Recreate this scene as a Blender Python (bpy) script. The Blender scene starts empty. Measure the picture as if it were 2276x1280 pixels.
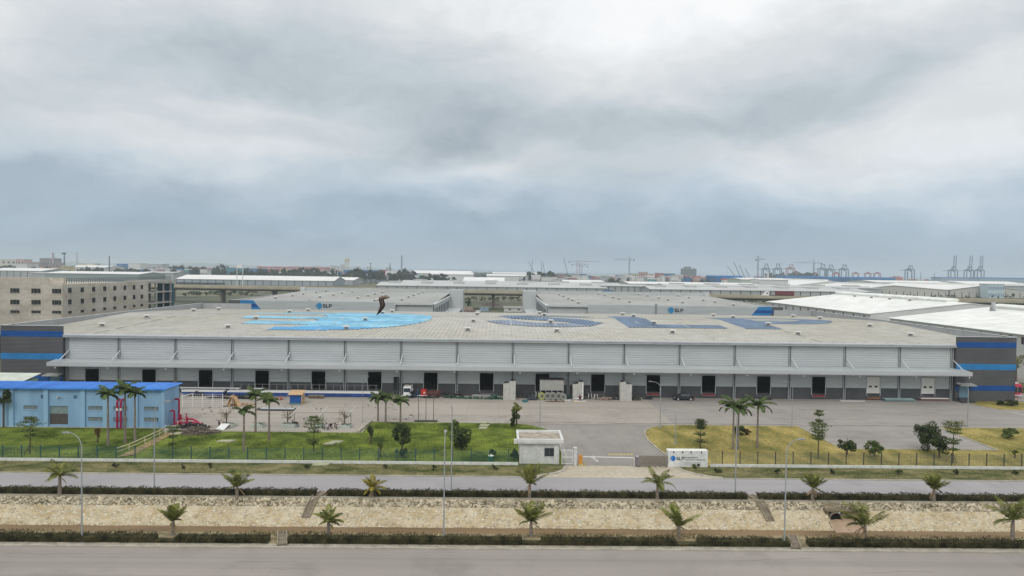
import bpy, math, random
import numpy as np
from mathutils import Vector
random.seed(7); RNG = np.random.default_rng(11)
C = bpy.context.scene.collection
SC = bpy.context.scene
rad = math.radians

# ------------------------------------------------------------------ camera
YAW, PITCH, ROLL, CAMH, FPX = 0.016724, 0.026353, 0.013556, 27.16, 1520.0
_rt = Vector((math.cos(YAW), -math.sin(YAW), 0)); _fw = Vector((math.sin(YAW), math.cos(YAW), 0)); _up = Vector((0, 0, 1))
_f2 = _fw*math.cos(PITCH) - _up*math.sin(PITCH); _u2 = _up*math.cos(PITCH) + _fw*math.sin(PITCH)
_r3 = _rt*math.cos(ROLL) + _u2*math.sin(ROLL); _u3 = _u2*math.cos(ROLL) - _rt*math.sin(ROLL)
cam = bpy.data.cameras.new('camera'); camo = bpy.data.objects.new('camera', cam); C.objects.link(camo)
from mathutils import Matrix
camo.matrix_world = Matrix(((_r3.x, _u3.x, -_f2.x, 0), (_r3.y, _u3.y, -_f2.y, 0), (_r3.z, _u3.z, -_f2.z, CAMH), (0, 0, 0, 1)))
cam.sensor_width = 36; cam.lens = 36*FPX/2276; cam.clip_start = 0.5; cam.clip_end = 90000
SC.camera = camo

def ray(px, py): return _f2*FPX + _r3*(px-1138) - _u3*(py-640)
def gp(px, py, z=0.0):                       # where the sight line of a photo pixel meets the level z
    d = ray(px, py); t = (z-CAMH)/d.z
    return (d.x*t, d.y*t, z)
def ay(px, py, Y):                           # where it meets the upright plane at distance Y
    d = ray(px, py); t = Y/d.y
    return (d.x*t, Y, CAMH+d.z*t)

# ------------------------------------------------------------------ light, sky, exposure
SC.view_settings.view_transform = 'Standard'; SC.view_settings.look = 'None'
SC.view_settings.exposure = 0.0; SC.view_settings.gamma = 1.0
SC.render.engine = 'CYCLES'
SC.cycles.use_denoising = True
SC.cycles.max_bounces = 6; SC.cycles.diffuse_bounces = 3; SC.cycles.glossy_bounces = 2; SC.cycles.transparent_max_bounces = 8
SC.cycles.volume_bounces = 1
SUN_EL, SUN_AZ = rad(47), rad(196)
sun = bpy.data.lights.new('sun', 'SUN'); sun.energy = 1.05; sun.angle = rad(28); sun.color = (1, .96, .90)
suno = bpy.data.objects.new('sun', sun); C.objects.link(suno)
suno.rotation_euler = (-(math.pi/2-SUN_EL), 0, -SUN_AZ); suno.location = (0, 0, 110)

world = bpy.data.worlds.new('World'); SC.world = world; world.use_nodes = True
def make_sky():
    nt = world.node_tree; N = nt.nodes; L = nt.links; N.clear()
    def nd(t, **k):
        n = N.new(t)
        for a, b in k.items(): setattr(n, a, b)
        return n
    def math_(op, a, b=None, c=None):
        n = nd('ShaderNodeMath', operation=op)
        for i, v in enumerate((a, b, c)):
            if v is None: continue
            if isinstance(v, (int, float)): n.inputs[i].default_value = v
            else: L.new(v, n.inputs[i])
        return n.outputs[0]
    tc = nd('ShaderNodeTexCoord'); sep = nd('ShaderNodeSeparateXYZ'); L.new(tc.outputs['Generated'], sep.inputs[0])
    az = math_('ARCTAN2', sep.outputs[0], sep.outputs[1]); el = math_('ARCSINE', sep.outputs[2])
    q = nd('ShaderNodeCombineXYZ'); L.new(az, q.inputs[0]); L.new(el, q.inputs[1])
    mp = nd('ShaderNodeMapping'); L.new(q.outputs[0], mp.inputs[0]); mp.inputs['Scale'].default_value = (4.2, 9, 1)
    nz = nd('ShaderNodeTexNoise'); L.new(mp.outputs[0], nz.inputs['Vector']); nz.inputs['Scale'].default_value = 1.0; nz.inputs['Detail'].default_value = 5; nz.inputs['Roughness'].default_value = .55
    off = nd('ShaderNodeVectorMath', operation='SUBTRACT'); L.new(nz.outputs['Color'], off.inputs[0]); off.inputs[1].default_value = (.5, .5, .5)  # swirl the masses
    sc = nd('ShaderNodeVectorMath', operation='MULTIPLY'); L.new(off.outputs[0], sc.inputs[0]); sc.inputs[1].default_value = (.24, .15, 0)
    ad = nd('ShaderNodeVectorMath', operation='ADD'); L.new(q.outputs[0], ad.inputs[0]); L.new(sc.outputs[0], ad.inputs[1])
    # base brightness by elevation
    sepw = nd('ShaderNodeSeparateXYZ'); L.new(ad.outputs[0], sepw.inputs[0])
    rp = nd('ShaderNodeValToRGB'); L.new(math_('MULTIPLY', sepw.outputs[1], 1/1.57), rp.inputs[0])
    e = rp.color_ramp.elements
    vals = [(0.0, .47), (.030, .475), (.055, .515), (.080, .64), (.12, .68), (.24, .74), (.40, .92), (1.0, 1.08)]
    e[0].position, e[0].color = vals[0][0], (vals[0][1],)*3+(1,)
    e[1].position, e[1].color = vals[-1][0], (vals[-1][1],)*3+(1,)
    for p_, v_ in vals[1:-1]:
        k = e.new(p_); k.color = (v_, v_, v_, 1)
    acc = rp.outputs[0]
    # cloud masses: (x, y, half width, half height, brightness, tilt)
    blobs = [(1590, 5, 400, 80, .30, 0), (1330, 125, 150, 75, .17, 0), (600, 165, 370, 72, -.15, .04), (960, 335, 190, 55, -.15, .25), (850, 250, 270, 50, -.09, -.2),
             (1770, 240, 320, 48, -.14, .22), (1340, 275, 260, 48, -.12, 0), (90, 150, 150, 130, .14, 0), (520, 372, 330, 28, .10, 0), (1010, 20, 300, 60, .07, 0),
             (930, 420, 280, 30, .10, .1), (1750, 400, 420, 62, .13, 0), (260, 445, 360, 18, -.05, 0), (2150, 330, 260, 130, .13, 0), (1130, 365, 110, 22, .10, .35),
             (1330, 395, 230, 34, -.09, 0), (540, 285, 120, 26, .10, 0), (180, 300, 260, 40, -.03, 0), (2150, 60, 260, 80, .08, 0), (1050, 480, 300, 14, -.04, 0), (40, 20, 200, 40, -.03, 0)]
    for (x, y, w, h, a, tilt) in blobs:
        s = nd('ShaderNodeVectorMath', operation='SUBTRACT'); L.new(ad.outputs[0], s.inputs[0])
        s.inputs[1].default_value = ((x-1138)/1520+YAW, (600-y)/1520, 0)
        src = s.outputs[0]
        if tilt:
            r = nd('ShaderNodeVectorRotate', rotation_type='Z_AXIS'); L.new(src, r.inputs['Vector']); r.inputs['Angle'].default_value = -tilt; src = r.outputs[0]
        m = nd('ShaderNodeVectorMath', operation='MULTIPLY'); L.new(src, m.inputs[0]); m.inputs[1].default_value = (1520/w*.9, 1520/h*.9, 0)
        d = nd('ShaderNodeVectorMath', operation='DOT_PRODUCT'); L.new(m.outputs[0], d.inputs[0]); L.new(m.outputs[0], d.inputs[1])
        g = math_('EXPONENT', math_('MULTIPLY', d.outputs['Value'], -1.0))
        acc = math_('MULTIPLY_ADD', g, a, acc)
    mp2 = nd('ShaderNodeMapping'); L.new(ad.outputs[0], mp2.inputs[0]); mp2.inputs['Scale'].default_value = (6, 13, 1)
    n2 = nd('ShaderNodeTexNoise'); L.new(mp2.outputs[0], n2.inputs['Vector']); n2.inputs['Scale'].default_value = 1; n2.inputs['Detail'].default_value = 6; n2.inputs['Roughness'].default_value = .58
    acc = math_('MULTIPLY_ADD', math_('SUBTRACT', n2.outputs[0], .5), .24, acc)
    mp3 = nd('ShaderNodeMapping'); L.new(ad.outputs[0], mp3.inputs[0]); mp3.inputs['Scale'].default_value = (13, 24, 1)
    n3 = nd('ShaderNodeTexNoise'); L.new(mp3.outputs[0], n3.inputs['Vector']); n3.inputs['Scale'].default_value = 1; n3.inputs['Detail'].default_value = 7; n3.inputs['Roughness'].default_value = .62; n3.inputs['Distortion'].default_value = .6
    fade = nd('ShaderNodeMapRange'); L.new(sepw.outputs[1], fade.inputs[0]); fade.inputs[1].default_value = .03; fade.inputs[2].default_value = .14; fade.inputs[3].default_value = .05; fade.inputs[4].default_value = .17
    acc = math_('MULTIPLY_ADD', math_('SUBTRACT', n3.outputs[0], .5), fade.outputs[0], acc)
    cr = nd('ShaderNodeValToRGB'); L.new(acc, cr.inputs[0]); e = cr.color_ramp.elements
    e[0].position, e[0].color = 0.30, (.275, .31, .345, 1)
    e[1].position, e[1].color = 1.0, (1.0, 1.0, 1.0, 1)
    for p_, c_ in [(.46, (.385, .447, .498)), (.62, (.566, .627, .671)), (.78, (.752, .777, .793)), (.95, (.94, .962, .98))]:
        k = e.new(p_); k.color = c_+(1,)
    lowm = nd('ShaderNodeMapRange'); L.new(sepw.outputs[1], lowm.inputs[0]); lowm.inputs[1].default_value = .16; lowm.inputs[2].default_value = .07
    tint = nd('ShaderNodeMix', data_type='RGBA'); L.new(lowm.outputs[0], tint.inputs['Factor']); tint.inputs['A'].default_value = (1, 1, 1, 1); tint.inputs['B'].default_value = (.875, .97, 1.075, 1)
    tm_ = nd('ShaderNodeVectorMath', operation='MULTIPLY'); L.new(cr.outputs[0], tm_.inputs[0]); L.new(tint.outputs['Result'], tm_.inputs[1])
    up = nd('ShaderNodeVectorMath', operation='SCALE'); L.new(tm_.outputs[0], up.inputs[0]); up.inputs['Scale'].default_value = 10.0
    sky = nd('ShaderNodeTexSky', sky_type='NISHITA'); sky.sun_disc = False; sky.sun_elevation = SUN_EL; sky.sun_rotation = SUN_AZ
    mx = nd('ShaderNodeMix', data_type='RGBA'); mx.inputs['Factor'].default_value = .97
    L.new(sky.outputs[0], mx.inputs['A']); L.new(up.outputs[0], mx.inputs['B'])
    bg = nd('ShaderNodeBackground'); L.new(mx.outputs['Result'], bg.inputs[0]); bg.inputs[1].default_value = .1
    out = nd('ShaderNodeOutputWorld'); L.new(bg.outputs[0], out.inputs[0])
make_sky()

# ------------------------------------------------------------------ helpers
class MB:
    def __init__(s): s.v = []; s.f = []; s.m = []; s.k = 0; s.n = 0
    def add(s, vs, fs):
        b = s.n; s.v.extend(vs); s.n += len(vs)
        for f in fs: s.f.append(tuple(i+b for i in f)); s.m.append(s.k)
        return s
    def arr(s, V, F):
        b = s.n; s.v.extend(map(tuple, V.tolist())); s.n += len(V)
        s.f.extend(map(tuple, (F+b).tolist())); s.m.extend([s.k]*len(F)); return s
    def box(s, x0, x1, y0, y1, z0, z1):
        return s.add([(x0, y0, z0), (x1, y0, z0), (x1, y1, z0), (x0, y1, z0), (x0, y0, z1), (x1, y0, z1), (x1, y1, z1), (x0, y1, z1)],
                     [(0, 3, 2, 1), (4, 5, 6, 7), (0, 1, 5, 4), (1, 2, 6, 5), (2, 3, 7, 6), (3, 0, 4, 7)])
    def bar(s, p, q, w, h=None, w2=None):
        p, q = Vector(p), Vector(q); d = q-p
        if d.length < 1e-6: return s
        d.normalize(); h = h or w; k = 1 if w2 is None else w2/w
        a = d.cross(Vector((0, 0, 1)))
        if a.length < 1e-3: a = Vector((1, 0, 0))
        a.normalize(); b = d.cross(a); a = a*w/2; b = b*h/2
        V = [p-a-b, p+a-b, p+a+b, p-a+b, q-a*k-b*k, q+a*k-b*k, q+a*k+b*k, q-a*k+b*k]
        return s.add([tuple(x) for x in V], [(0, 1, 2, 3), (7, 6, 5, 4), (0, 4, 5, 1), (1, 5, 6, 2), (2, 6, 7, 3), (3, 7, 4, 0)])
    def cyl(s, p, q, r0, r1=None, n=10, caps=True):
        r1 = r0 if r1 is None else r1
        p, q = Vector(p), Vector(q); d = (q-p).normalized()
        a = d.cross(Vector((0, 0, 1)))
        if a.length < 1e-3: a = Vector((1, 0, 0))
        a.normalize(); b = d.cross(a)
        V = []
        for c, r in ((p, r0), (q, r1)):
            for i in range(n):
                t = 2*math.pi*i/n; V.append(tuple(c+a*math.cos(t)*r+b*math.sin(t)*r))
        F = [(i, (i+1) % n, n+(i+1) % n, n+i) for i in range(n)]
        if caps: F += [tuple(reversed(range(n))), tuple(range(n, 2*n))]
        return s.add(V, F)
    def tube(s, pts, r, n=8):
        for i in range(len(pts)-1):
            ra = r[i] if isinstance(r, (list, tuple)) else r; rb = r[i+1] if isinstance(r, (list, tuple)) else r
            s.cyl(pts[i], pts[i+1], ra, rb, n)
        return s
    def lathe(s, prof, c=(0, 0, 0), n=14):
        V = []; 
        for (r, z) in prof:
            for i in range(n):
                t = 2*math.pi*i/n; V.append((c[0]+r*math.cos(t), c[1]+r*math.sin(t), c[2]+z))
        F = []
        for j in range(len(prof)-1):
            for i in range(n): F.append((j*n+i, j*n+(i+1) % n, (j+1)*n+(i+1) % n, (j+1)*n+i))
        F += [tuple(reversed(range(n))), tuple(range((len(prof)-1)*n, len(prof)*n))]
        return s.add(V, F)
    def poly(s, pts): return s.add([tuple(p) for p in pts], [tuple(range(len(pts)))])
    def slab(s, pts, z0, z1):                  # prism over a plan outline
        n = len(pts)
        V = [(p[0], p[1], z0) for p in pts]+[(p[0], p[1], z1) for p in pts]
        return s.add(V, [tuple(reversed(range(n))), tuple(range(n, 2*n))]+[(i, (i+1) % n, n+(i+1) % n, n+i) for i in range(n)])
    def prof(s, pts, axis, a0, a1):            # outline in the upright plane, pushed along an axis ('x' or 'y')
        n = len(pts)
        f = (lambda a, p: (a, p[0], p[1])) if axis == 'x' else (lambda a, p: (p[0], a, p[1]))
        V = [f(a0, p) for p in pts]+[f(a1, p) for p in pts]
        return s.add(V, [tuple(range(n)), tuple(reversed(range(n, 2*n)))]+[(i, n+i, n+(i+1) % n, (i+1) % n) for i in range(n)])
    def leaves(s, P, size, up=.3, aspect=.5):  # loose leaf-shaped quads at the points P
        n = len(P); P = np.asarray(P)
        d = RNG.normal(size=(n, 3)); d[:, 2] += up; d /= np.linalg.norm(d, axis=1)[:, None]
        t = RNG.normal(size=(n, 3)); t -= d*(t*d).sum(1)[:, None]; t /= np.linalg.norm(t, axis=1)[:, None]
        sz = (np.asarray(size)*RNG.uniform(.6, 1.3, n))[:, None]
        a = d*sz; b = t*sz*aspect
        V = np.stack([P-a*.5, P+b*.5, P+a*.5, P-b*.5], 1).reshape(-1, 3)
        return s.arr(V, np.arange(4*n).reshape(n, 4))

def woff(parent):
    o = Vector((0, 0, 0))
    while parent is not None: o += Vector(parent.location); parent = parent.parent
    return o
def obj(name, mb, mats, parent=None, smooth=False):
    me = bpy.data.meshes.new(name)
    o = bpy.data.objects.new(name, me); C.objects.link(o)
    off = woff(parent)
    vs = mb.v if off.length == 0 else [(a-off.x, b-off.y, c-off.z) for a, b, c in mb.v]
    me.from_pydata(vs, [], mb.f)
    if not isinstance(mats, (list, tuple)): mats = [mats]
    for m in mats: me.materials.append(m)
    if len(mats) > 1: me.polygons.foreach_set('material_index', mb.m)
    if smooth: me.polygons.foreach_set('use_smooth', [True]*len(me.polygons))
    me.update()
    if parent is not None: o.parent = parent
    return o
def tag(o, label=None, cat=None, group=None, kind=None):
    if label: o['label'] = label
    if cat: o['category'] = cat
    if group: o['group'] = group
    if kind: o['kind'] = kind
    return o
def thing(name, label, cat, loc=(0, 0, 0), group=None):
    o = bpy.data.objects.new(name, None); C.objects.link(o); o.location = loc; o.empty_display_size = .5
    return tag(o, label, cat, group)
def struct(name, mb, mat): return tag(obj(name, mb, mat), kind='structure')
def place(o, loc, rz=0.0, s=1.0):
    o.location = loc; o.rotation_euler = (0, 0, rz); o.scale = (s, s, s) if not isinstance(s, tuple) else s
    return o
def dup(root, loc, rz=0.0, s=1.0, label=None):
    r = root.copy(); C.objects.link(r); place(r, loc, rz, s)
    if label: r['label'] = label
    for ch in list(root.children):
        c = ch.copy(); C.objects.link(c); c.parent = r
        for g in list(ch.children):
            d = g.copy(); C.objects.link(d); d.parent = c
    return r

# ------------------------------------------------------------------ materials
def mat(name, col, rough=.8, var=.12, scale=.6, col2=None, stretch=(1, 1, 1), bump=0.0, bscale=None, metal=0.0, detail=5, fine=0.0, spec=.3, lo=.35, hi=.65, famp=.12):
    m = bpy.data.materials.new(name); m.use_nodes = True; nt = m.node_tree; N = nt.nodes; L = nt.links
    b = N['Principled BSDF']; b.inputs['Roughness'].default_value = rough; b.inputs['Metallic'].default_value = metal
    b.inputs['Specular IOR Level'].default_value = spec
    tc = N.new('ShaderNodeTexCoord'); mp = N.new('ShaderNodeMapping'); L.new(tc.outputs['Object'], mp.inputs[0]); mp.inputs['Scale'].default_value = stretch
    nz = N.new('ShaderNodeTexNoise'); L.new(mp.outputs[0], nz.inputs['Vector']); nz.inputs['Scale'].default_value = scale; nz.inputs['Detail'].default_value = detail; nz.inputs['Roughness'].default_value = .6
    cr = N.new('ShaderNodeValToRGB'); L.new(nz.outputs['Fac'], cr.inputs[0]); e = cr.color_ramp.elements
    a = tuple(c*(1-var) for c in col); d = tuple(min(1, c*(1+var)) for c in (col2 or col))
    e[0].position, e[0].color = lo, a+(1,); e[1].position, e[1].color = hi, d+(1,)
    last = cr.outputs[0]
    if fine:
        n2 = N.new('ShaderNodeTexNoise'); L.new(tc.outputs['Object'], n2.inputs['Vector']); n2.inputs['Scale'].default_value = fine; n2.inputs['Detail'].default_value = 3
        mr = N.new('ShaderNodeMapRange'); L.new(n2.outputs['Fac'], mr.inputs[0]); mr.inputs[1].default_value = .3; mr.inputs[2].default_value = .7; mr.inputs[3].default_value = 1-famp; mr.inputs[4].default_value = 1+famp
        vm = N.new('ShaderNodeVectorMath'); vm.operation = 'SCALE'; L.new(last, vm.inputs[0]); L.new(mr.outputs[0], vm.inputs['Scale']); last = vm.outputs[0]
    L.new(last, b.inputs['Base Color'])
    if bump:
        n3 = N.new('ShaderNodeTexNoise'); L.new(mp.outputs[0], n3.inputs['Vector']); n3.inputs['Scale'].default_value = bscale or scale*6; n3.inputs['Detail'].default_value = 4
        bp = N.new('ShaderNodeBump'); bp.inputs['Strength'].default_value = bump; bp.inputs['Distance'].default_value = .1; L.new(n3.outputs['Fac'], bp.inputs['Height']); L.new(bp.outputs[0], b.inputs['Normal'])
    return m
def streaky(name, col, dirt, joint=None, jx=6.0, jy=5.0, big=.05, longs=(.035, .9, 1), amt=.6, rough=.85):
    """paved ground: large patches, long wheel streaks along X, fine grain, optional slab joints"""
    m = mat(name, col, rough=rough, var=.07, scale=big, fine=14, famp=.16); nt = m.node_tree; N = nt.nodes; L = nt.links; b = N['Principled BSDF']
    base = b.inputs['Base Color'].links[0].from_socket
    tc = N.new('ShaderNodeTexCoord'); mp = N.new('ShaderNodeMapping'); L.new(tc.outputs['Object'], mp.inputs[0]); mp.inputs['Scale'].default_value = longs
    nz = N.new('ShaderNodeTexNoise'); L.new(mp.outputs[0], nz.inputs['Vector']); nz.inputs['Scale'].default_value = 1; nz.inputs['Detail'].default_value = 6; nz.inputs['Roughness'].default_value = .65
    mr = N.new('ShaderNodeMapRange'); L.new(nz.outputs['Fac'], mr.inputs[0]); mr.inputs[1].default_value = .45; mr.inputs[2].default_value = .75; mr.inputs[3].default_value = 0; mr.inputs[4].default_value = amt
    mx = N.new('ShaderNodeMix'); mx.data_type = 'RGBA'; L.new(mr.outputs[0], mx.inputs['Factor']); L.new(base, mx.inputs['A']); mx.inputs['B'].default_value = dirt+(1,)
    last = mx.outputs['Result']
    # patches
    n4 = N.new('ShaderNodeTexNoise'); L.new(tc.outputs['Object'], n4.inputs['Vector']); n4.inputs['Scale'].default_value = .11; n4.inputs['Detail'].default_value = 7; n4.inputs['Roughness'].default_value = .7
    m4 = N.new('ShaderNodeMapRange'); L.new(n4.outputs['Fac'], m4.inputs[0]); m4.inputs[1].default_value = .52; m4.inputs[2].default_value = .72; m4.inputs[4].default_value = .42
    x4 = N.new('ShaderNodeMix'); x4.data_type = 'RGBA'; L.new(m4.outputs[0], x4.inputs['Factor']); L.new(last, x4.inputs['A']); x4.inputs['B'].default_value = tuple(c*.72 for c in dirt)+(1,); last = x4.outputs['Result']
    if joint:
        br = N.new('ShaderNodeTexBrick'); L.new(tc.outputs['Object'], br.inputs['Vector']); br.offset = 0
        br.inputs['Scale'].default_value = 1; br.inputs['Brick Width'].default_value = jx; br.inputs['Row Height'].default_value = jy; br.inputs['Mortar Size'].default_value = .05; br.inputs['Mortar Smooth'].default_value = .3
        x5 = N.new('ShaderNodeMix'); x5.data_type = 'RGBA'; L.new(br.outputs['Fac'], x5.inputs['Factor']); L.new(last, x5.inputs['A']); x5.inputs['B'].default_value = joint+(1,); last = x5.outputs['Result']
    L.new(last, b.inputs['Base Color']); return m
def stones(name, mortar, s0, s1, scale, size=.5, bump=.6, mix=None):
    m = bpy.data.materials.new(name); m.use_nodes = True; nt = m.node_tree; N = nt.nodes; L = nt.links; b = N['Principled BSDF']; b.inputs['Roughness'].default_value = .9; b.inputs['Specular IOR Level'].default_value = .15
    tc = N.new('ShaderNodeTexCoord'); mp = N.new('ShaderNodeMapping'); L.new(tc.outputs['Object'], mp.inputs[0]); mp.inputs['Scale'].default_value = (scale*.75, scale, scale*1.2)
    v = N.new('ShaderNodeTexVoronoi'); L.new(mp.outputs[0], v.inputs['Vector']); v.inputs['Scale'].default_value = 1; v.feature = 'F1'
    mr = N.new('ShaderNodeMapRange'); L.new(v.outputs['Distance'], mr.inputs[0]); mr.inputs[1].default_value = size; mr.inputs[2].default_value = size*.6; 
    nz = N.new('ShaderNodeTexNoise'); L.new(tc.outputs['Object'], nz.inputs['Vector']); nz.inputs['Scale'].default_value = .55; nz.inputs['Detail'].default_value = 10; nz.inputs['Roughness'].default_value = .75
    sp = N.new('ShaderNodeSeparateColor'); L.new(v.outputs['Color'], sp.inputs[0])
    sc = N.new('ShaderNodeMix'); sc.data_type = 'RGBA'; L.new(sp.outputs[0], sc.inputs['Factor']); sc.inputs['A'].default_value = s0+(1,); sc.inputs['B'].default_value = s1+(1,)
    mc = N.new('ShaderNodeMix'); mc.data_type = 'RGBA'; cr = N.new('ShaderNodeMapRange'); L.new(nz.outputs['Fac'], cr.inputs[0]); cr.inputs[1].default_value = .38; cr.inputs[2].default_value = .62
    L.new(cr.outputs[0], mc.inputs['Factor']); mc.inputs['A'].default_value = mortar+(1,); mc.inputs['B'].default_value = (mix or mortar)+(1,)
    if mix is not None:                      # how many stones show differs from place to place
        mm = N.new('ShaderNodeMath'); mm.operation = 'MULTIPLY'; L.new(mr.outputs[0], mm.inputs[0])
        c2 = N.new('ShaderNodeMapRange'); L.new(sp.outputs[1], c2.inputs[0]); c2.inputs[1].default_value = .12; c2.inputs[2].default_value = .45; c2.inputs[3].default_value = .05
        L.new(c2.outputs[0], mm.inputs[1]); fac = mm.outputs[0]
    else: fac = mr.outputs[0]
    fx = N.new('ShaderNodeMix'); fx.data_type = 'RGBA'; L.new(fac, fx.inputs['Factor']); L.new(mc.outputs['Result'], fx.inputs['A']); L.new(sc.outputs['Result'], fx.inputs['B'])
    L.new(fx.outputs['Result'], b.inputs['Base Color'])
    ng = N.new('ShaderNodeTexNoise'); L.new(tc.outputs['Object'], ng.inputs['Vector']); ng.inputs['Scale'].default_value = 6; ng.inputs['Detail'].default_value = 4
    ma = N.new('ShaderNodeMath'); ma.operation = 'MULTIPLY_ADD'; L.new(ng.outputs['Fac'], ma.inputs[0]); ma.inputs[1].default_value = .6; L.new(fac, ma.inputs[2])
    bp = N.new('ShaderNodeBump'); bp.inputs['Strength'].default_value = bump; bp.inputs['Distance'].default_value = .12; L.new(ma.outputs[0], bp.inputs['Height']); L.new(bp.outputs[0], b.inputs['Normal'])
    return m

G = {}
def cm(name, col, **k):                      # plain cached material
    if name not in G: G[name] = mat(name, col, **k)
    return G[name]
m_ground = mat('rough_grass_and_soil', (.065, .078, .038), var=.3, scale=.02, col2=(.16, .15, .09), fine=.5, detail=9)
m_road = streaky('road_surface', (.33, .302, .268), (.215, .198, .178), longs=(.004, .42, 1), amt=.8)
m_road2 = streaky('far_road_surface', (.36, .345, .345), (.28, .27, .275), longs=(.006, .8, 1), amt=.6)
m_yard = streaky('yard_concrete', (.405, .368, .318), (.28, .255, .222), joint=(.32, .28, .24), jx=6, jy=6.6, longs=(.03, .5, 1), amt=.75)
m_yard2 = streaky('grey_yard_concrete', (.34, .315, .285), (.23, .215, .20), joint=(.26, .24, .22), jx=6, jy=6.6, longs=(.06, .5, 1), amt=.75)
m_drive = streaky('driveway_concrete', (.30, .278, .25), (.215, .205, .195), longs=(.4, .12, 1), amt=.6)
m_apron = mat('pale_tan_concrete', (.50, .435, .325), var=.12, scale=.25, col2=(.47, .42, .33), fine=1.5)
m_kerb = mat('kerb_concrete', (.42, .39, .32), var=.18, scale=.5, fine=3)
m_pave = mat('pale_paving', (.36, .335, .26), var=.2, scale=.8, col2=(.40, .37, .30), fine=3)
m_lawn = mat('green_lawn', (.055, .095, .014), var=.35, scale=.20, col2=(.15, .185, .030), fine=2.6, famp=.25, bump=.9, bscale=4, detail=8, rough=.95, spec=.1)
m_lawn2 = mat('dry_yellow_lawn', (.165, .168, .042), var=.2, scale=.22, col2=(.36, .285, .098), fine=2.0, famp=.25, bump=.7, bscale=4, detail=8, rough=.95, spec=.1, stretch=(1, .45, 1))
m_verge = mat('verge_grass', (.072, .098, .028), var=.25, scale=.42, col2=(.20, .175, .085), fine=2.5, famp=.25, bump=.9, bscale=4, detail=8, rough=.95, spec=.1, stretch=(.6, 1, 1))
m_rubble = stones('rubble_band', (.115, .10, .06), (.36, .32, .23), (.62, .58, .47), 3.5, size=.50, bump=1.0, mix=(.27, .215, .14))
m_bank = stones('plastered_stone_slope', (.45, .35, .20), (.42, .36, .24), (.76, .71, .58), 3.2, size=.55, bump=.8, mix=(.63, .56, .41))
m_water = mat('muddy_water', (.19, .125, .065), rough=.35, var=.15, scale=.3, col2=(.22, .15, .08), stretch=(.3, 1, 1), spec=.3)
m_hedge = mat('hedge_leaf', (.032, .037, .015), var=.4, scale=1.1, col2=(.074, .066, .030), fine=6, famp=.25, spec=.15)
m_trunk = cm('grey_bark', (.25, .21, .17), var=.3, scale=3, bump=.5)
m_wood = cm('brown_bark', (.10, .075, .05), var=.3, scale=3)
def leafm(name, a, b): return mat(name, a, var=.35, scale=1.3, col2=b, fine=7, famp=.3, spec=.2, rough=.6)
m_leaf_d = leafm('dark_leaf', (.026, .044, .015), (.075, .10, .034))
m_leaf_m = leafm('mid_leaf', (.055, .095, .020), (.13, .17, .045))
m_leaf_y = leafm('yellow_green_leaf', (.10, .125, .025), (.22, .22, .05))
m_coco = leafm('palm_frond', (.060, .090, .018), (.20, .21, .045))
m_royal = leafm('dark_palm_frond', (.042, .072, .020), (.10, .14, .038))
m_far_leaf = leafm('far_leaf', (.030, .050, .028), (.07, .09, .05))
m_clad = mat('grey_cladding', (.485, .512, .515), rough=.45, var=.06, scale=.25, stretch=(.4, 1, 2.5), spec=.4)
m_dark = mat('charcoal_cladding', (.075, .078, .082), rough=.5, var=.15, scale=.3, fine=2)
m_dark2 = mat('charcoal_block_cladding', (.10, .10, .105), rough=.5, var=.10, scale=.3)
m_b1 = mat('deep_blue_cladding', (.006, .078, .29), rough=.45, var=.12, scale=.5)
m_b2 = mat('sky_blue_cladding', (.025, .21, .48), rough=.45, var=.12, scale=.5)
m_roof = mat('weathered_roof_sheet', (.49, .465, .39), rough=.6, var=.04, scale=.03, col2=(.49, .48, .435), fine=.35, detail=8)
m_white = cm('white_paint', (.80, .80, .78), var=.05, rough=.5)
m_steel = cm('galvanised_steel', (.45, .47, .48), var=.1, rough=.5)
m_black = cm('black_rubber', (.02, .02, .02), var=.2)
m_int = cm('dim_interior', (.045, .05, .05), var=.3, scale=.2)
m_glass = cm('dark_glass', (.03, .04, .05), rough=.15, var=.1, spec=.5)
m_trim = cm('pale_trim', (.60, .62, .62), var=.05)
m_red = cm('red_paint', (.50, .03, .05), var=.15, rough=.45)
m_tan = cm('bare_plywood', (.55, .38, .22), var=.15, scale=2)

# ================================================================== THE SETTING
FAR = 14000
struct('ground', MB().poly([(-FAR, -400, -.02), (FAR, -400, -.02), (FAR, 69.6, -.02), (-FAR, 69.6, -.02)])
       .poly([(-FAR, 80.62, -.02), (FAR, 80.62, -.02), (FAR, 16000, -.02), (-FAR, 16000, -.02)]), m_ground)
m_sea = mat('sea_water', (.10, .17, .24), rough=.3, var=.1, scale=.002, spec=.5)
struct('sea', MB().poly([(-1500, 5200, .3), (500, 4300, .3), (40000, 3500, .3), (40000, 60000, .3), (-3000, 60000, .3)]), m_sea)
# low hills on the far shore
hb = MB()
for hx, hy, hw, hh in ((-2600, 9500, 1500, 48), (-4700, 10500, 1500, 70), (-900, 11500, 1300, 30), (-6900, 10200, 1600, 60)):
    nx = 40
    prof = [(hx-hw+2*hw*i/nx, hh*(math.sin(math.pi*i/nx)**1.4)*(1+.18*math.sin(i*1.7+hx)+.1*math.sin(i*3.1))) for i in range(nx+1)]
    V = []; 
    for dy, k in ((0, 0), (200, .7), (500, 1), (900, .6), (1300, 0)): V += [(x, hy+dy, z*k-.1) for x, z in prof]
    F = [(r*(nx+1)+i, r*(nx+1)+i+1, (r+1)*(nx+1)+i+1, (r+1)*(nx+1)+i) for r in range(4) for i in range(nx)]
    hb.add(V, F)
struct('hills', hb, cm('hill_green', (.06, .09, .07), var=.2, scale=.003))

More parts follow.
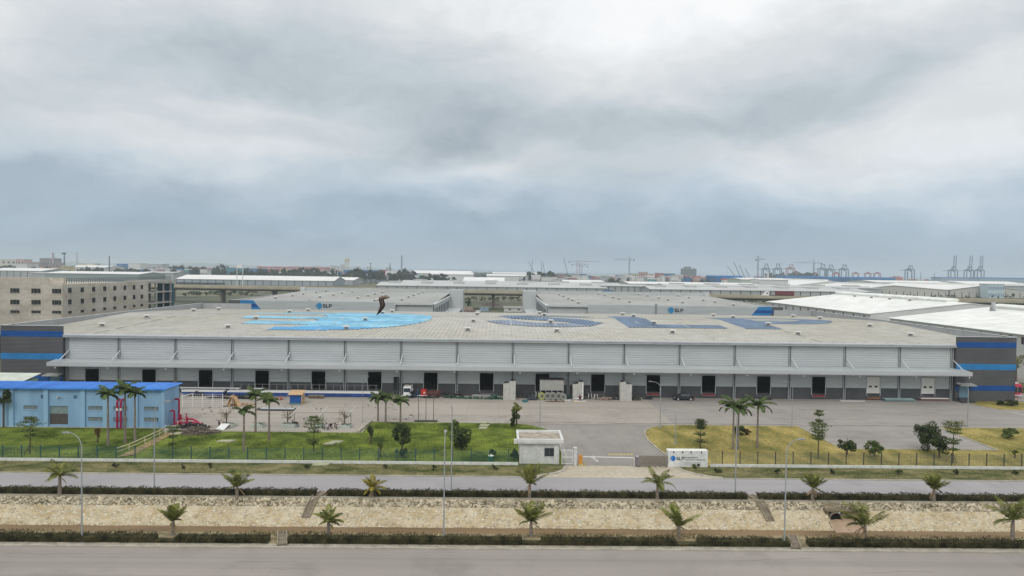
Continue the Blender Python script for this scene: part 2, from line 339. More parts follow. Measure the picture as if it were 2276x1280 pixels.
RX = 900
struct('near_road', MB().poly([(-RX, 20, .004), (RX, 20, .004), (RX, 65.7, .004), (-RX, 65.7, .004)]), m_road)
struct('far_road', MB().poly([(-RX, 82.2, .004), (RX, 82.2, .004), (RX, 88.9, .004), (-RX, 88.9, .004)]), m_road2)
kb = MB()
kb.box(-RX, RX, 65.7, 65.86, 0, .12); kb.box(-RX, RX, 81.98, 82.2, -.1, .13)
kb.box(-RX, 4.6, 88.9, 89.1, 0, .12); kb.box(29.5, RX, 88.9, 89.1, 0, .12); kb.box(4.6, 29.5, 88.9, 89.05, 0, .035)
# curved kerbs of the drive and edges of the lawns
def ribbon(mb, pts, w, z0, z1):
    for i in range(len(pts)-1):
        p, q = Vector((pts[i][0], pts[i][1], 0)), Vector((pts[i+1][0], pts[i+1][1], 0)); d = (q-p).normalized(); n = Vector((-d.y, d.x, 0))*w/2
        mb.slab([p-n-d*w*.2, q-n+d*w*.2, q+n+d*w*.2, p+n-d*w*.2], z0+.0007*(i % 7), z1+.0013*(i % 7))
edgeR = [(24.9, 95.0), (24.9, 100.3), (24.4, 104), (24.1, 109), (24.3, 112.5), (25.0, 115.6), (26.4, 118.0), (28.5, 119.6), (31.3, 120.3)]
edgeL = [(9.4, 100.8), (9.7, 108), (9.6, 112), (8.8, 115.2), (7.2, 117.6), (5.2, 119.2), (2.5, 120.2)]
ribbon(kb, edgeR, .22, 0, .13); ribbon(kb, edgeL, .22, 0, .13)
ribbon(kb, [(31.3, 120.3), (53.2, 120.2), (53.4, 104.9), (78.0, 104.9), (78.6, 120.3), (130, 120.3)], .2, 0, .13)
ribbon(kb, [(2.5, 120.25), (-22.4, 120.55)], .18, 0, .10)
ribbon(kb, [(9.4, 94.0), (9.0, 92.4), (7.8, 90.9), (5.4, 89.6), (4.4, 89.3)], .55, 0, .10)
ribbon(kb, [(24.8, 94.0), (25.4, 92.4), (26.6, 90.9), (28.6, 89.6), (29.6, 89.3)], .45, 0, .10)
struct('kerb', kb, m_kerb)
struct('pavement', MB().poly([(-RX, 65.86, .05), (RX, 65.86, .05), (RX, 66.7, .05), (-RX, 66.7, .05)]), m_pave)
struct('apron', MB().poly([(9.4, 94.5, .016), (9.0, 92.4, .016), (7.8, 90.9, .016), (5.4, 89.6, .016), (4.4, 89.06, .016), (29.6, 89.06, .016), (28.6, 89.6, .016), (26.6, 90.9, .016), (25.4, 92.4, .016), (24.8, 94.5, .016)]), m_apron)
struct('driveway', MB().poly([(9.4, 94.5, .008), (24.8, 94.5, .008)]+[(x, y, .008) for x, y in edgeR]+[(x, y, .008) for x, y in reversed(edgeL)]), m_drive)
struct('yard', MB().poly([(-100, 120.5, .005), (-22.4, 120.5, .005), (31.3, 120.4, .005), (31.3, 147.4, .005), (-100, 147.4, .005)])
       .poly([(-55.4, 112.5, .005), (-22.4, 112.5, .005), (-22.4, 120.5, .005), (-55.4, 120.5, .005)]), m_yard)
cr_ = [gp(*p) for p in ((2122, 886), (2140, 893), (2180, 904), (2222, 911.5), (2290, 914))]
struct('side_yard', MB().poly([(31.3, 120.4, .006), (230, 120.4, .006), (230, 260, .006), (112.6, 260, .006), (112.6, 147.4, .006), (31.3, 147.4, .006)]), m_yard2)
dcb = MB()
for i in range(42): dcb.poly([(1+i*2, 121.2+.12*math.sin(i*1.7), .013), (3.002+i*2, 121.2+.12*math.sin((i+1)*1.7), .013), (3.002+i*2, 121.5+.10*math.sin((i+1)*2.3), .013), (1+i*2, 121.5+.10*math.sin(i*2.3), .013)])
struct('drain_channel', dcb, cm('wet_drain_grate', (.13, .12, .11), var=.35, scale=.5))
tm = MB(); random.seed(31)
for k in range(15):                          # curved tyre marks where lorries turn in
    cx, cy, r0 = random.uniform(-10, 75), random.uniform(112, 126), random.uniform(9, 24); a0 = random.uniform(.15, 1.2)
    for off in (0, 1.9):
        for i in range(16):
            a1, a2 = a0+i*.085, a0+(i+1)*.085; r1 = r0+off; q = [(cx+rr*math.cos(a), cy+rr*.6*math.sin(a)) for rr, a in ((r1, a1), (r1+.28, a1), (r1+.28, a2), (r1, a2))]
            if all(121.8 < p[1] < 143 and -45 < p[0] < 96 for p in q): tm.poly([(p[0], p[1], .0095+.0002*(k % 9)) for p in q])
struct('tyre_marks', tm, mat('tyre_rubber_smear', (.245, .225, .20), var=.22, scale=.5, col2=(.33, .30, .265)))
cb_ = MB(); random.seed(8)
for (sx, sy, n, dx) in ((-24, 62.6, 16, .35), (-20, 61.2, 9, .4), (22, 63.4, 20, .4), (33, 61.0, 14, .5), (-46, 64.0, 18, .4)):
    x0, y0 = sx, sy
    for i in range(n):
        x1, y1 = x0+dx, y0+random.uniform(-.12, .16); cb_.poly([(x0, y0, .0075), (x1, y1, .0075), (x1, y1+.035, .0075), (x0, y0+.035, .0075)]); x0, y0 = x1, y1
struct('road_cracks', cb_, cm('sealed_crack', (.10, .095, .09)))
struct('parking_bay', MB().poly([(53.4, 104.9, .007), (78.0, 104.9, .007), (78.6, 120.4, .007), (53.3, 120.4, .007)]), m_yard2)
gz = .014
def lawnmesh(name, poly, material, z=gz, step=.8, amp=.10):
    """flat lawn outline with a slightly uneven surface inside"""
    import bmesh
    bm = bmesh.new(); f = bm.faces.new([bm.verts.new((p[0], p[1], z)) for p in poly])
    xs = [p[0] for p in poly]; ys = [p[1] for p in poly]
    for ax, lo, hi in (((1, 0, 0), min(xs), max(xs)), ((0, 1, 0), min(ys), max(ys))):
        t = lo+step
        while t < hi:
            bmesh.ops.bisect_plane(bm, geom=bm.verts[:]+bm.edges[:]+bm.faces[:], plane_co=tuple(a*t for a in ax), plane_no=ax); t += step
    for v in bm.verts:
        if not v.is_boundary: v.co.z += amp*(.5+.5*math.sin(v.co.x*1.9+math.sin(v.co.y*1.3)*2)*math.sin(v.co.y*2.3+v.co.x*.7))*random.uniform(.4, 1)
    me = bpy.data.meshes.new(name); bm.to_mesh(me); bm.free(); me.materials.append(material)
    o = bpy.data.objects.new(name, me); C.objects.link(o); return tag(o, kind='structure')
lawnmesh('lawn', [(-130, 94.9), (9.3, 94.9), (9.4, 100.8)]+edgeL[1:]+[(-22.5, 120.5), (-22.5, 112.5), (-55.5, 112.5), (-55.6, 116), (-130, 116)], m_lawn)
lawnmesh('dry_lawn', [(24.9, 94.9), (130, 94.9), (130, 120.2), (78.7, 120.2), (78.1, 104.8), (53.3, 104.8), (53.1, 120.1)]+list(reversed(edgeR[1:])), m_lawn2, amp=.07)
lawnmesh('corner_grass', [(cr_[0][0], 146.6)]+[(p[0], p[1]) for p in cr_]+[(120, 139.5), (114.2, 144), (112.2, 146.6)], m_lawn2, z=.03)
kb2 = MB(); ribbon(kb2, [(p[0], p[1]) for p in cr_], .25, 0, .14); ribbon(kb2, [(120, 139.5), (114.2, 144), (112.3, 149)], .25, 0, .14)
struct('corner_kerb', kb2, m_kerb)
zb = MB()
for i in range(6):
    a = gp(2240+i*9, 915+i*2.2); zb.poly([(a[0], a[1], .012), (a[0]+1.4, a[1]-1.0, .012), (a[0]+1.2, a[1]-1.2, .012), (a[0]-.2, a[1]-.2, .012)])
struct('road_marking', zb, cm('worn_marking_paint', (.55, .53, .48), var=.2, scale=1.5))
ym = MB()
for i in range(7):
    a = gp(1350+i*8, 1010); ym.poly([(a[0], a[1]-.35, .014), (a[0]+.45, a[1]-.35, .014), (a[0]+.75, a[1]+.45, .014), (a[0]+.3, a[1]+.45, .014)])
struct('entrance_marking', ym, cm('faded_yellow_paint', (.48, .37, .17), var=.25, scale=3))
lawnmesh('verge', [(-140, 89.1), (4.4, 89.1), (5.2, 89.75), (7.6, 91.1), (8.8, 92.5), (9.1, 94.4), (-140, 94.4)], m_verge, amp=.14, step=.6)
lawnmesh('right_verge', [(29.7, 89.1), (140, 89.1), (140, 94.4), (25.0, 94.4), (25.6, 92.5), (26.8, 91.1), (28.8, 89.75)], m_verge, amp=.14, step=.6)
struct('median_soil', MB().poly([(-RX, 66.7, .02), (RX, 66.7, .02), (RX, 69.62, .02), (-RX, 69.62, .02)]).poly([(-RX, 80.6, .02), (RX, 80.6, .02), (RX, 81.98, .02), (-RX, 81.98, .02)]),
       mat('median_soil', (.20, .16, .09), var=.3, scale=.8, col2=(.30, .25, .14), fine=4, famp=.25))

# ------------------------------------------------------------------ canal
CUL = ay(1858, 1149, 79.2)
def canal():
    xs = np.arange(-85, 85.01, .3)
    def sheet(rows, name, material, rough):
        V = []; F = []
        for j, (y, z) in enumerate(rows):
            for x in xs:
                k = rough if 0 < j < len(rows)-1 else rough*.25
                V.append((x, y+random.uniform(-k, k)*.5, z+random.uniform(-k, k)*.6+.05*math.sin(x*.7+j)*(1 if 0 < j < len(rows)-1 else 0)))
        n = len(xs)
        for j in range(len(rows)-1):
            for i in range(n-1):
                if name == 'canal_slope' and CUL[0]-.95 < xs[i]+.15 < CUL[0]+2.1: continue
                F.append((j*n+i, j*n+i+1, (j+1)*n+i+1, (j+1)*n+i))
        mb = MB().add(V, F)
        y0, z0 = rows[0]; y1, z1 = rows[-1]
        for a, b in ((-RX, -85), (85, RX)): mb.poly([(a, y0, z0), (b, y0, z0), (b, y1, z1), (a, y1, z1)])
        return struct(name, mb, material)
    lin = lambda a, b, n: [(a[0]+(b[0]-a[0])*i/n, a[1]+(b[1]-a[1])*i/n) for i in range(n+1)]
    sheet(lin((77.3, -2.5), (79.78, -.86), 9), 'canal_slope', m_bank, .07)
    sheet(lin((79.8, -.86), (80.55, -.06), 4), 'canal_rubble_band', m_rubble, .10)
    sheet(lin((69.6, 0), (72.4, -2.5), 6), 'canal_near_slope', m_bank, .07)
    struct('canal_coping', MB().box(-RX, RX, 80.45, 80.75, -.2, .06), m_pave)
    struct('canal_water', MB().poly([(-RX, 71.5, -2.38), (RX, 71.5, -2.38), (RX, 78.0, -2.38), (-RX, 78.0, -2.38)]), m_water)
    # dry weeds along the water line
    P = []
    for i in range(2600):
        x = random.uniform(-62, 62); t = (math.sin(x*.33)+math.sin(x*.91+1)+math.sin(x*.17+2))/3
        if random.random() > .35+.55*t: continue
        h = random.random()**2*(.15+.35*max(0, t)); P.append((x, 77.45+h*1.4+random.uniform(-.12, .1), -2.42+h*.9+random.uniform(0, .18)))
    tag(obj('dry_weeds', MB().leaves(P, .17, up=1.2, aspect=.4), leafm('dry_weed', (.10, .055, .03), (.22, .13, .07))), 'dry reddish weeds along the water line of the canal', 'weeds', kind='stuff')
canal()
def loose_stones():
    rg = random.Random(77); b = MB(); t8 = [(-1, -1, -1), (1, -1, -1), (1, 1, -1), (-1, 1, -1), (-.7, -.7, 1), (.7, -.7, 1), (.7, .7, 1), (-.7, .7, 1)]
    for i in range(7600):
        x = rg.uniform(-60, 60); band = rg.random() < .68
        if CUL[0]-1.3 < x < CUL[0]+2.6: continue
        if not band and math.sin(x*.31)+math.sin(x*.83+2) < rg.uniform(-1.6, 1.8): continue
        u = rg.random(); p = (x, 79.82+.72*u, -.86+.80*u) if band else (x, 77.35+2.4*u**.8, -2.47+1.59*u**.8)
        r = rg.uniform(.05, .125) if band else rg.uniform(.035, .085); a = rg.uniform(0, 3.14); c, s_ = math.cos(a), math.sin(a); k = [rg.uniform(.65, 1.2) for _ in range(8)]
        b.add([(p[0]+r*k[j]*(v[0]*c-v[1]*s_)*1.25, p[1]+r*k[j]*(v[0]*s_+v[1]*c), p[2]+r*.7*k[j]*v[2]) for j, v in enumerate(t8)], [(0, 3, 2, 1), (4, 5, 6, 7), (0, 1, 5, 4), (1, 2, 6, 5), (2, 3, 7, 6), (3, 0, 4, 7)])
    tag(obj('bank_stones', b, mat('pale_bank_stone', (.40, .345, .235), var=.3, scale=2.2, col2=(.60, .54, .415), fine=9)), 'pale rubble stones bedded in the canal slope', 'stones', kind='stuff')
loose_stones()
def chute(px, yr, label, far):
    x = gp(px, yr)[0]; lean = -1.0 if px < 1138 else 1.0
    t = thing('drain_chute', label, 'drain', (x, 81 if far else 67.2, 0), 'concrete drain chutes through the hedges')
    b = MB()
    if far:
        path = [(x, 82.25, .10), (x+lean*.6, 80.5, .0), (x+lean*1.0, 79.6, -.9), (x+lean*1.15, 78.4, -1.7)]
    else:
        path = [(x-lean*.6, 66.2, .16), (x, 68.2, .14), (x+lean*.5, 69.7, .04), (x+lean*.9, 70.7, -.9)]
    f = MB()
    for p, q in zip(path, path[1:]):
        f.bar(p, q, .8, .10)
        for s in (-.45, .45): b.bar((p[0]+s, p[1], p[2]+.06), (q[0]+s, q[1], q[2]+.06), .12, .24)
    obj('channel_floor', f, cm('stained_concrete', (.20, .165, .12), var=.25, scale=2), t); obj('side_wall', b, cm('weathered_concrete', (.30, .255, .18), var=.2, scale=2), t)
chute(718, 1098, 'concrete drain chute cutting the far hedge left of the drive, beside a palm', True)
chute(1668, 1105, 'concrete drain chute cutting the far hedge right of the drive', True)
chute(620, 1205, 'concrete drain chute cutting the near hedge at the left', False)
chute(1776, 1215, 'concrete drain chute cutting the near hedge at the right, near a lamp', False)
def culvert():
    x, y, z = CUL; z = -1.62
    t = thing('culvert', 'dark round culvert pipe opening in the stone canal slope', 'culvert', (x, y, -2.4))
    br = cm('brown_rubble_wall', (.19, .155, .10), var=.4, scale=4, fine=8)
    hw = MB(); x0, x1 = x-1.1, x+2.3
    for a, b, c, d in ((x0, x-.78, -2.6, -.80), (x+.78, x1, -2.6, -.80), (x-.78, x+.78, -2.6, z-.76), (x-.78, x+.78, z+.76, -.80)): hw.box(a, b, 79.35, 79.75, c, d)
    hw.prof([(77.2, -2.6), (79.75, -.84), (79.9, -.84), (79.9, -2.6)], 'x', x0-.12, x0+.02); hw.prof([(77.0, -2.6), (79.75, -.70), (79.9, -.70), (79.9, -2.6)], 'x', x1-.02, x1+.3)
    hw.box(x0-.1, x1+.25, 79.2, 79.9, -.84, -.66); obj('headwall', hw, br, t)
    p = MB(); n = 24; V = []; F = []
    for (yy, r) in ((79.15, .66), (79.15, .79), (79.45, .79), (79.45, .66)):
        for i in range(n): V.append((x+r*math.cos(2*math.pi*i/n), yy, z+r*math.sin(2*math.pi*i/n)))
    for k in range(3): F += [(k*n+i, k*n+(i+1) % n, (k+1)*n+(i+1) % n, (k+1)*n+i) for i in range(n)]
    F += [(3*n+i, 3*n+(i+1) % n, (i+1) % n, i) for i in range(n)]
    obj('pipe', p.add(V, F), cm('pipe_concrete', (.22, .19, .15), var=.2, scale=3), t)
    obj('pipe_bore', MB().cyl((x, 79.40, z), (x, 81.5, z), .67, n=24), cm('pipe_dark', (.008, .008, .008)), t)
    V = []
    for i in range(15):
        for j in range(9):
            u, v = i/14, j/8; V.append((x0+.02+(x1-x0-.04)*(u if v < .6 else u*1.0), 79.34-v*2.5, -2.0+.35*(1-v)*(.4+.6*u)-.42*v+random.uniform(0, .06)))
    obj('soil_spill', MB().add(V, [(i*9+j, i*9+j+1, (i+1)*9+j+1, (i+1)*9+j) for i in range(14) for j in range(8)]), cm('pinkish_soil', (.40, .29, .20), var=.15, scale=2), t)
culvert()

# ------------------------------------------------------------------ hedges
def hedge(x0, x1, yc, label, w=1.1, h=.66, notches=()):
    n = int((x1-x0)*330)
    X = RNG.uniform(x0, x1, n); hh = h*(1+.10*np.sin(X*1.3)+.08*np.sin(X*3.7+1)+.06*np.sin(X*9))
    side = RNG.uniform(0, 1, n)
    Y = np.where(side < .45, yc-w/2+RNG.normal(0, .06, n), yc+RNG.uniform(-w/2, w/2, n))
    Z = np.where(side < .45, RNG.uniform(.05, 1, n)*hh, hh*RNG.uniform(.82, 1.08, n))
    sp = RNG.uniform(0, 1, n) < .06; Z = np.where(sp, hh*RNG.uniform(1.0, 1.2, n), Z)
    keep = np.ones(n, bool)
    for c, r in notches: keep &= ~((abs(X-c) < r) & (Z > .28))
    mb = MB().leaves(np.stack([X, Y, Z], 1)[keep], .15, up=1.0, aspect=.45)
    xs = [x0+.1]+sorted(sum([[c-r, c+r] for c, r in notches], []))+[x1-.1]
    for a, b in zip(xs[::2], xs[1::2]): mb.box(a, b, yc-w/2+.14, yc+w/2-.14, 0, h*.80)
    for c, r in notches: mb.box(c-r+.002, c+r-.002, yc-w/2+.15, yc+w/2-.3, 0, h*.35)
    return tag(obj('hedge', mb, m_hedge), label, 'hedge', 'clipped dark hedges along the canal')
GX = [gp(620, 1205)[0], gp(1776, 1215)[0]]; FX = [gp(718, 1098)[0], gp(1668, 1105)[0]]
hedge(-66, GX[0]-.9, 67.25, 'dark clipped hedge by the near road, left of the left drain chute', notches=((-32.6, 1.0),), w=1.15)
hedge(GX[0]+.9, GX[1]-.9, 67.25, 'long dark clipped hedge by the near road, between the two drain chutes', notches=((3.4, .95), (18.9, 1.1)), w=1.15)
hedge(GX[1]+.9, 66, 67.25, 'dark clipped hedge by the near road, right of the right drain chute', w=1.15)
hedge(-74, FX[0]-.6, 81.3, 'dark clipped hedge on the far canal bank, left of the chute')
hedge(FX[0]+.6, FX[1]-.6, 81.3, 'long dark clipped hedge on the far canal bank, opposite the gate')
hedge(FX[1]+.6, 76, 81.3, 'dark clipped hedge on the far canal bank, right of the chute')

# ------------------------------------------------------------------ palms
def frond(mb, base, azi, el0, length, droop, lw, npair=20, wid=.075, rib=.022, twist=0.0):
    p = Vector(base); pts = [p.copy()]; dirs = []; n = npair
    for i in range(n):
        t = i/n; el = el0-droop*t**1.3
        d = Vector((math.cos(azi)*math.cos(el), math.sin(azi)*math.cos(el), math.sin(el))); dirs.append(d)
        p = p+d*(length/n); pts.append(p.copy())
    for i in range(0, n, 3): mb.bar(pts[i], pts[min(n, i+3)], rib*(1.1-i/n), None)
    for i in range(2, n):
        t = i/n; d = dirs[i]; s = d.cross(Vector((0, 0, 1))); s = s.normalized() if s.length > .05 else Vector((-math.sin(azi), math.cos(azi), 0)); u = s.cross(d).normalized()
        ll = lw*(math.sin(math.pi*min(1, .12+t*.86))**.6)*random.uniform(.85, 1.1)
        for sg in (-1, 1):
            v = (s*sg*.80+d*.62-Vector((0, 0, 1))*(.28+.25*random.random())+u*.15).normalized()
            a = pts[i]; w = d*wid*.5
            mid = a+v*ll*.5; tip = a+(v-Vector((0, 0, .22))).normalized()*ll
            mb.add([tuple(a-w*.5), tuple(a+w*.5), tuple(mid+w), tuple(tip), tuple(mid-w)], [(0, 1, 2, 3, 4)])
DEADM = leafm('dead_frond', (.16, .11, .055), (.30, .22, .12))
def coconut(px, py, h, label, tall=.9, n=13, spread=1.0, lean=0.0, seed=0, bias=None, yellow=False, sup=False, fan=.6):
    random.seed(seed); x, y, _ = gp(px, py)
    t = thing('coconut_palm', label, 'palm', (x, y, 0), 'young coconut palms in two rows along the canal')
    tr = MB(); top = Vector((x+lean, y, tall)); k = 6
    tr.tube([Vector((x, y, -.15)).lerp(top, i/k)+Vector((lean*.15*math.sin(i), 0, 0)) for i in range(k+1)], [.24-.10*i/k for i in range(k+1)], 8)
    if sup:
        for s in (-1, 1): tr.bar((x+s*.55, y-.2, 0), (x+s*.05, y, .95), .05)
    obj('trunk', tr, m_trunk, t)
    cr = MB(); L = (h-tall)*1.04; L = max(L, 1.75); n = max(8, int(n*.92))
    for i in range(n):
        az = 2*math.pi*(i*.381966)+random.uniform(-.25, .25)
        if bias is not None and random.random() < .5: az = bias+random.uniform(-.9, .9)
        young = i/n; el = .35+.5*fan+(1.05-.4*fan)*young+random.uniform(-.12, .12)
        ln = L*random.uniform(.95, 1.2)*(1.12-.08*young)*spread
        frond(cr, (top.x, top.y, top.z-.05), az, min(1.5, el), ln, random.uniform(.85, 1.5)*(1.2-.55*young)*(1.15-.75*fan), .40*L/3+.30, npair=28, wid=.082, rib=.045)
    for i in range(2 if fan < .9 else 1): frond(cr, (top.x, top.y, top.z), random.uniform(0, 6.28), random.uniform(.0, .3), L*.8*spread, 1.2, .5, npair=20, wid=.09, rib=.045)
    dead = MB()
    for i in range(random.randint(1, 3)): frond(dead, (top.x, top.y, top.z-.12), random.uniform(0, 6.28), random.uniform(-.75, -.2), L*random.uniform(.5, .75), .7, .35, npair=14, wid=.07, rib=.04)
    obj('dead_fronds', dead, DEADM, t)
    obj('crown', cr, leafm('yellowing_frond', (.13, .13, .02), (.33, .27, .04)) if yellow else m_coco, t)
coconut(133, 1100, 4.2, 'coconut palm with wide drooping crown, far canal bank, leftmost of its row', tall=2.25, n=11, spread=1.0, seed=1, fan=0.15)
coconut(527, 1104, 3.5, 'bushy coconut palm on the far canal bank, second from left in its row', tall=1.25, n=13, spread=.85, seed=2, fan=0.55)
coconut(828, 1104, 2.8, 'small yellowing coconut palm on the far canal bank, right of the drain chute', tall=1.05, n=8, spread=.9, seed=3, yellow=True, sup=True, fan=0.4)
coconut(1177, 1107, 4.2, 'upright coconut palm on the far bank in front of the guard house', tall=1.7, n=12, spread=.9, seed=4, fan=1.0)
coconut(1461, 1110, 3.8, 'coconut palm with arching fronds on the far bank, in front of the folding gate', tall=1.9, n=11, spread=1.1, seed=5, fan=0.1)
coconut(1806, 1113, 3.4, 'coconut palm with one long drooping yellow frond, far bank, right of the sign', tall=1.6, n=12, spread=.9, seed=16, fan=0.95)
coconut(2075, 1115, 3.5, 'dense coconut palm on the far canal bank, rightmost of its row', tall=1.55, n=15, spread=.85, seed=7, fan=0.9)
coconut(385, 1190, 3.3, 'fan shaped coconut palm in a notch of the near hedge, leftmost of the near row', tall=1.5, n=15, spread=.85, seed=8, fan=1.0)
coconut(730, 1188, 3.2, 'dark sparse coconut palm behind the near hedge, just right of the left chute', tall=1.35, n=10, spread=.8, seed=9, fan=0.5)
coconut(1180, 1192, 3.8, 'tall green coconut palm in the near hedge, straight below the guard house', tall=1.55, n=16, spread=.85, seed=10, fan=0.75)
coconut(1508, 1193, 3.4, 'leaning coconut palm in the near hedge, below the sign wall', tall=1.15, n=11, spread=.9, lean=.08, seed=11, bias=2.6, fan=0.8)
coconut(1922, 1200, 4.2, 'coconut palm bent over the culvert, near hedge row', tall=1.55, n=13, spread=.9, seed=12, bias=2.3, fan=0.7)
coconut(2250, 1210, 4.8, 'largest coconut palm of the near row, at the right edge', tall=2.5, n=13, spread=1.0, seed=13, fan=0.6)
def royal(px, py, h, label, cl=2.0, n=10, seed=0, bias=None):
    random.seed(seed+100); x, y, _ = gp(px, py)
    t = thing('royal_palm', label, 'palm', (x, y, 0), 'slender royal palms on the lawns')
    th = h-cl*.62
    tr = MB(); tr.tube([(x, y, -.1), (x, y, th*.35), (x, y, th*.8), (x, y, th)], [.20, .17, .13, .12], 9); obj('trunk', tr, m_trunk, t)
    sh = MB(); sh.tube([(x, y, th), (x, y, th+.35), (x, y, th+.75)], [.15, .14, .07], 9); obj('crownshaft', sh, m_leaf_m, t)
    cr = MB()
    for i in range(n):
        az = 2*math.pi*(i*.381966)+random.uniform(-.2, .2); young = i/n
        if bias is not None and i > 2 and random.random() < .55: az = bias+random.uniform(-.7, .7)
        frond(cr, (x, y, th+.6), az, .30+1.05*young, cl*random.uniform(.9, 1.15), 1.9-.7*young, .78, npair=26, wid=.15, rib=.05)
    obj('crown', cr, m_royal, t)
royal(240, 990, 8.3, 'royal palm before the blue building, left of the tall red pipes', seed=1)
royal(278, 985, 8.9, 'tallest royal palm before the blue building, just right of the red pipes', seed=2, cl=2.2)
royal(300, 985, 8.2, 'royal palm before the blue building, rightmost of three', seed=3, cl=1.9)
royal(568, 962, 6.8, 'royal palm with pale crown tip behind the lawn, between two others', seed=4, cl=2.1)
royal(598, 980, 7.0, 'royal palm leaning its dark crown left, left of the blue drum shelter', seed=5, bias=2.6)
royal(542, 1005, 6.6, 'thin royal palm with two wide side fronds on the left lawn', seed=6, n=6)
royal(840, 937, 4.6, 'short royal palm at the yard edge, leftmost of three', seed=7, cl=1.9)
royal(857, 940, 5.0, 'short royal palm at the yard edge, middle of three', seed=8, cl=1.8)
royal(890, 942, 4.6, 'short royal palm at the yard edge with one frond drooping right, rightmost of three', seed=9, cl=1.9)
royal(1629, 1000, 7.7, 'royal palm with fronds blown left on the dry lawn, leftmost of three', seed=10, cl=2.9, bias=2.9)
royal(1640, 1000, 7.5, 'royal palm on the dry lawn hidden behind the street lamp, middle of three', seed=11, cl=2.9)
royal(1683, 997, 7.7, 'royal palm on the dry lawn with a frond drooping to the right, rightmost of three', seed=12, cl=2.7)

# ------------------------------------------------------------------ broadleaf trees and shrubs
def crown_pts(c, r, n, clumps, seed, squash=1.0, flat=False):
    rg = np.random.default_rng(seed); cs = []
    for i in range(clumps):
        v = rg.normal(size=3); v /= np.linalg.norm(v); cs.append(np.array(c)+v*np.array(r)*rg.uniform(.30, .92))
    P = []
    for q in cs:
        k = n//clumps; s = rg.normal(size=(k, 3)); s /= np.linalg.norm(s, axis=1)[:, None]
        P.append(q+s*np.array(r)*rg.uniform(.20, .42)*rg.uniform(.55, 1, (k, 1))*np.array([1, 1, squash]))
    return np.concatenate(P), cs
def tree(px, py, h, label, leaf, r=1.3, trunk=.4, n=1800, clumps=16, seed=0, size=.24, name='tree', cat='tree', group='trees and shrubs inside the fence', props=False, rz=None, bare=False, loc=None):
    random.seed(seed+300); x, y, _ = loc or gp(px, py); r = r*1.18; size = size*1.2
    t = thing(name, label, cat, (x, y, 0), group)
    rz = rz or (h-trunk)/2; c = (x, y, h-rz)
    P, cs = crown_pts(c, (r, r, rz), n, clumps, seed)
    P = P[P[:, 2] > .05]
    tr = MB(); tr.tube([(x, y, -.1), (x+.03, y, trunk), (x, y, h-rz*.9), (x, y, h-rz*.3)], [.11+h*.008, .09+h*.006, .07, .03], 7)
    for q in cs[:12]: tr.cyl((x, y, max(.15, min(h-rz, q[2]-.5))), tuple(q), .04, .012, 5, False)
    if props:
        for a in (0.6, 2.7, 4.6): tr.bar((x+1.0*math.cos(a), y+1.0*math.sin(a), 0), (x, y, 1.5), .06)
    obj('trunk', tr, m_wood, t)
    obj('crown', MB().leaves(P, size, aspect=.55), leaf, t)
def tiers(px, py, h, label, leaf, tl, seed=0, props=False, r=1.2, cat='tree'):
    """young tree with branches in level whorls"""
    random.seed(seed+500); x, y, _ = gp(px, py)
    t = thing('tiered_tree', label, cat, (x, y, 0), 'young tiered trees behind the fence')
    tr = MB(); tr.tube([(x, y, -.1), (x+.04, y, h*.5), (x, y, h)], [.10, .06, .02], 6); P = []
    for z, rr in tl:
        for k in range(9):
            a = 2*math.pi*k/9+random.uniform(-.3, .3); L = rr*random.uniform(.7, 1.1)
            e = Vector((x+L*math.cos(a), y+L*math.sin(a), z+L*.22)); tr.cyl((x, y, z), tuple(e), .03, .008, 4, False)
            for j in range(34):
                u = random.uniform(.25, 1.05); P.append((x+L*u*math.cos(a)+random.gauss(0, .14), y+L*u*math.sin(a)+random.gauss(0, .14), z+L*u*.22+random.gauss(0, .07)))
    if props:
        for a in (0.4, 2.5, 4.4): tr.bar((x+.9*math.cos(a), y+.9*math.sin(a), 0), (x, y, 1.6), .055)
    obj('trunk', tr, m_wood, t); obj('crown', MB().leaves(P, .20, aspect=.5), leaf, t)
tiers(67, 1010, 5.2, 'umbrella shaped young tree on two props before the blue building', m_leaf_m, [(2.6, .8), (3.3, 1.3), (4.0, 1.9), (4.6, 1.3), (5.1, .6)], 1, True)
tiers(384, 1000, 3.6, 'small leafy tree beside the white handrail gate', m_leaf_m, [(.8, .6), (1.9, .6), (2.7, .8), (3.2, .9)], 2)
tiers(697, 1005, 5.3, 'tall bright green bushy sapling before the planters', m_leaf_m, [(1.2, .8), (1.6, .9), (2.9, 1.0), (3.5, 1.4), (4.1, 1.6), (4.6, 1.4), (5.1, .8)], 3)
tree(824, 985, 3.2, 'slim dark sapling held by slanting stakes on the left lawn', m_leaf_d, r=.5, trunk=.8, n=600, clumps=8, seed=4, props=True)
tree(845, 1018, 2.6, 'faint thin sapling with stakes near the left fence', m_leaf_m, r=.6, trunk=1.3, n=200, clumps=8, seed=5, props=True)
tree(893, 1008, 4.6, 'round dark green tree on the left lawn below the three short palms', m_leaf_d, r=1.5, trunk=1.4, n=2600, clumps=20, seed=6)
tree(893, 1018, 2.0, 'low dark shrub under the round tree on the left lawn', m_leaf_d, r=.8, trunk=.2, n=600, clumps=8, seed=66, name='shrub', cat='shrub')
tree(1028, 1000, 3.6, 'large dark round shrub on the left lawn beside a lamp', m_leaf_d, r=1.5, trunk=.3, n=2800, clumps=22, seed=7, name='shrub', cat='shrub')
tree(1010, 985, 4.0, 'pale green feathery tree behind the large dark shrub', m_leaf_m, r=1.15, trunk=1.6, n=900, clumps=12, seed=8)
tree(1142, 950, 3.0, 'two tone shrub tree with yellow top at the yard corner behind the guard house', m_leaf_d, r=.8, trunk=.2, n=1300, clumps=12, seed=9)
tree(1148, 945, 4.0, 'yellow green top tree at the yard corner', m_leaf_y, r=1.05, trunk=2.2, n=900, clumps=10, seed=10)
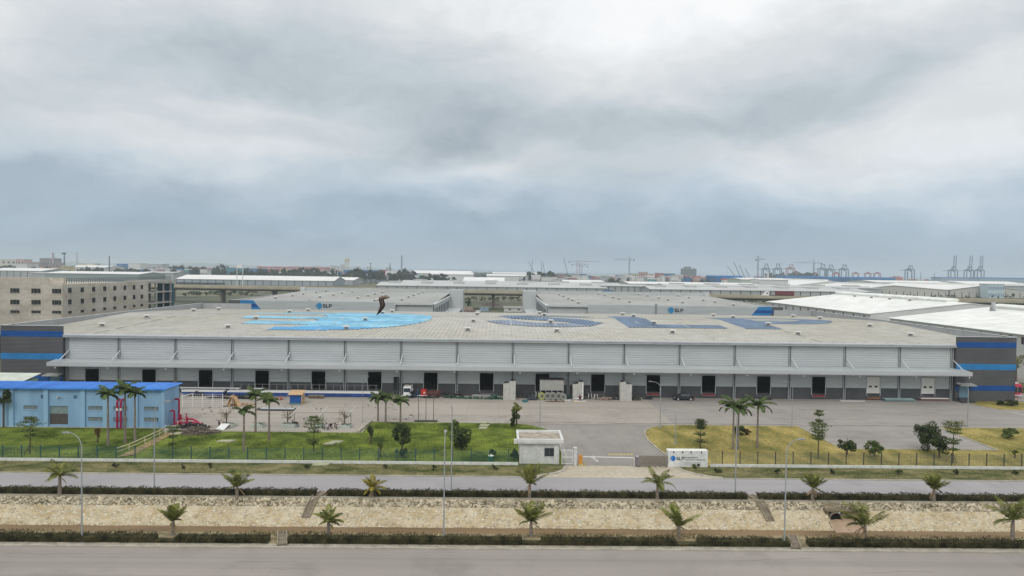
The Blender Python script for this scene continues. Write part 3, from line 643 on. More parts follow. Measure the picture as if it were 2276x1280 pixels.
tree(1094, 1015, 1.3, 'small dark shrub on the lawn left of the guard house', m_leaf_d, r=.5, trunk=.1, n=300, clumps=6, seed=11, name='shrub', cat='shrub')
tree(1143, 1022, 1.8, 'dark bush touching the guard house wall', m_leaf_d, r=.7, trunk=.1, n=700, clumps=9, seed=12, name='shrub', cat='shrub')
tiers(1556, 1000, 4.6, 'slim dark tiered tree behind the sign wall', m_leaf_d, [(1.2, .9), (2.3, .9), (3.3, .8), (3.6, .9), (3.9, .9), (4.2, .8), (4.5, .6)], 13)
tree(1642, 967, 1.5, 'round dark shrub under the palms on the dry lawn', m_leaf_d, r=.95, trunk=.1, n=1000, clumps=12, seed=14, name='shrub', cat='shrub')
tree(1659, 967, 1.1, 'small reddish shrub right of the round one on the dry lawn', leafm('reddish_leaf', (.06, .05, .02), (.13, .09, .03)), r=.65, trunk=.1, n=600, clumps=8, seed=15, name='shrub', cat='shrub')
tiers(1818, 1020, 7.2, 'tall wispy tiered tree at the corner of the parking bay', m_leaf_m, [(2.9, .9), (3.3, 1.0), (3.8, 1.1), (4.2, 1.4), (4.7, 1.5), (5.1, 1.2), (5.6, .5), (6.5, .6), (7.0, .4)], 16)
tree(1882, 1012, 3.0, 'round mid green shrub tree on the left of the parking bay edge', m_leaf_d, r=1.25, trunk=.6, n=1700, clumps=16, seed=17, size=.22)
tree(1943, 1015, 2.7, 'conical green shrub before the parking bay', m_leaf_m, r=1.15, trunk=.1, n=1500, clumps=16, seed=18, name='shrub', cat='shrub')
tree(2062, 1003, 4.9, 'largest very dark tree at the edge of the parking bay', m_leaf_d, r=1.9, trunk=.4, n=4200, clumps=28, seed=19)
tree(2087, 1018, 3.7, 'dark narrow tree just right of the largest dark tree', m_leaf_d, r=1.3, trunk=.9, n=1900, clumps=18, seed=20)
tiers(2117, 1030, 6.0, 'tiered tree on slanting props, right of the dark trees', m_leaf_m, [(2.0, .7), (2.9, .8), (3.3, 1.0), (4.4, 1.1), (4.9, 1.3), (5.4, 1.5), (5.8, 1.3)], 21, True)
tree(2236, 973, 1.7, 'low rounded hedge-like bush on the right dry lawn', m_leaf_m, r=1.6, trunk=.1, n=1600, clumps=14, seed=22, name='shrub', cat='shrub')
tree(2255, 1018, 1.4, 'small brownish sapling on the right dry lawn', m_leaf_y, r=.5, trunk=.5, n=200, clumps=6, seed=23)
tree(2225, 901, 1.2, 'dark bush beside the white posts at the warehouse corner', m_leaf_d, r=1.0, trunk=.1, n=700, clumps=9, seed=24, name='shrub', cat='shrub')
tree(2247, 903, 1.3, 'wider dark bush right of the white posts at the warehouse corner', m_leaf_d, r=1.3, trunk=.1, n=900, clumps=11, seed=25, name='shrub', cat='shrub')
tree(8, 950, 6.6, 'dark leafy tree at the left edge before the blue building', m_leaf_d, r=1.25, trunk=4.0, n=1500, clumps=14, seed=26)
tree(217, 985, 2.6, 'thin reddish sapling before the blue building', leafm('rust_leaf', (.10, .05, .02), (.16, .10, .03)), r=.5, trunk=.9, n=160, clumps=7, seed=27)
for px, py, s in ((466, 1041, 31), (683, 1042, 32), (857, 1042, 33), (963, 1045, 34), (1100, 1045, 35), (257, 1040, 36), (405, 1042, 37)):
    tree(px, py, .75, 'tiny dark weed bush on the roadside verge left of the gate', m_leaf_d, r=.38, trunk=.05, n=90, clumps=5, seed=s, name='weed_bush', cat='bush', group='weed bushes on the left verge')
for px, py, s in ((1597, 1051, 41), (1728, 1053, 42), (1853, 1054, 43), (1996, 1055, 44), (2128, 1055, 45), (2258, 1056, 46)):
    tree(px, py, .75, 'tiny dark weed bush on the roadside verge right of the gate', m_leaf_d, r=.42, trunk=.05, n=110, clumps=5, seed=s, name='weed_bush', cat='bush', group='weed bushes on the right verge')
# grass tufts that stand up from the lawns and verges
def tufts(n, x0, x1, y0, y1, size, name, label, leaf, seed, keep=None):
    rg = np.random.default_rng(seed); X = rg.uniform(x0, x1, n); Y = rg.uniform(y0, y1, n)
    d = np.sin(X*.43+np.sin(Y*.6)*1.7)+np.sin(Y*.8+X*.21)+rg.uniform(-.8, .8, n); k = d > .1
    if keep is not None: k &= keep(X, Y)
    P = np.stack([X[k], Y[k], np.full(k.sum(), .05)+rg.uniform(0, .06, k.sum())], 1)
    tag(obj(name, MB().leaves(P, size, up=2.2, aspect=.35), leaf), label, 'grass', kind='stuff')
inL = lambda X, Y: ~((X < -22.5) & (Y > 112.4)) & ~((X > 2) & (Y < 101)) & ~((X > 4) & (Y > 117)) & (X < 9.2)
tufts(26000, -74, 9.3, 95, 120, .24, 'grass_tufts', 'rough green grass tufts of the left lawn', leafm('grass_blade', (.045, .08, .012), (.14, .175, .03)), 1, inL)
inR = lambda X, Y: ~((X > 53) & (X < 78.8) & (Y > 104.6)) & ~((X < 32) & (Y > 114)) & (X > 25.4)
tufts(15000, 25, 92, 95, 120, .17, 'dry_grass_tufts', 'dry yellow grass tufts of the right lawn', leafm('dry_grass_blade', (.15, .14, .035), (.33, .26, .085)), 2, inR)
tufts(14000, -78, 78, 89.3, 94.3, .20, 'verge_grass_tufts', 'patchy grass tufts on the roadside verge', leafm('verge_blade', (.055, .08, .02), (.16, .165, .06)), 3, lambda X, Y: ~((X > 4) & (X < 30)))
tufts(7000, -60, 60, 68.5, 69.9, .25, 'bank_grass', 'dry grass behind the near hedge', leafm('bank_blade', (.10, .09, .04), (.24, .19, .09)), 4)

# ================================================================== STREET FURNITURE
def lamp_proto(name, h, arm, label, group, straight=False, w=.085):
    m_steel = cm('dull_lamp_steel', (.33, .35, .355), var=.1, rough=.6)
    t = thing(name, label, 'street lamp', (0, 0, 0), group)
    p = MB(); p.cyl((0, 0, -.1), (0, 0, h*.86), w, w*.6, 10); obj('pole', p, m_steel, t)
    a = MB(); pts = []
    for i in range(9):
        u = i/8*math.pi/2; pts.append((arm*(1-math.cos(u)), 0, h*.86+(h*.14)*math.sin(u)))
    a.tube(pts, [w*.6-.015*i/8 for i in range(9)], 7); obj('curved_arm', a, m_steel, t)
    hd = MB(); e = pts[-1]; hd.prof([(e[0]-.08, e[2]-.05), (e[0]+.62, e[2]-.02), (e[0]+.58, e[2]+.07), (e[0]+.1, e[2]+.10)], 'y', -.13, .13); obj('lamp_head', hd, cm('lamp_grey', (.30, .30, .30)), t)
    b = MB(); b.box(-.24, .24, -.24, .24, -.05, .09); b.cyl((0, 0, .09), (0, 0, .55), w*1.5, w*1.1, 10); obj('base', b, m_steel, t)
    return t
L1 = lamp_proto('street_lamp', 10.7, 1.25, 'tall street lamp in the near hedge, arm to the left, leftmost', 'tall street lamps in the two hedges')
place(L1, gp(182, 1203), math.pi)
dup(L1, gp(986, 1203), math.pi/2*1.02, label='tall street lamp in the near hedge, arm seen end on, middle')
dup(L1, gp(1743, 1213), 0.05, label='tall street lamp in the near hedge, arm to the right, next to the right chute')
dup(L1, gp(343, 1088), 0.1, label='tall street lamp on the far bank before the blue building, arm to the right')
dup(L1, gp(1003, 1092), -math.pi/2, label='tall street lamp on the far bank before the left lawn, arm seen end on')
dup(L1, gp(1634, 1100), math.pi*.9, label='tall street lamp on the far bank before the dry lawn palms, arm to the left')
L2 = lamp_proto('yard_lamp', 8.0, 1.5, 'slim yard lamp left of the short palms before the warehouse', 'slim yard lamps along the warehouse yard', w=.085)
place(L2, gp(806, 937), .25, (.5, 1, 1))
dup(L2, gp(1200, 950), 0.2, label='slim yard lamp before the legged steel bin, arm to the right')
dup(L2, gp(1467, 950), math.pi*.97, label='slim yard lamp at the round tip of the dry lawn, arm to the left')
dup(L2, gp(1501, 986), math.pi*.95, (1, 1, .66), label='shorter yard lamp standing inside the dry lawn, arm to the left')
dup(L2, gp(1760, 948), math.pi*.9, (.7, 1, 1), label='slim yard lamp at the left corner of the parking bay')
dup(L2, gp(2150, 951), math.pi, label='slim yard lamp at the far right of the yard')
def flag(px, label):
    x, y, _ = gp(px, 938); t = thing('flag_pole', label, 'flag pole', (x, y, 0), 'dark bare flag poles')
    obj('pole', MB().cyl((x, y, .25), (x, y, 7.0), .055, .03, 8), cm('dark_metal', (.06, .05, .045)), t)
    obj('base', MB().box(x-.7, x+.7, y-.35, y+.35, 0, .28), cm('dark_plinth', (.05, .055, .04)), t)
flag(930, 'dark bare flag pole, leftmost of three by the yard'); flag(946.5, 'dark bare flag pole, middle of three by the yard'); flag(963.5, 'dark bare flag pole, rightmost of three by the yard')

# ------------------------------------------------------------------ fences
def fence(x0, x1, y, step, label, wire, post, off=0):
    t = thing('mesh_fence', label, 'fence', ((x0+x1)/2, y, 0))
    obj('base_wall', MB().box(x0, x1, y-.09, y+.09, -.1, .36), cm('white_rendered_wall', (.70, .71, .66), var=.12, scale=1.5), t)
    w = MB(); n = int((x1-x0)/.2)
    for i in range(n):
        x = x0+.1+i*.2; w.bar((x, y, .45), (x, y, 2.0), .016)
    for k in range(8): w.bar((x0, y+.008, .5+k*.21), (x1, y+.008, .5+k*.21), .018)
    obj('wire_mesh', w, wire, t)
    pm = None; x = x0+off; 
    while x <= x1+.01:
        if pm is None: pm = obj('post', MB().box(x-.055, x+.055, y+.02, y+.12, .42, 2.12).box(x-.07, x+.07, y, y+.14, 2.12, 2.16), post, t); xq = x
        else: p = pm.copy(); C.objects.link(p); p.location.x = x-xq
        x += step
    return t
fx = gp(1153, 1030)[0]
fence(fx-79.8, fx-.1, 94.65, 2.58, 'blue green wire mesh fence along the left lawn on a low white wall', cm('blue_green_wire', (.05, .16, .15)), cm('blue_green_post', (.035, .085, .12)), .9)
fence(29.7, 92, 94.65, 2.5, 'dark wire mesh fence along the dry right lawn on a low white wall', cm('grey_wire', (.17, .18, .16)), cm('dark_post', (.05, .045, .04)), 1.7)

# ------------------------------------------------------------------ guard house, gate and sign
def guard_house():
    x0, x1, y0, y1, h = 2.95, 8.55, 95.25, 100.2, 2.95
    t = thing('guard_house', 'small white guard house with a flat roof and one window beside the gate', 'guard house', (5.7, 97, 0))
    w = cm('off_white_render', (.60, .60, .58), var=.12, scale=.8, fine=4)
    wx0, wx1, wz0, wz1 = 6.45, 7.85, 1.05, 2.25
    b = MB()
    b.box(x0, wx0, y0, y0+.2, -.1, h).box(wx1, x1, y0, y0+.2, -.1, h).box(wx0, wx1, y0, y0+.2, -.1, wz0).box(wx0, wx1, y0, y0+.2, wz1, h)
    b.box(x0, x0+.2, y0+.2, y1-.2, -.1, h).box(x1-.2, x1, y0+.2, y1-.2, -.1, h).box(x0, x1, y1-.2, y1, -.1, h)
    obj('wall', b, w, t)
    obj('pilaster', MB().box(x1-.75, x1-.06, y0-.16, y0-.002, -.1, h), w, t); obj('pilaster', MB().box(x0+.02, x0+.3, y0-.1, y0-.002, -.1, h), w, t)
    wn = obj('window', MB().box(wx0, wx1, y0+.10, y0+.14, wz0, wz1), m_glass, t)
    fr = MB(); fr.box(wx0, wx1, y0+.02, y0+.09, wz0-.002, wz0+.06).box(wx0, wx1, y0+.02, y0+.09, wz1-.06, wz1).box(wx0, wx0+.06, y0+.02, y0+.09, wz0, wz1).box(wx1-.06, wx1, y0+.02, y0+.09, wz0, wz1).box((wx0+wx1)/2-.03, (wx0+wx1)/2+.03, y0+.02, y0+.09, wz0, wz1)
    obj('frame', fr, cm('dark_frame', (.10, .09, .08)), wn)
    obj('sill', MB().box(wx0-.08, wx1+.08, y0-.08, y0-.003, wz0-.09, wz0-.01), w, wn)
    r = MB(); X0, X1, Y0, Y1 = x0-.35, x1+.55, y0-.45, y1+.3
    r.box(X0, X1, Y0, Y1, h, h+.25)
    obj('roof_slab', r, w, t)
    pp = MB(); z0, z1 = h+.25, h+.62
    pp.box(X0, X1, Y0, Y0+.32, z0, z1).box(X0, X1, Y1-.25, Y1, z0, z1).box(X0, X0+.3, Y0+.32, Y1-.25, z0, z1).box(X1-.3, X1, Y0+.32, Y1-.25, z0, z1)
    pa = obj('parapet', pp, cm('clean_white_render', (.72, .72, .69), var=.08, scale=.8), t)
    obj('roof_screed', MB().box(X0+.3, X1-.3, Y0+.32, Y1-.25, z0, z0+.03), cm('dusty_roof_screed', (.35, .30, .235), var=.2, scale=.9, col2=(.41, .36, .29), fine=4), t)
    obj('wall_unit', MB().box(x0-.75, x0-.36, y0+1.2, y0+1.7, 2.5, 3.1), m_white, t)
    dn = MB()
    for i, a in enumerate((.14, .28, .42, .56)): dn.bar((x1+.1+a*.2, y0-.1, 2.3-a*1.5), (x1+.55+a*.6, y0-.1, 2.1-a*1.6), .05)
    obj('brace', MB().bar((x1+.25, y0+.3, h), (x1+1.05, y0+.3, .95), .14), m_white, t)
guard_house()
def ped_gate():
    x0, x1, y = 8.85, 10.45, 94.9
    t = thing('pedestrian_gate', 'narrow white barred pedestrian gate between guard house and drive', 'gate', (x0, y, 0))
    f = MB()
    for x in (x0, x1-.08): f.box(x, x+.08, y-.04, y+.04, .08, 2.1)
    for z in (.1, 1.05, 2.03): f.box(x0+.08, x1-.08, y-.035, y+.035, z, z+.08)
    obj('frame', f, m_white, t); b = MB()
    for i in range(11): b.box(x0+.15+i*.125, x0+.18+i*.125, y-.02, y+.02, .18, 2.03)
    obj('bars', b, m_white, t)
    tag(obj('gate_pillar', MB().box(10.55, 10.95, 94.6, 95.2, -.05, 2.35).box(10.50, 11.0, 94.55, 95.25, 2.35, 2.45), cm('off_white_render', (.6, .6, .58))), 'pale square pillar at the right of the pedestrian gate', 'pillar')
ped_gate()
def barrier():
    x, y = 11.45, 94.75
    t = thing('barrier_gate', 'boom barrier with an orange cabinet and a long thin white arm', 'barrier', (x, y, 0))
    obj('cabinet', MB().box(x-.22, x+.28, y-.2, y+.2, .25, 1.35).box(x-.18, x+.24, y-.16, y+.16, 1.35, 1.45), cm('orange_paint', (.62, .27, .05), var=.1), t)
    obj('base', MB().box(x-.32, x+.42, y-.3, y+.3, 0, .25).box(x+.45, x+.75, y-.2, y+.2, 0, .3), cm('yellow_base', (.45, .38, .18), var=.2), t)
    arm = obj('arm', MB().bar((x+.28, y, 1.22), (19.0, y, 1.12), .09), m_white, t)
    fl = MB(); q = gp(1316, 1010, 1.1)[0]
    fl.add([(q-.75, y-.05, 1.22), (q, y-.1, 1.42), (q+.35, y-.06, 1.25), (q+.1, y-.12, 1.1), (q+.75, y-.1, .62), (q+.45, y-.05, .52), (q-.1, y-.08, 1.0)], [(0, 1, 2, 3), (3, 4, 5, 6), (0, 3, 6)])
    obj('hanging_rag', fl, cm('white_cloth', (.75, .75, .73)), arm)
    obj('arm_rest', MB().box(19.0, 19.12, y-.06, y+.06, 0, 1.08), m_white, t)
barrier()
def folding_gate():
    x0, x1, y = 19.1, 23.55, 94.35
    t = thing('folding_gate', 'brown steel folding gate pulled back against the sign wall', 'gate', (x0, y, 0))
    b = MB(); n = 16; d = (x1-x0-.6)/n
    for i in range(n+1):
        x = x0+.6+i*d
        for yy in (y-.28, y+.28): b.box(x-.022, x+.022, yy-.02, yy+.02, .12, 1.5)
        b.box(x-.03, x+.03, y-.3, y+.3, 1.5, 1.56)
        if i < n:
            for yy in (y-.25, y+.25):
                for z0 in (.2, .62, 1.04): b.bar((x, yy, z0), (x+d, yy, z0+.4), .03); b.bar((x, yy+.03, z0+.4), (x+d, yy+.03, z0), .03)
    obj('lattice', b, cm('bronze_steel', (.30, .25, .20), var=.3, scale=4, rough=.4, metal=.4), t)
    m = MB(); m.box(x0, x0+.5, y-.3, y+.3, .1, 1.35); obj('motor_box', m, cm('grey_brown_box', (.20, .18, .19)), t)
    obj('beacon', MB().lathe([(.09, 0), (.09, .12), (.03, .18)], (x0+.25, y, 1.35)), m_white, t)
    wh = MB()
    for i in range(0, n+1, 3): wh.cyl((x0+.6+i*d, y-.3, .06), (x0+.6+i*d, y-.22, .06), .07, n=8)
    obj('wheels', wh, m_black, t)
folding_gate()

# lettering: built outlines, heavy sans like the photographed logo
def letter(ch, mb, X, Z, h, put):
    """h = cap height; put(u, v) maps sign coordinates to space"""
    def strip(pts, w):
        for (a, b) in zip(pts, pts[1:]):
            d = Vector((b[0]-a[0], b[1]-a[1])); 
            if d.length < 1e-6: continue
            d.normalize(); n = Vector((-d.y, d.x))*w/2; e = d*w*.18
            q = [Vector(a)-e+n, Vector(a)-e-n, Vector(b)+e-n, Vector(b)+e+n]
            mb.add([put(v.x, v.y) for v in q], [(0, 1, 2, 3)])
    w = .215*h
    if ch == 'L':
        for r in ((0, 0, .23, 1), (.23, 0, .66, .19)):
            mb.add([put(X+a*h, Z+b*h) for a, b in ((r[0], r[1]), (r[2], r[1]), (r[2], r[3]), (r[0], r[3]))], [(0, 1, 2, 3)])
        return .72*h
    if ch == 'P':
        mb.add([put(X+a*h, Z+b*h) for a, b in ((0, 0), (.24, 0), (.24, 1), (0, 1))], [(0, 1, 2, 3)])
        N = 12; out = [(.24, 1), (.50, 1)]; inn = [(.24, .82), (.47, .82)]
        for i in range(1, N+1):
            t = math.pi/2-math.pi*i/N; out.append((.50+.33*math.cos(t), .665+.335*math.sin(t))); inn.append((.47+.14*math.cos(t), .665+.155*math.sin(t)))
        out.append((.24, .33)); inn.append((.24, .51))
        for (o1, o2, i1, i2) in zip(out, out[1:], inn, inn[1:]): mb.add([put(X+a*h, Z+b*h) for a, b in (i1, o1, o2, i2)], [(0, 1, 2, 3)])
        return .86*h
    if ch == 'S':
        pts = []
        for i in range(13):
            t = .12*math.pi+(1.42*math.pi)*i/12; pts.append((.40+.29*math.cos(t), .715+.19*math.sin(t)))
        for i in range(1, 14):
            t = .5*math.pi-1.42*math.pi*i/13; pts.append((.40+.32*math.cos(t), .295+.2*math.sin(t)))
        N = len(pts); L_, R_ = [], []
        for i in range(N):
            a, b = pts[max(0, i-1)], pts[min(N-1, i+1)]; d = Vector((b[0]-a[0], b[1]-a[1])).normalized(); n = Vector((-d.y, d.x))*.105
            L_.append((pts[i][0]+n.x, pts[i][1]+n.y)); R_.append((pts[i][0]-n.x, pts[i][1]-n.y))
        for i in range(N-1): mb.add([put(X+a*h, Z+b*h) for a, b in (R_[i], R_[i+1], L_[i+1], L_[i])], [(0, 1, 2, 3)])
        return .82*h
def globe(mb, X, Z, r, put, cols=True):
    """right-hand half disc with speed stripes running left"""
    N = 16; k = 9; zs = [-1+2*i/k for i in range(k+1)]
    for i in range(k):
        z0, z1 = zs[i]+.03, zs[i+1]-.03
        e = lambda z: math.sqrt(max(0, 1-z*z))
        left = [-.28, -.95, -.62, -1.12, -.80, -1.15, -.70, -1.0, -.34][i]
        full = [.02, .1, -.05, .12, -.1, .1, -.05, .1, .02][i]
        mb.k = 0 if i % 2 == 0 else 1
        mb.add([put(X+left*e((z0+z1)/2)*r, Z+z0*r), put(X+e(z0)*r, Z+z0*r), put(X+e(z1)*r, Z+z1*r), put(X+left*e((z0+z1)/2)*r, Z+z1*r)], [(0, 1, 2, 3)])
        if i < k-1: mb.add([put(X+full*r-.2*r, Z+z1*r), put(X+e(z1)*r, Z+z1*r), put(X+e(zs[i+1]+.03)*r, Z+(zs[i+1]+.03)*r), put(X+full*r-.2*r, Z+(zs[i+1]+.03)*r)], [(0, 1, 2, 3)])
m_globe = cm('logo_blue', (.01, .12, .46), var=.05); m_globe2 = cm('logo_light_blue', (.02, .22, .60), var=.05); m_ink = cm('logo_black', (.012, .014, .02), var=.05)
def logo(parent, x, y, z, h, mats=None):
    put = lambda u, v: (u, y, v)
    g = MB(); globe(g, x+.72*h, z+.5*h, .88*h, put); obj('logo_globe', g, mats or [m_globe, m_globe2], parent)
    b = MB(); X = x+1.78*h
    for ch in 'SLP': X += letter(ch, b, X, z, h, put)+.05*h
    obj('logo_letters', b, m_ink, parent)
def text_line(parent, s, x, y, z, size, material, bold=.01):
    cu = bpy.data.curves.new('lettering', 'FONT'); cu.body = s; cu.size = size; cu.offset = bold
    to = bpy.data.objects.new('lettering', cu); C.objects.link(to)
    bpy.context.view_layer.update(); me = bpy.data.meshes.new_from_object(to.evaluated_get(bpy.context.evaluated_depsgraph_get())); mb = MB()
    mb.add([(x+v.co.x, y, z+v.co.y) for v in me.vertices], [tuple(p.vertices) for p in me.polygons])
    bpy.data.meshes.remove(me); bpy.data.objects.remove(to); bpy.data.curves.remove(cu)
    return obj('lettering', mb, material, parent)
def sign():
    x0, x1, y0, y1, h = 23.65, 29.2, 94.2, 95.35, 2.25
    t = thing('sign_wall', 'white box sign wall with a blue globe logo and black lettering beside the gate', 'sign', (26.4, 94.8, 0))
    obj('block', MB().box(x0, x1, y0, y1, -.1, h), cm('sign_white', (.72, .73, .71), var=.05, scale=.8, fine=3), t)
    obj('cap', MB().box(x0-.03, x1+.03, y0-.03, y1+.03, h+.002, h+.06), cm('sign_cap', (.80, .79, .74), var=.06), t)
    logo(t, x0+.30, y0-.012, 1.0, .46)
    g = cm('small_lettering', (.10, .10, .11))
    text_line(t, 'SLP PARK HAIPHONG', x0+2.22, y0-.012, 1.30, .20, g); text_line(t, 'CÔNG TY TNHH SLP PARK HAIPHONG', x0+2.22, y0-.012, 1.00, .167, g)
    for k, (n, L) in enumerate(((14, 2.5), (11, 2.0), (8, 1.4))):
        b = MB(); random.seed(k); x = x0+2.1
        while x < x0+2.1+L:
            d = random.uniform(.06, .24); b.add([(x, y0-.012, .62-k*.16), (x+d, y0-.012, .62-k*.16), (x+d, y0-.012, .68-k*.16), (x, y0-.012, .68-k*.16)], [(0, 1, 2, 3)]); x += d+.05
        obj('fine_print', b, cm('fine_print_grey', (.22, .22, .22)), t)
    for f in (.14, .37, .58, .84):
        s = MB(); x = x0+(x1-x0)*f; s.cyl((x, y0-.02, h+.04), (x-.12, y0-.30, h+.02), .02, n=6); s.bar((x-.12, y0-.26, h-.02), (x-.12, y0-.42, h-.14), .16, .10); obj('spotlight', s, cm('dark_metal', (.06, .05, .045)), t)
    tree(1545, 1040, .7, 'low weeds growing against the foot of the sign wall', m_leaf_m, r=.7, trunk=.05, n=200, clumps=6, seed=51, name='weed_bush', cat='bush', group='weed bushes on the right verge')
sign()

# ------------------------------------------------------------------ blue pump house
def pump_house():
    xl, xr, y0, y1 = -96.0, -55.7, 114.4, 119.7; h0, h1 = 6.52, 6.50
    t = thing('pump_house', 'long light blue rendered building with a bright blue sheet roof', 'building', (xr-15, 117, 0))
    bl = mat('light_blue_render', (.245, .41, .60), var=.07, scale=.5, col2=(.27, .44, .625), stretch=(1, 1, .25))
    X = lambda px: ay(px, 900, y0)[0]; Zz = lambda py: ay(200, py, y0)[2]
    opens = []
    for a, b in ((52, 83), (196, 228), (252, 283), (320, 352)):
        opens += [(X(a), X(b), Zz(911.5), Zz(902.5)), (X(a), X(b), Zz(936.5), Zz(927))]
    opens.append((X(110), X(151), Zz(944), Zz(903)))
    sq = [(X(91), X(99), Zz(887), Zz(879)), (X(164), X(172), Zz(887), Zz(879))]
    xs = sorted(set([xl, xr]+sum([[o[0], o[1]] for o in opens+sq], []))); w = MB()
    for a, b in zip(xs, xs[1:]):
        col = sorted([(o[2], o[3]) for o in opens+sq if o[0] <= a+1e-4 and o[1] >= b-1e-4]); z = -.1
        for c, d in col: w.box(a, b, y0, y0+.25, z, c); z = d
        w.box(a, b, y0, y0+.25, z, h0)
    w.prof([(y0+.25, -.1), (y1, -.1), (y1, h1), (y0+.25, h0)], 'x', xr-.25, xr); w.box(xl, xr, y1-.2, y1, -.1, h1-.02); w.box(xl, xr-.25, y0+1.5, y0+1.6, 0, h0-.05)
    obj('wall', w, bl, t)
    rf = MB(); n = 90
    rf.prof([(y0-.55, h0+.02), (y1+.4, h1+.06), (y1+.4, h1+.16), (y0-.55, h0+.12)], 'x', xl, xr+.35)
    for i in range(n):
        x = xl+.2+i*(xr+.1-xl)/n; rf.prof([(y0-.54, h0+.121), (y1+.39, h1+.161), (y1+.39, h1+.2), (y0-.54, h0+.16)], 'x', x, x+.07)
    rf.prof([(y0-.56, h0-.12), (y0-.55, h0+.14), (y0-.62, h0+.14), (y0-.62, h0-.12)], 'x', xl, xr+.36)
    obj('roof', rf, mat('bright_blue_sheet', (.045, .225, .70), rough=.5, var=.14, scale=.5, col2=(.07, .27, .74), stretch=(1, .12, 1), fine=1.5), t)
    blp = mat('paler_blue_render', (.29, .475, .655), var=.05, scale=.4)
    for px in (27, 104, 186, 235, 303, 365):
        x = X(px); obj('pilaster', MB().box(x-.36, x+.36 if px < 365 else xr, y0-.30, y0-.003, -.1, h0-.1), blp, t)
    for i, o in enumerate(opens[:-1]):
        f = obj('louvre_window', MB().box(o[0], o[1], y0+.16, y0+.2, o[2], o[3]), cm('louvre_shade', (.13, .15, .16), var=.2, scale=2), t)
        s = MB(); k = int((o[1]-o[0])/.22)
        for j in range(k): s.box(o[0]+.04+j*.22, o[0]+.12+j*.22, y0+.12, y0+.155, o[2]+.02, o[3]-.02)
        obj('slats', s, cm('grey_slat', (.36, .42, .44)), f); obj('sill', MB().box(o[0]-.1, o[1]+.1, y0-.06, y0-.004, o[2]-.14, o[2]-.02), bl, f)
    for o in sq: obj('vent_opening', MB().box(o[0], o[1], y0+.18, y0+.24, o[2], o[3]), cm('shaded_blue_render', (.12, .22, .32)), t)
    o = opens[-1]; zm = Zz(921)
    obj('door_transom', MB().box(o[0], o[1], y0+.14, y0+.19, zm, o[3]), cm('greenish_panel', (.21, .28, .27), var=.15, scale=2), t)
    d = MB().box(o[0], o[1], y0+.12, y0+.17, o[2], zm-.03)
    for k in range(9): d.box(o[0]+.05, o[1]-.05, y0+.09, y0+.119, o[2]+.08+k*.2, o[2]+.2+k*.2)
    obj('roller_door', d, cm('brown_roller_steel', (.105, .09, .085), var=.15, scale=2), t)
    l = MB(); x = X(132); l.cyl((x-.25, y0-.1, Zz(882)), (x+.5, y0-.5, Zz(881)), .06, n=7); l.lathe([(.16, 0), (.1, .22)], (x-.2, y0-.25, Zz(884))); obj('wall_lamp', l, m_steel, t)
    obj('ground_step', MB().box(xl, xr+.4, y0-.5, y0-.2, -.1, .1), m_kerb, t)
pump_house()
m_pipe = cm('crimson_pipe', (.40, .02, .075), var=.12, rough=.4)
def pipes():
    y = 113.6
    for px, lab in ((260.5, 'tall crimson pipe riser on the blue wall, left of the pair'), (268.5, 'tall crimson pipe riser on the blue wall, right of the pair')):
        x = ay(px, 920, y)[0]; zt = ay(px, 889, y)[2]
        t = thing('pipe_riser', lab, 'pipe', (x, y, 0), 'twin crimson pipe risers')
        obj('riser', MB().tube([(x, y, -.1), (x, y, zt-.4), (x+.03, y+.2, zt-.08), (x+.04, y+.65, zt)], .165, 10), m_pipe, t)
        obj('flange', MB().cyl((x, y, 1.30), (x, y, 1.42), .29, n=12), m_pipe, t)
        obj('white_band', MB().cyl((x, y, zt-1.75), (x, y, zt-1.35), .175, n=10), m_white, t)
    t = thing('valve_manifold', 'crimson pipes and valves bending out of the blue end wall', 'pipe', (-54.6, 117.5, 0))
    m = MB(); x = -54.9
    m.tube([(x-.6, 117.5, 4.3), (x, 117.5, 4.3), (x+.1, 117.5, 4.1), (x+.1, 117.5, 0)], .17, 9); m.tube([(x-.6, 116.0, 2.6), (x-.1, 116.0, 2.6), (x, 116.0, 2.4), (x, 116.0, 0)], .16, 9)
    m.tube([(x, 116, .5), (x+2.8, 116.6, .5), (x+4.6, 116.2, .3)], .16, 9); m.tube([(x, 117.5, .9), (x+2.3, 117.8, .8), (x+3.6, 117.4, .2)], .16, 9); m.cyl((x+.9, 116.4, 0), (x+.9, 116.4, 1.9), .16, n=9)
    obj('pipework', m, m_pipe, t); v = MB()
    for q in ((x+.6, 116.1, .5), (x+1.9, 116.4, .5), (x+1.3, 117.6, .9)): v.cyl((q[0]-.12, q[1], q[2]), (q[0]+.12, q[1], q[2]), .38, n=10); v.cyl(q, (q[0], q[1], q[2]+.85), .07, n=7); v.cyl((q[0], q[1], q[2]+.85), (q[0], q[1], q[2]+.9), .28, n=10)
    obj('valves', v, m_pipe, t)
pipes()
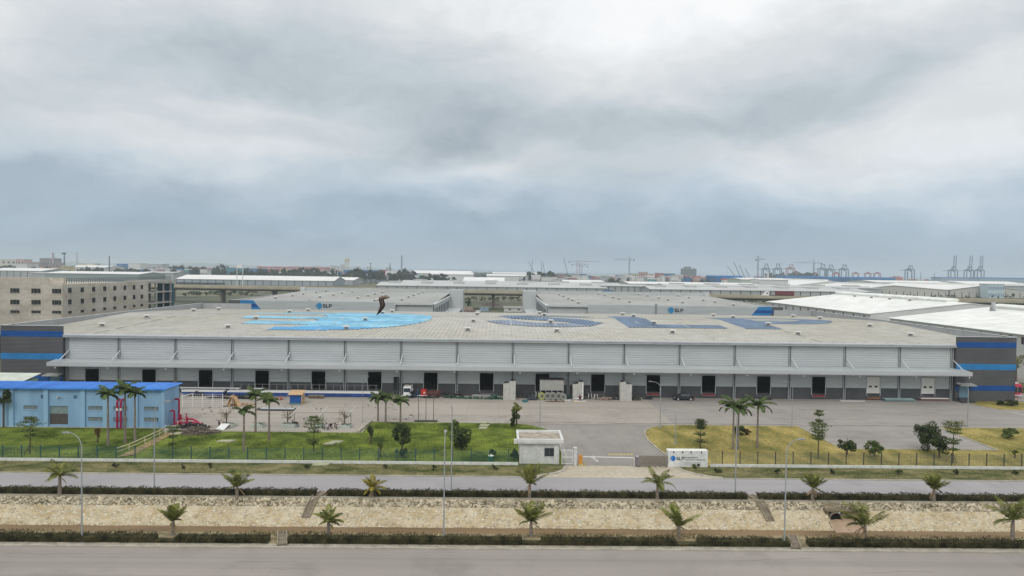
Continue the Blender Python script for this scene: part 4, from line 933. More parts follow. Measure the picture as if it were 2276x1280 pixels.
def handrail():
    t = thing('handrail', 'pale yellow handrail of a path crossing the left lawn', 'railing', gp(310, 990))
    pts = [gp(258, 1012), gp(287, 1002), gp(322, 986), gp(355, 970), gp(368, 963)]
    r = MB(); m = cm('cream_rail', (.66, .60, .42), var=.1)
    for a, b in zip(pts, pts[1:]): r.bar((a[0], a[1], 1.0), (b[0], b[1], 1.0), .09); r.bar((a[0], a[1], .5), (b[0], b[1], .5), .06)
    obj('rail', r, m, t)
    for p in pts: obj('post', MB().box(p[0]-.045, p[0]+.045, p[1]-.045, p[1]+.045, 0, 1.02), m, t)
    g = thing('stair_gate', 'small white tubular gate and landing at the top of the handrail path', 'gate', gp(375, 966))
    x, y, _ = gp(374, 966); f = MB()
    for a in (x-.5, x+.4, x+1.1): f.box(a-.04, a+.04, y-.04, y+.04, 0, 1.5)
    for z in (.45, .9, 1.45): f.bar((x-.5, y, z), (x+1.1, y, z), .06)
    obj('frame', f, m_white, g); obj('landing', MB().box(x-.8, x+1.3, y-.6, y+.9, -.05, .12), cm('pink_tile', (.50, .33, .26)), g)
    h = thing('upper_handrail', 'pinkish handrail rising past the brushwood to the yard', 'railing', gp(410, 940))
    pts = [gp(395, 952), gp(412, 944), gp(437, 933)]; r = MB(); m2 = cm('pinkish_rail', (.62, .50, .42))
    for a, b in zip(pts, pts[1:]): r.bar((a[0], a[1], 1.1), (b[0], b[1], 1.1), .09)
    obj('rail', r, m2, h)
    for p in pts: obj('post', MB().box(p[0]-.04, p[0]+.04, p[1]-.04, p[1]+.04, 0, 1.1), m2, h)
    xb = [gp(260, 1018), gp(300, 1012), gp(380, 968), gp(372, 962)]
    struct('path', MB().poly([(p[0], p[1], .125) for p in xb]), cm('worn_soil', (.24, .19, .09), var=.25, scale=1.2, col2=(.33, .24, .11), fine=4))
handrail()

# ================================================================== THE WAREHOUSE
WX0, WX1, WY0, WY1, RIDGE = -105.4, 111.8, 146.7, 243.0, 195.0
BX0, BX1 = -92.4, 98.7                       # inner edges of the corner blocks
ZE, ZR, ZP = 11.9, 13.65, 14.05
def roofz(y): return ZE+(y-145.3)*(ZR-ZE)/(RIDGE-145.3) if y < RIDGE else ZR-(y-RIDGE)*(ZR-ZE)/(WY1-RIDGE)
def corr(mb, x0, x1, y, z0, z1, period=.50, dep=.038):
    """profiled sheet: ribs run along X, facing -Y"""
    pts = []; z = z0
    while z < z1-1e-6:
        for dz, dy in ((0, 0), (.16, 0), (.21, -dep), (.35, -dep)):
            zz = z+dz*period/.4
            if zz < z1: pts.append((y+dy, zz))
        z += period
    pts.append((y, z1)); n = len(pts)
    mb.add([(x0, a, b) for a, b in pts]+[(x1, a, b) for a, b in pts], [(i, n+i, n+i+1, i+1) for i in range(n-1)])
    return mb
def vent_mesh(mb, base_r=.42, cap_r=.95, h=1.0):
    mb.lathe([(base_r+.35, -.15), (base_r+.3, .05), (base_r, .2), (base_r, h*.72)], n=14); return mb
def vent_cap(mb, cap_r=.95, h=1.0): return mb.lathe([(cap_r*.75, h*.66), (cap_r, h*.74), (cap_r, h*.80), (cap_r*.6, h*.98), (.1, h*1.04)], n=16)
m_vent = cm('vent_grey', (.30, .30, .28), var=.15); m_ventcap = cm('vent_cap', (.62, .62, .58), var=.08)

def main_warehouse():
    W = thing('warehouse', 'huge grey warehouse with a long loading canopy and lettering painted on its roof', 'warehouse', (3.2, WY0, 0))
    doors = [(-16.2+12*j, -13.3+12*j) for j in range(-6, 10)]
    y = WY0
    up = corr(MB(), BX0, BX1, y, 4.92, 11.62)
    xs = [BX0]+[v for d in doors for v in d]+[BX1]
    for a, b in zip(xs[::2], xs[1::2]): corr(up, a, b, y, 2.55, 4.92)
    obj('front_wall', up, m_clad, W)
    lw = MB()
    for a, b in zip(xs[::2], xs[1::2]): lw.box(a, b, y-.03, y+.2, 1.2, 2.55)
    lw.box(BX0, BX1, y-.03, y+.2, -.1, 1.2); obj('plinth_wall', lw, m_dark, W)
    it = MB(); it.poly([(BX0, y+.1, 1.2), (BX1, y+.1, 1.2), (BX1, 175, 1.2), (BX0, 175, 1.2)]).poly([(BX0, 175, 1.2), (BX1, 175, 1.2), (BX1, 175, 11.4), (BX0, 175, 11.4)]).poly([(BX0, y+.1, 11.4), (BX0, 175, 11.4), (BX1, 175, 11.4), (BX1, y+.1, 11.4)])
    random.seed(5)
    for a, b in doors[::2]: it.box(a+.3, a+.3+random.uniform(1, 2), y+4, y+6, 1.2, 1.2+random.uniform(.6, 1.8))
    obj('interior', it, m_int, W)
    a0 = doors[0][0]
    fp = obj('door_frame', MB().box(a0-.14, a0, y-.14, y+.02, 1.0, 5.0).box(a0+2.9, a0+3.04, y-.14, y+.02, 1.0, 5.0).box(a0, a0+2.9, y-.13, y+.02, 4.9, 5.04), m_steel, W)
    bp = obj('dock_bumper', MB().box(a0, a0+2.9, y-.30, y-.035, .45, .58).box(a0, a0+.14, y-.32, y-.035, .58, 1.18).box(a0+2.76, a0+2.9, y-.32, y-.035, .58, 1.18), cm('dock_grey', (.22, .21, .20)), W)
    for i, (a, b) in enumerate(doors):
        if i:
            for q in (fp, bp):
                c = q.copy(); C.objects.link(c); c.location = (a-a0, 0, 0)
        if i in (10, 11, 13): obj('dock_leveller', MB().box(a+.16, b-.16, y-.28, y-.05, .62, .92), cm('dull_red', (.27, .03, .04), var=.2), W)
    for k in (14, 15):
        a, b = doors[k]; d = obj('dock_door', MB().box(a+.01, b-.01, y+.0, y+.06, 1.42, 4.9), cm('dock_door_white', (.74, .73, .68), var=.06), W); d['label'] = 'closed white dock door with two small windows'
        for u in (.5, 1.75): obj('window', MB().box(a+u, a+u+.65, y-.02, y-.003, 2.7, 3.08), m_glass, d)
        obj('dock_lip', MB().box(a+.1, b-.1, y-.4, y-.04, .2, .6), cm('rusty_orange', (.25, .12, .07), var=.2), W)
    # columns with twin downpipes, gutter, canopy and struts
    dp = None
    for k in range(17):
        x = BX0+.45 if k == 0 else (BX1-.45 if k == 16 else 2.84+12*(k-8))
        if dp is None:
            m = MB(); m.k = 0; m.box(-.30, .30, -.085, -.05, -.05, 11.6); m.k = 1
            m.cyl((-.20, -.2, 0), (-.20, -.2, 11.6), .075, n=8).cyl((.20, -.2, 0), (.20, -.2, 11.6), .075, n=8)
            dp = obj('downpipes', m, [cm('column_flashing', (.16, .165, .17)), m_steel], W); o = dp
            s = MB(); s.bar((.35, -.1, 8.85), (.35, -3.35, 7.12), .15); st = obj('canopy_strut', s, m_trim, W); o2 = st
            l = MB(); l.cyl((.3, -3.7, 5.95), (.3, -3.7, 5.65), .03, n=6); l.lathe([(.05, .0), (.17, -.02), (.14, -.16), (.05, -.2)], (.3, -3.7, 5.66)); cl = obj('canopy_lamp', l, m_white, W); o3 = cl
        else:
            o, o2, o3 = dp.copy(), st.copy(), cl.copy()
            for q in (o, o2, o3): C.objects.link(q)
        o.location = (x-W.location.x, 0, 0); o2.location = (x-W.location.x, 0, 0); o3.location = (x-W.location.x+(1.2 if x > 0 else -.6), 0, 0)
        for q in (o, o2, o3): q.data  # verts are local to the warehouse front
    for q in (dp, st, cl):
        for v in q.data.vertices: v.co.x += 3.2; v.co.y += WY0        # undo the offset obj() took off
    gt = MB(); gt.prof([(WY0-.05, 11.60), (WY0-.05, 12.30), (WY0-.9, 12.22), (WY0-.95, 11.70), (WY0-.85, 11.62)], 'x', BX0, BX1); gt.box(BX0, BX1, WY0-1.0, WY0-.93, 12.0, 12.1)
    obj('gutter', gt, cm('gutter_grey', (.48, .50, .52), var=.06), W)
    cx0, cx1 = -93.9, 100.3
    cn = MB(); cn.prof([(WY0-.06, 6.95), (WY0-.06, 7.1), (WY0-3.7, 6.72), (WY0-3.7, 6.60)], 'x', cx0, cx1)
    x = cx0+.1
    while x < cx1: cn.prof([(WY0-.1, 7.10), (WY0-.1, 7.14), (WY0-3.65, 6.768), (WY0-3.65, 6.728)], 'x', x, x+.08); x += .9
    cp = obj('canopy', cn, m_clad, W)
    obj('fascia', MB().prof([(WY0-3.7, 6.80), (WY0-3.86, 6.80), (WY0-3.86, 5.92), (WY0-3.7, 5.92)], 'x', cx0, cx1).prof([(WY0-3.86, 6.3), (WY0-3.9, 6.3), (WY0-3.9, 6.05), (WY0-3.86, 6.05)], 'x', cx0, cx1), m_clad, cp)
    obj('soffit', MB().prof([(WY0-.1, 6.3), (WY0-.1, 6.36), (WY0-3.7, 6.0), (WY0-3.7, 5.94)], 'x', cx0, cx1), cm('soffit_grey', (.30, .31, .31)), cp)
    # corner blocks with stripes
    for (a, b) in ((WX0, BX0), (BX1, WX1)):
        yb = WY0-.9; m = MB()
        for z0, z1 in ((0, 2.4), (3.52, 6.9), (8.2, 11.7), (12.92, ZP)): corr(m, a, b, yb, z0, z1, .28, .03)
        m.box(a, b, yb+.001, yb+.3, -.1, ZP-.01); m.box(a, a+.3, yb+.3, WY0+3, -.1, ZP-.01 if a < 0 else ZE-.3); m.box(b-.3, b, yb+.3, WY0+3, -.1, ZE-.3 if a < 0 else ZP-.01)
        cb = obj('corner_block', m, m_dark2, W)
        for z0, z1, mm in ((2.4, 3.52, m_b1), (6.9, 8.2, m_b2), (11.7, 12.92, m_b1)): obj('stripe', corr(MB(), a, b, yb-.004, z0, z1, .28, .03), mm, cb)
        obj('cap', MB().box(a-.06, b+.06, yb-.08, yb+.36, ZP-.008, ZP+.07), m_trim, cb)
    # side and back walls, parapets
    sw = MB(); sw.box(WX0, WX0+.3, WY0+2.4, WY1, -.1, ZP-.02); sw.box(WX1-.3, WX1, WY0+2.4, WY1, -.1, ZP-.02); sw.box(WX0+.3, WX1-.3, WY1-.3, WY1, -.1, ZE-.3)
    sw.box(WX0+.3, -88, WY1-.3, WY1, ZE-.3, ZP-.03); sw.box(98, WX1-.3, WY1-.3, WY1, ZE-.3, ZP-.03)
    ow = obj('side_wall', sw, mat('parapet_sheet', (.37, .38, .385), rough=.5, var=.08, scale=.3, stretch=(1, 3, .3)), W)
    obj('parapet_cap', MB().box(WX0-.05, WX0+.4, WY0-.5, WY1, ZP-.018, ZP+.06).box(WX1-.4, WX1+.05, WY0-.5, WY1, ZP-.018, ZP+.06), m_trim, W)
    obj('wall_duct', MB().box(WX1, WX1+.55, WY0+1, WY0+1.6, 8.6, ZP+.35), cm('dark_duct', (.09, .11, .10)), W)
    sc_ = MB().prof([(WX1, 8.3), (WX1+2.2, 7.9), (WX1+2.2, 7.1), (WX1, 7.1)], 'y', WY0+1.2, WY0+9); obj('side_canopy', sc_, cm('dark_canopy', (.10, .115, .11)), W)
    # roof
    R_ = MB(); z = roofz
    for ya, yb in ((145.6, RIDGE), (RIDGE, WY1)):
        R_.poly([(WX0+.3, ya if ya > 146 else WY0+.2, z(ya if ya > 146 else WY0+.2)), (WX1-.3, ya if ya > 146 else WY0+.2, z(ya if ya > 146 else WY0+.2)), (WX1-.3, yb, z(yb)), (WX0+.3, yb, z(yb))])
    R_.poly([(BX0, 145.7, z(145.7)), (BX1, 145.7, z(145.7)), (BX1, WY0+.2, z(WY0+.2)), (BX0, WY0+.2, z(WY0+.2))])
    x = WX0+.8
    while x < WX1-.6:
        s = 145.7 if BX0 < x < BX1-.3 else WY0+.2
        for ya, yb in ((s, RIDGE), (RIDGE, WY1)):
            za, zb = z(ya), z(yb); h = .13
            R_.add([(x, ya, za), (x+.10, ya, za+h), (x+.26, ya, za+h), (x+.36, ya, za), (x, yb, zb), (x+.10, yb, zb+h), (x+.26, yb, zb+h), (x+.36, yb, zb)], [(0, 1, 5, 4), (1, 2, 6, 5), (2, 3, 7, 6)])
        x += 1.0
    R_.prof([(RIDGE-.5, z(RIDGE-.5)+.11), (RIDGE, ZR+.14), (RIDGE+.5, z(RIDGE+.5)+.11)], 'x', WX0+.3, WX1-.3)
    roof = obj('roof', R_, m_roof, W)
    # pale lap strips left unpainted between the sheets
    random.seed(3); lp = MB()
    for k in range(17):
        xx = BX0+4+k*11.4
        for ya in range(150, 190, 8):
            if random.random() < .75: lp.poly([(xx, ya, z(ya)+.152), (xx+.22, ya, z(ya)+.152), (xx+.22, ya+5.6, z(ya+5.6)+.152), (xx, ya+5.6, z(ya+5.6)+.152)])
    obj('lap_strip', lp, cm('pale_lap_strip', (.60, .60, .56), var=.08, scale=.6), roof)
    an = None; k = 0; x = BX0+1.2
    while x < BX1-1:
        if an is None:
            an = obj('roof_anchor', MB().box(x-.18, x+.18, 147.0, 147.1, z(147)+.05, z(147)+.16).box(x-.03, x+.03, 147.0, 147.06, z(147)+.1, z(147)+.55), cm('anchor_grey', (.25, .25, .25)), roof)
        else:
            o = an.copy(); C.objects.link(o); o.location.x = an.location.x+k*2.37
        k += 1; x += 2.37
    # painted logo, following both slopes
    def paint(name, polys, mats, h=.137):
        import bmesh
        bm = bmesh.new()
        for mi, pl in polys:
            f = bm.faces.new([bm.verts.new((p[0], p[1], 0)) for p in pl]); f.material_index = mi
        bmesh.ops.bisect_plane(bm, geom=bm.verts[:]+bm.edges[:]+bm.faces[:], plane_co=(0, RIDGE, 0), plane_no=(0, 1, 0))
        for v in bm.verts: v.co.z = z(v.co.y)+h-W.location.z; v.co.x -= W.location.x; v.co.y -= W.location.y
        bmesh.ops.recalc_face_normals(bm, faces=bm.faces[:])
        for f in bm.faces:
            if f.normal.z < 0: f.normal_flip()
        me = bpy.data.meshes.new(name); bm.to_mesh(me); bm.free()
        for m in mats: me.materials.append(m)
        o = bpy.data.objects.new(name, me); C.objects.link(o); o.parent = roof; return o
    mb1 = mat('faded_sky_blue_roof_paint', (.12, .45, .66), rough=.55, var=.18, scale=.15, col2=(.24, .56, .74), fine=.6)
    mb2 = mat('strong_sky_blue_roof_paint', (.05, .36, .70), rough=.55, var=.10, scale=.2)
    md = mat('faded_navy_roof_paint', (.04, .105, .215), rough=.55, var=.25, scale=.15, col2=(.085, .155, .26), fine=.7)
    md2 = mat('worn_pale_navy_roof_paint', (.13, .19, .285), rough=.55, var=.2, scale=.2, col2=(.20, .25, .33))
    for pm_ in (mb1, mb2, md, md2):          # paint worn thin along every rib of the sheets
        nt = pm_.node_tree; b_ = nt.nodes['Principled BSDF']; src = b_.inputs['Base Color'].links[0].from_socket
        tc_ = nt.nodes.new('ShaderNodeTexCoord'); wv = nt.nodes.new('ShaderNodeTexWave'); wv.inputs['Scale'].default_value = .31416; wv.inputs['Distortion'].default_value = .15; nt.links.new(tc_.outputs['Object'], wv.inputs['Vector'])
        mr_ = nt.nodes.new('ShaderNodeMapRange'); nt.links.new(wv.outputs['Fac'], mr_.inputs[0]); mr_.inputs[1].default_value = .72; mr_.inputs[2].default_value = 1.0; mr_.inputs[4].default_value = .42
        mx_ = nt.nodes.new('ShaderNodeMix'); mx_.data_type = 'RGBA'; nt.links.new(mr_.outputs[0], mx_.inputs['Factor']); nt.links.new(src, mx_.inputs['A']); mx_.inputs['B'].default_value = (.47, .46, .42, 1); nt.links.new(mx_.outputs['Result'], b_.inputs['Base Color'])
    gl = []; cy, r = 188.0, 28.2; cxg = -46.5; N = 40
    for i in range(N):                       # half globe in narrow bands
        y0, y1 = cy-r+2*r*i/N, cy-r+2*r*(i+1)/N; m_ = (y0+y1)/2-cy; xr_ = cxg+math.sqrt(max(0, r*r-m_*m_))*.98
        ph = ((y0+y1)/2-159)/12.2; on = (ph % 1) < .55
        xl_ = -49.0+1.2*math.cos(i*.9) if not on else {0: -54.5, 1: -64.5, 2: -69.5, 3: -71, 4: -66}.get(int(ph), -58)
        if xl_ < xr_: gl.append((1 if (ph < .5 or (i % 9 == 4)) else 0, [(xl_, y0), (xr_, y0), (xr_, y1), (xl_, y1)]))
    paint('painted_globe', gl, [mb1, mb2])
    def letters(ch, X, w, md_, sx):
        mb = MB(); put = lambda u, v: (u, v, 0); letter(ch, mb, 0, 0, 38.0, put)
        pl = [(0, [(X+mb.v[i][0]*sx, 173+mb.v[i][1]) for i in f]) for f in mb.f]
        o = paint('painted_letter', pl, [md_]); o['label'] = 'letter %s painted on the roof' % ch
    sp_ = [(-.5, 186), (2.5, 180.5), (8.5, 177), (15, 176.2), (21, 178), (23.6, 182.5), (20.5, 187.2), (13, 190.6), (6, 194), (2.8, 199), (4.5, 204), (10, 207), (16.5, 207), (22, 204.3), (25, 200.3)]
    L_, R2 = [], []
    for i, p in enumerate(sp_):
        q0, q1 = Vector(sp_[max(0, i-1)]), Vector(sp_[min(len(sp_)-1, i+1)]); d = (q1-q0).normalized(); n = Vector((-d.y, d.x))*4.1; L_.append((p[0]+n.x, p[1]+n.y)); R2.append((p[0]-n.x, p[1]-n.y))
    o = paint('painted_letter', [(0 if i < 4 else 1, [R2[i], R2[i+1], L_[i+1], L_[i]]) for i in range(len(sp_)-1)], [md2, md]); o['label'] = 'letter S painted on the roof'
    letters('L', 32.6, 0, md, 1.02); letters('P', 62.6, 0, md, 1.05)
    # roof vents
    vx = (-93.2, -64.2, -36.0, -7.4, 13.5, 41.0, 71.5, 98.8)
    vp = vc = None
    for yy in (162, 181, 209, 228):
        for xx in vx:
            if vp is None:
                vp = obj('roof_vent', vent_mesh(MB()), m_vent, None); vp.parent = W; vc = obj('vent_cap', vent_cap(MB()), m_ventcap, None); vc.parent = vp; o = vp
            else:
                o = vp.copy(); C.objects.link(o); q = vc.copy(); C.objects.link(q); q.parent = o
            xo = xx+(random.uniform(-.4, .4)); o.location = (xo-W.location.x, yy-W.location.y, roofz(yy)+.03)
    # corner entrances
    for s, px in ((-1, 116), (1, 2148)):
        xx = BX0-1.6 if s < 0 else BX1+1.8; yb = WY0-.95
        aw = MB().prof([(yb, 3.9), (yb, 4.05), (yb-1.8, 3.75), (yb-1.8, 3.62)], 'x', xx-1.7, xx+1.7); aw.bar((xx-1.5, yb-1.6, 3.65), (xx-1.5, yb, 3.0), .07).bar((xx+1.5, yb-1.6, 3.65), (xx+1.5, yb, 3.0), .07); obj('entrance_awning', aw, cm('awning_grey', (.34, .35, .33)), W)
        obj('entrance_door', MB().box(xx-1.0, xx+1.0, yb-.06, yb-.035, .9, 3.3), cm('bluish_glass', (.16, .27, .36), rough=.2), W)
        stp = MB()
        for i in range(4): stp.box(xx-1.5, xx+1.5, yb-.6-.35*(4-i), yb-.04 if i == 3 else yb-.6-.35*(3-i), 0, .22*(i+1))
        obj('entrance_steps', stp, m_dark, W)
    xx = ay(880, 850, WY0)[0]; obj('side_door', MB().box(xx-.5, xx+.55, WY0-.05, WY0-.035, 1.0, 3.9), cm('near_black_door', (.035, .04, .04)), W); obj('open_door_leaf', MB().box(xx+.56, xx+.64, WY0-1.5, WY0-.05, 1.0, 3.9), cm('dark_leaf_grey', (.12, .13, .13)), W)
main_warehouse()

# ================================================================== THINGS IN THE YARD
def at(px, py): x, y, _ = gp(px, py); return x, y
def cabinet(px, py, w, h, label, tall_left):
    x, y = at(px, py); t = thing('panel_stack', label, 'stack of panels', (x, y, 0), 'pale cabinets standing before the loading wall')
    m1 = cm('dusty_white_panel', (.52, .51, .47), var=.12, scale=1.2, fine=5)
    for k in range(2):
        a = x-w/2+k*w/2; hh = h if (k == 0) == tall_left else h*.88
        for j in range(2):
            z0 = j*hh*.5
            obj('panel', MB().box(a+.01, a+w/2-.01, y, y+1.5, z0+.012, z0+hh*.5-.012).box(a+w*.24, a+w*.26, y-.03, y, z0+.05, z0+hh*.5-.05).box(a+.02, a+.08, y-.025, y, z0+.05, z0+hh*.5-.05), m1, t)
        b = MB(); random.seed(int(px)+k)
        for i in range(7): b.bar((a+random.uniform(0, w/2), y+random.uniform(.2, 1.3), hh), (a+random.uniform(0, w/2), y+random.uniform(.2, 1.3), hh+random.uniform(.1, .5)), .09)
        obj('loose_fittings', b, m_black, t)
cabinet(1132, 889, 2.6, 3.9, 'pale stacked cabinet below the canopy, leftmost of three, taller on its right', False)
cabinet(1285, 888, 2.3, 3.7, 'pale stacked cabinet with a white pipe in front, middle of three', False)
cabinet(1391, 891, 2.5, 3.9, 'pale stacked cabinet below the canopy, rightmost of three, taller on its left', True)
def bin_():
    x0, y = at(1200, 887); x1 = at(1252, 887)[0]; t = thing('legged_bin', 'large pale steel bin raised on braced legs before a loading door', 'steel bin', ((x0+x1)/2, y, 0))
    m = cm('pale_steel_sheet', (.40, .40, .37), var=.12, scale=1.5, fine=4); zb, zt = 1.85, 4.1; b = MB().box(x0, x1, y, y+2.2, zb, zt)
    for i in range(13): xx = x0+(x1-x0)*i/12; b.box(xx-.035, xx+.035, y-.06, y, zb+.02, zt-.02)
    obj('body', b, m, t); obj('lid', MB().box(x0-.1, x1+.1, y-.12, y+2.3, zt+.002, zt+.1), cm('dark_metal', (.06, .05, .045)), t)
    l = MB()
    for i in range(5):
        xx = x0+.08+(x1-x0-.16)*i/4
        obj('leg', MB().box(xx-.06, xx+.06, y+.02, y+.14, 0, zb-.01), m_steel, t)
        if i < 4: l.bar((xx, y+.05, .3 if i % 2 else zb-.05), (xx+(x1-x0)/4, y+.05, zb-.05 if i % 2 else .3), .06)
    obj('braces', l, m_steel, t)
bin_()
def torus(mb, c, R, r, n=20, k=8, axis='y'):
    V = []; F = []
    for i in range(n):
        a = 2*math.pi*i/n
        for j in range(k):
            b = 2*math.pi*j/k; rr = R+r*math.cos(b); q = (rr*math.cos(a), r*math.sin(b), rr*math.sin(a)); V.append((c[0]+q[0], c[1]+q[1], c[2]+q[2]))
    for i in range(n):
        for j in range(k): F.append((i*k+j, ((i+1) % n)*k+j, ((i+1) % n)*k+(j+1) % k, i*k+(j+1) % k))
    return mb.add(V, F)
def coil(px, py, label, col, R=.78):
    x, y = at(px, py); t = thing('wire_coil', label, 'coil', (x, y, 0), 'coils of wire before the legged bin')
    m = cm('coil_'+('yellow' if col[0] > .4 else 'grey'), col, var=.25, scale=9)
    for j in range(4): obj('winding', torus(torus(MB(), (x+random.uniform(-.04, .04), y+j*.12, R*.98), R*(.84-.05*(j % 2)), .11), (x, y+j*.12+.02, R*.95), R*(.60-.05*(j % 2)), .12), m, t)
    obj('core', torus(MB(), (x, y+.2, R*.93), R*.3, .2), cm('coil_core', (.16, .16, .15), var=.3, scale=9), t)
    obj('ties', MB().bar((x-.55, y-.12, R*1.5), (x-.3, y+.5, R*1.15), .05).bar((x+.55, y-.12, R*1.5), (x+.3, y+.5, R*1.15), .05), m_black, t)
random.seed(2)
coil(1204, 888.5, 'yellowish wire coil, leftmost before the legged bin', (.42, .43, .14))
coil(1217, 889, 'grey wire coil, second from left before the legged bin', (.30, .30, .27), .82)
coil(1229, 889, 'grey wire coil, third from left before the legged bin', (.29, .29, .28), .82)
coil(1242, 889, 'lilac grey wire coil, fourth before the legged bin', (.31, .30, .33), .82)
coil(1252, 889.5, 'half hidden grey wire coil, last at the right of the legged bin', (.24, .24, .23), .7)
def drum(px, py, label, R=.6):
    x, y = at(px, py); t = thing('cable_drum', label, 'cable drum', (x, y, 0), 'cable drums in the yard')
    for s in (-.28, .28): obj('flange', MB().cyl((x+s-.03, y, R), (x+s+.03, y, R), R, n=18), m_white, t)
    obj('barrel', MB().cyl((x-.25, y, R), (x+.25, y, R), R*.55, n=14), cm('dark_cable', (.05, .05, .055)), t)
drum(1194, 886, 'pale cable drum left of the legged bin', .72); drum(1311, 887, 'grey cable drum right of the middle cabinet, left one'); drum(1324, 888, 'white cable drum right of the middle cabinet, right one')
def pipe_L():
    x, y = at(1286, 889); t = thing('white_pipe_bend', 'white L shaped pipe leaning on the middle cabinet', 'pipe', (x, y, 0))
    obj('pipe', MB().tube([(x-.9, y-.2, .28), (x+.75, y-.2, .28), (x+.82, y-.15, .5), (x+.82, y-.05, 3.45)], .13, 8), m_white, t)
    for q, l in (((1262, 890, 1.3), 'white plank on the ground left of the white pipe bend'), ((1289, 892, 2.6), 'long white plank on the ground before the white pipe bend')):
        xx, yy = at(q[0], q[1]); tag(obj('plank', MB().box(xx-q[2]/2, xx+q[2]/2, yy-.12, yy+.12, .01, .13), m_white), l, 'plank')
    tag(obj('timber_offcut', MB().box(at(1281, 894)[0]-.9, at(1281, 894)[0]+1.0, at(1281, 894)[1]-.2, at(1281, 894)[1]+.1, .01, .14), m_tan), 'pale timber offcuts before the middle cabinet', 'timber')
pipe_L()
def person(px, py, label, top, bottom, h=1.6):
    """small distant figure, crouching at work"""
    x, y = at(px, py); import bmesh
    J = [(0, 0, .52), (-.02, 0, .80), (-.05, -.10, 1.04), (-.05, -.14, 1.16), (-.05, -.17, 1.27), (-.14, -.22, .50), (-.15, -.05, .08), (-.15, -.2, .03), (.14, -.24, .50), (.15, -.07, .08), (.15, -.22, .03), (-.22, -.12, .98), (-.26, -.26, .74), (-.16, -.42, .56), (.14, -.12, .98), (.20, -.28, .74), (.08, -.42, .54)]
    R = [.15, .15, .15, .055, .10, .095, .06, .045, .095, .06, .045, .065, .05, .035, .065, .05, .035]
    E = [(0, 1), (1, 2), (2, 3), (3, 4), (0, 5), (5, 6), (6, 7), (0, 8), (8, 9), (9, 10), (2, 11), (11, 12), (12, 13), (2, 14), (14, 15), (15, 16)]
    me = bpy.data.meshes.new('person'); me.from_pydata(J, E, []); o = bpy.data.objects.new('person', me); C.objects.link(o)
    md = o.modifiers.new('skin', 'SKIN'); sv = me.skin_vertices[0].data
    for i, r in enumerate(R): sv[i].radius = (r, r)
    sv[0].use_root = True
    ss = o.modifiers.new('smooth', 'SUBSURF'); ss.levels = 1; ss.render_levels = 1
    bpy.context.view_layer.update(); m2 = bpy.data.meshes.new_from_object(o.evaluated_get(bpy.context.evaluated_depsgraph_get()))
    o.modifiers.clear(); o.data = m2
    for c in (bottom, top, (.30, .18, .12)): m2.materials.append(cm('cloth_%.2f_%.2f' % (c[0], c[2]), c))
    for p in m2.polygons: z = p.center.z; p.material_index = 2 if (z > 1.14 or (z < .62 and z > .48 and p.center.y < -.36)) else (1 if z > .55 else 0)
    o.location = (x, y, 0); tag(o, label, 'person')
    hr = obj('hair', MB().lathe([(.095, 1.27), (.105, 1.33), (.07, 1.39), (.02, 1.40)], (-.05, -.155, 0), 10), m_black); hr.parent = o  # local to the figure
person(1289, 890.5, 'person in dark red clothes crouching before the middle cabinet', (.14, .03, .03), (.05, .03, .04))
def utility_truck():
    x, y = at(904.5, 884); t = thing('utility_truck', 'small white truck facing the camera under the canopy, dark windscreen', 'truck', (x, y, 0))
    b = MB(); b.prof([(y, .45), (y, 1.15), (y+.12, 2.05), (y+.3, 2.25), (y+1.7, 2.3), (y+1.7, .45)], 'x', x-.78, x+.78); obj('cab', b, m_white, t)
    obj('windscreen', MB().add([(x-.74, y-.004, 1.18), (x+.74, y-.004, 1.18), (x+.70, y+.10, 2.0), (x-.70, y+.10, 2.0)], [(0, 1, 2, 3)]), m_glass, t)
    obj('bumper', MB().box(x-.85, x+.85, y-.1, y-.002, .42, .72), m_white, t); obj('grille', MB().box(x-.16, x+.16, y-.12, y-.101, .5, .66), m_black, t)
    for s in (-.62, .62): obj('headlight', MB().box(x+s-.13, x+s+.13, y-.02, y-.001, .82, 1.0), cm('lamp_glass', (.6, .6, .58), rough=.2), t)
    obj('box_body', MB().box(x-.78, x+.78, y+1.75, y+4.4, .7, 2.25), cm('pale_grey_body', (.55, .55, .54)), t)
    for s in (-.74, .74):
        for yy in (y+.7, y+3.4): obj('wheel', MB().cyl((x+s-.1, yy, .36), (x+s+.1, yy, .36), .36, n=16), m_black, t)
    obj('mirror_arms', MB().bar((x+.82, y+.15, 1.6), (x+1.15, y-.05, 2.1), .05).bar((x+1.15, y-.05, 1.5), (x+1.15, y-.05, 3.1), .05).box(x+1.05, x+1.3, y-.12, y-.02, 1.6, 2.0), m_steel, t)
utility_truck()
def genset():
    x, y = at(942, 883); t = thing('generator', 'bright red generator box on a frame beside red beams', 'generator', (x, y, 0))
    obj('housing', MB().box(x-.6, x+.55, y, y+1.0, .45, 1.55).box(x-.55, x+.5, y+.05, y+.9, 1.55, 1.65), cm('bright_red', (.58, .03, .025), var=.08), t)
    obj('skid', MB().box(x-1.4, x+.7, y-.05, y+1.05, .28, .43), m_white, t); obj('louvre', MB().box(x-.1, x+.3, y-.02, y-.002, .75, 1.2), cm('pale_grille', (.6, .5, .45)), t)
    for a in (-1.2, .5): obj('leg', MB().box(x+a-.06, x+a+.06, y+.1, y+.3, 0, .28), m_black, t)
    for i, z in enumerate((.45, .95)):
        x2, y2 = at(965, 881); tag(obj('red_beam', MB().box(x2-1.4, x2+1.4, y2, y2+.2, z, z+.14).box(x2-1.3, x2-1.2, y2+.03, y2+.17, 0, z).box(x2+1.2, x2+1.3, y2+.03, y2+.17, 0, z), cm('beam_red', (.30, .05, .04))), ('lower' if i == 0 else 'upper')+' red steel beam right of the red generator', 'beam')
genset()
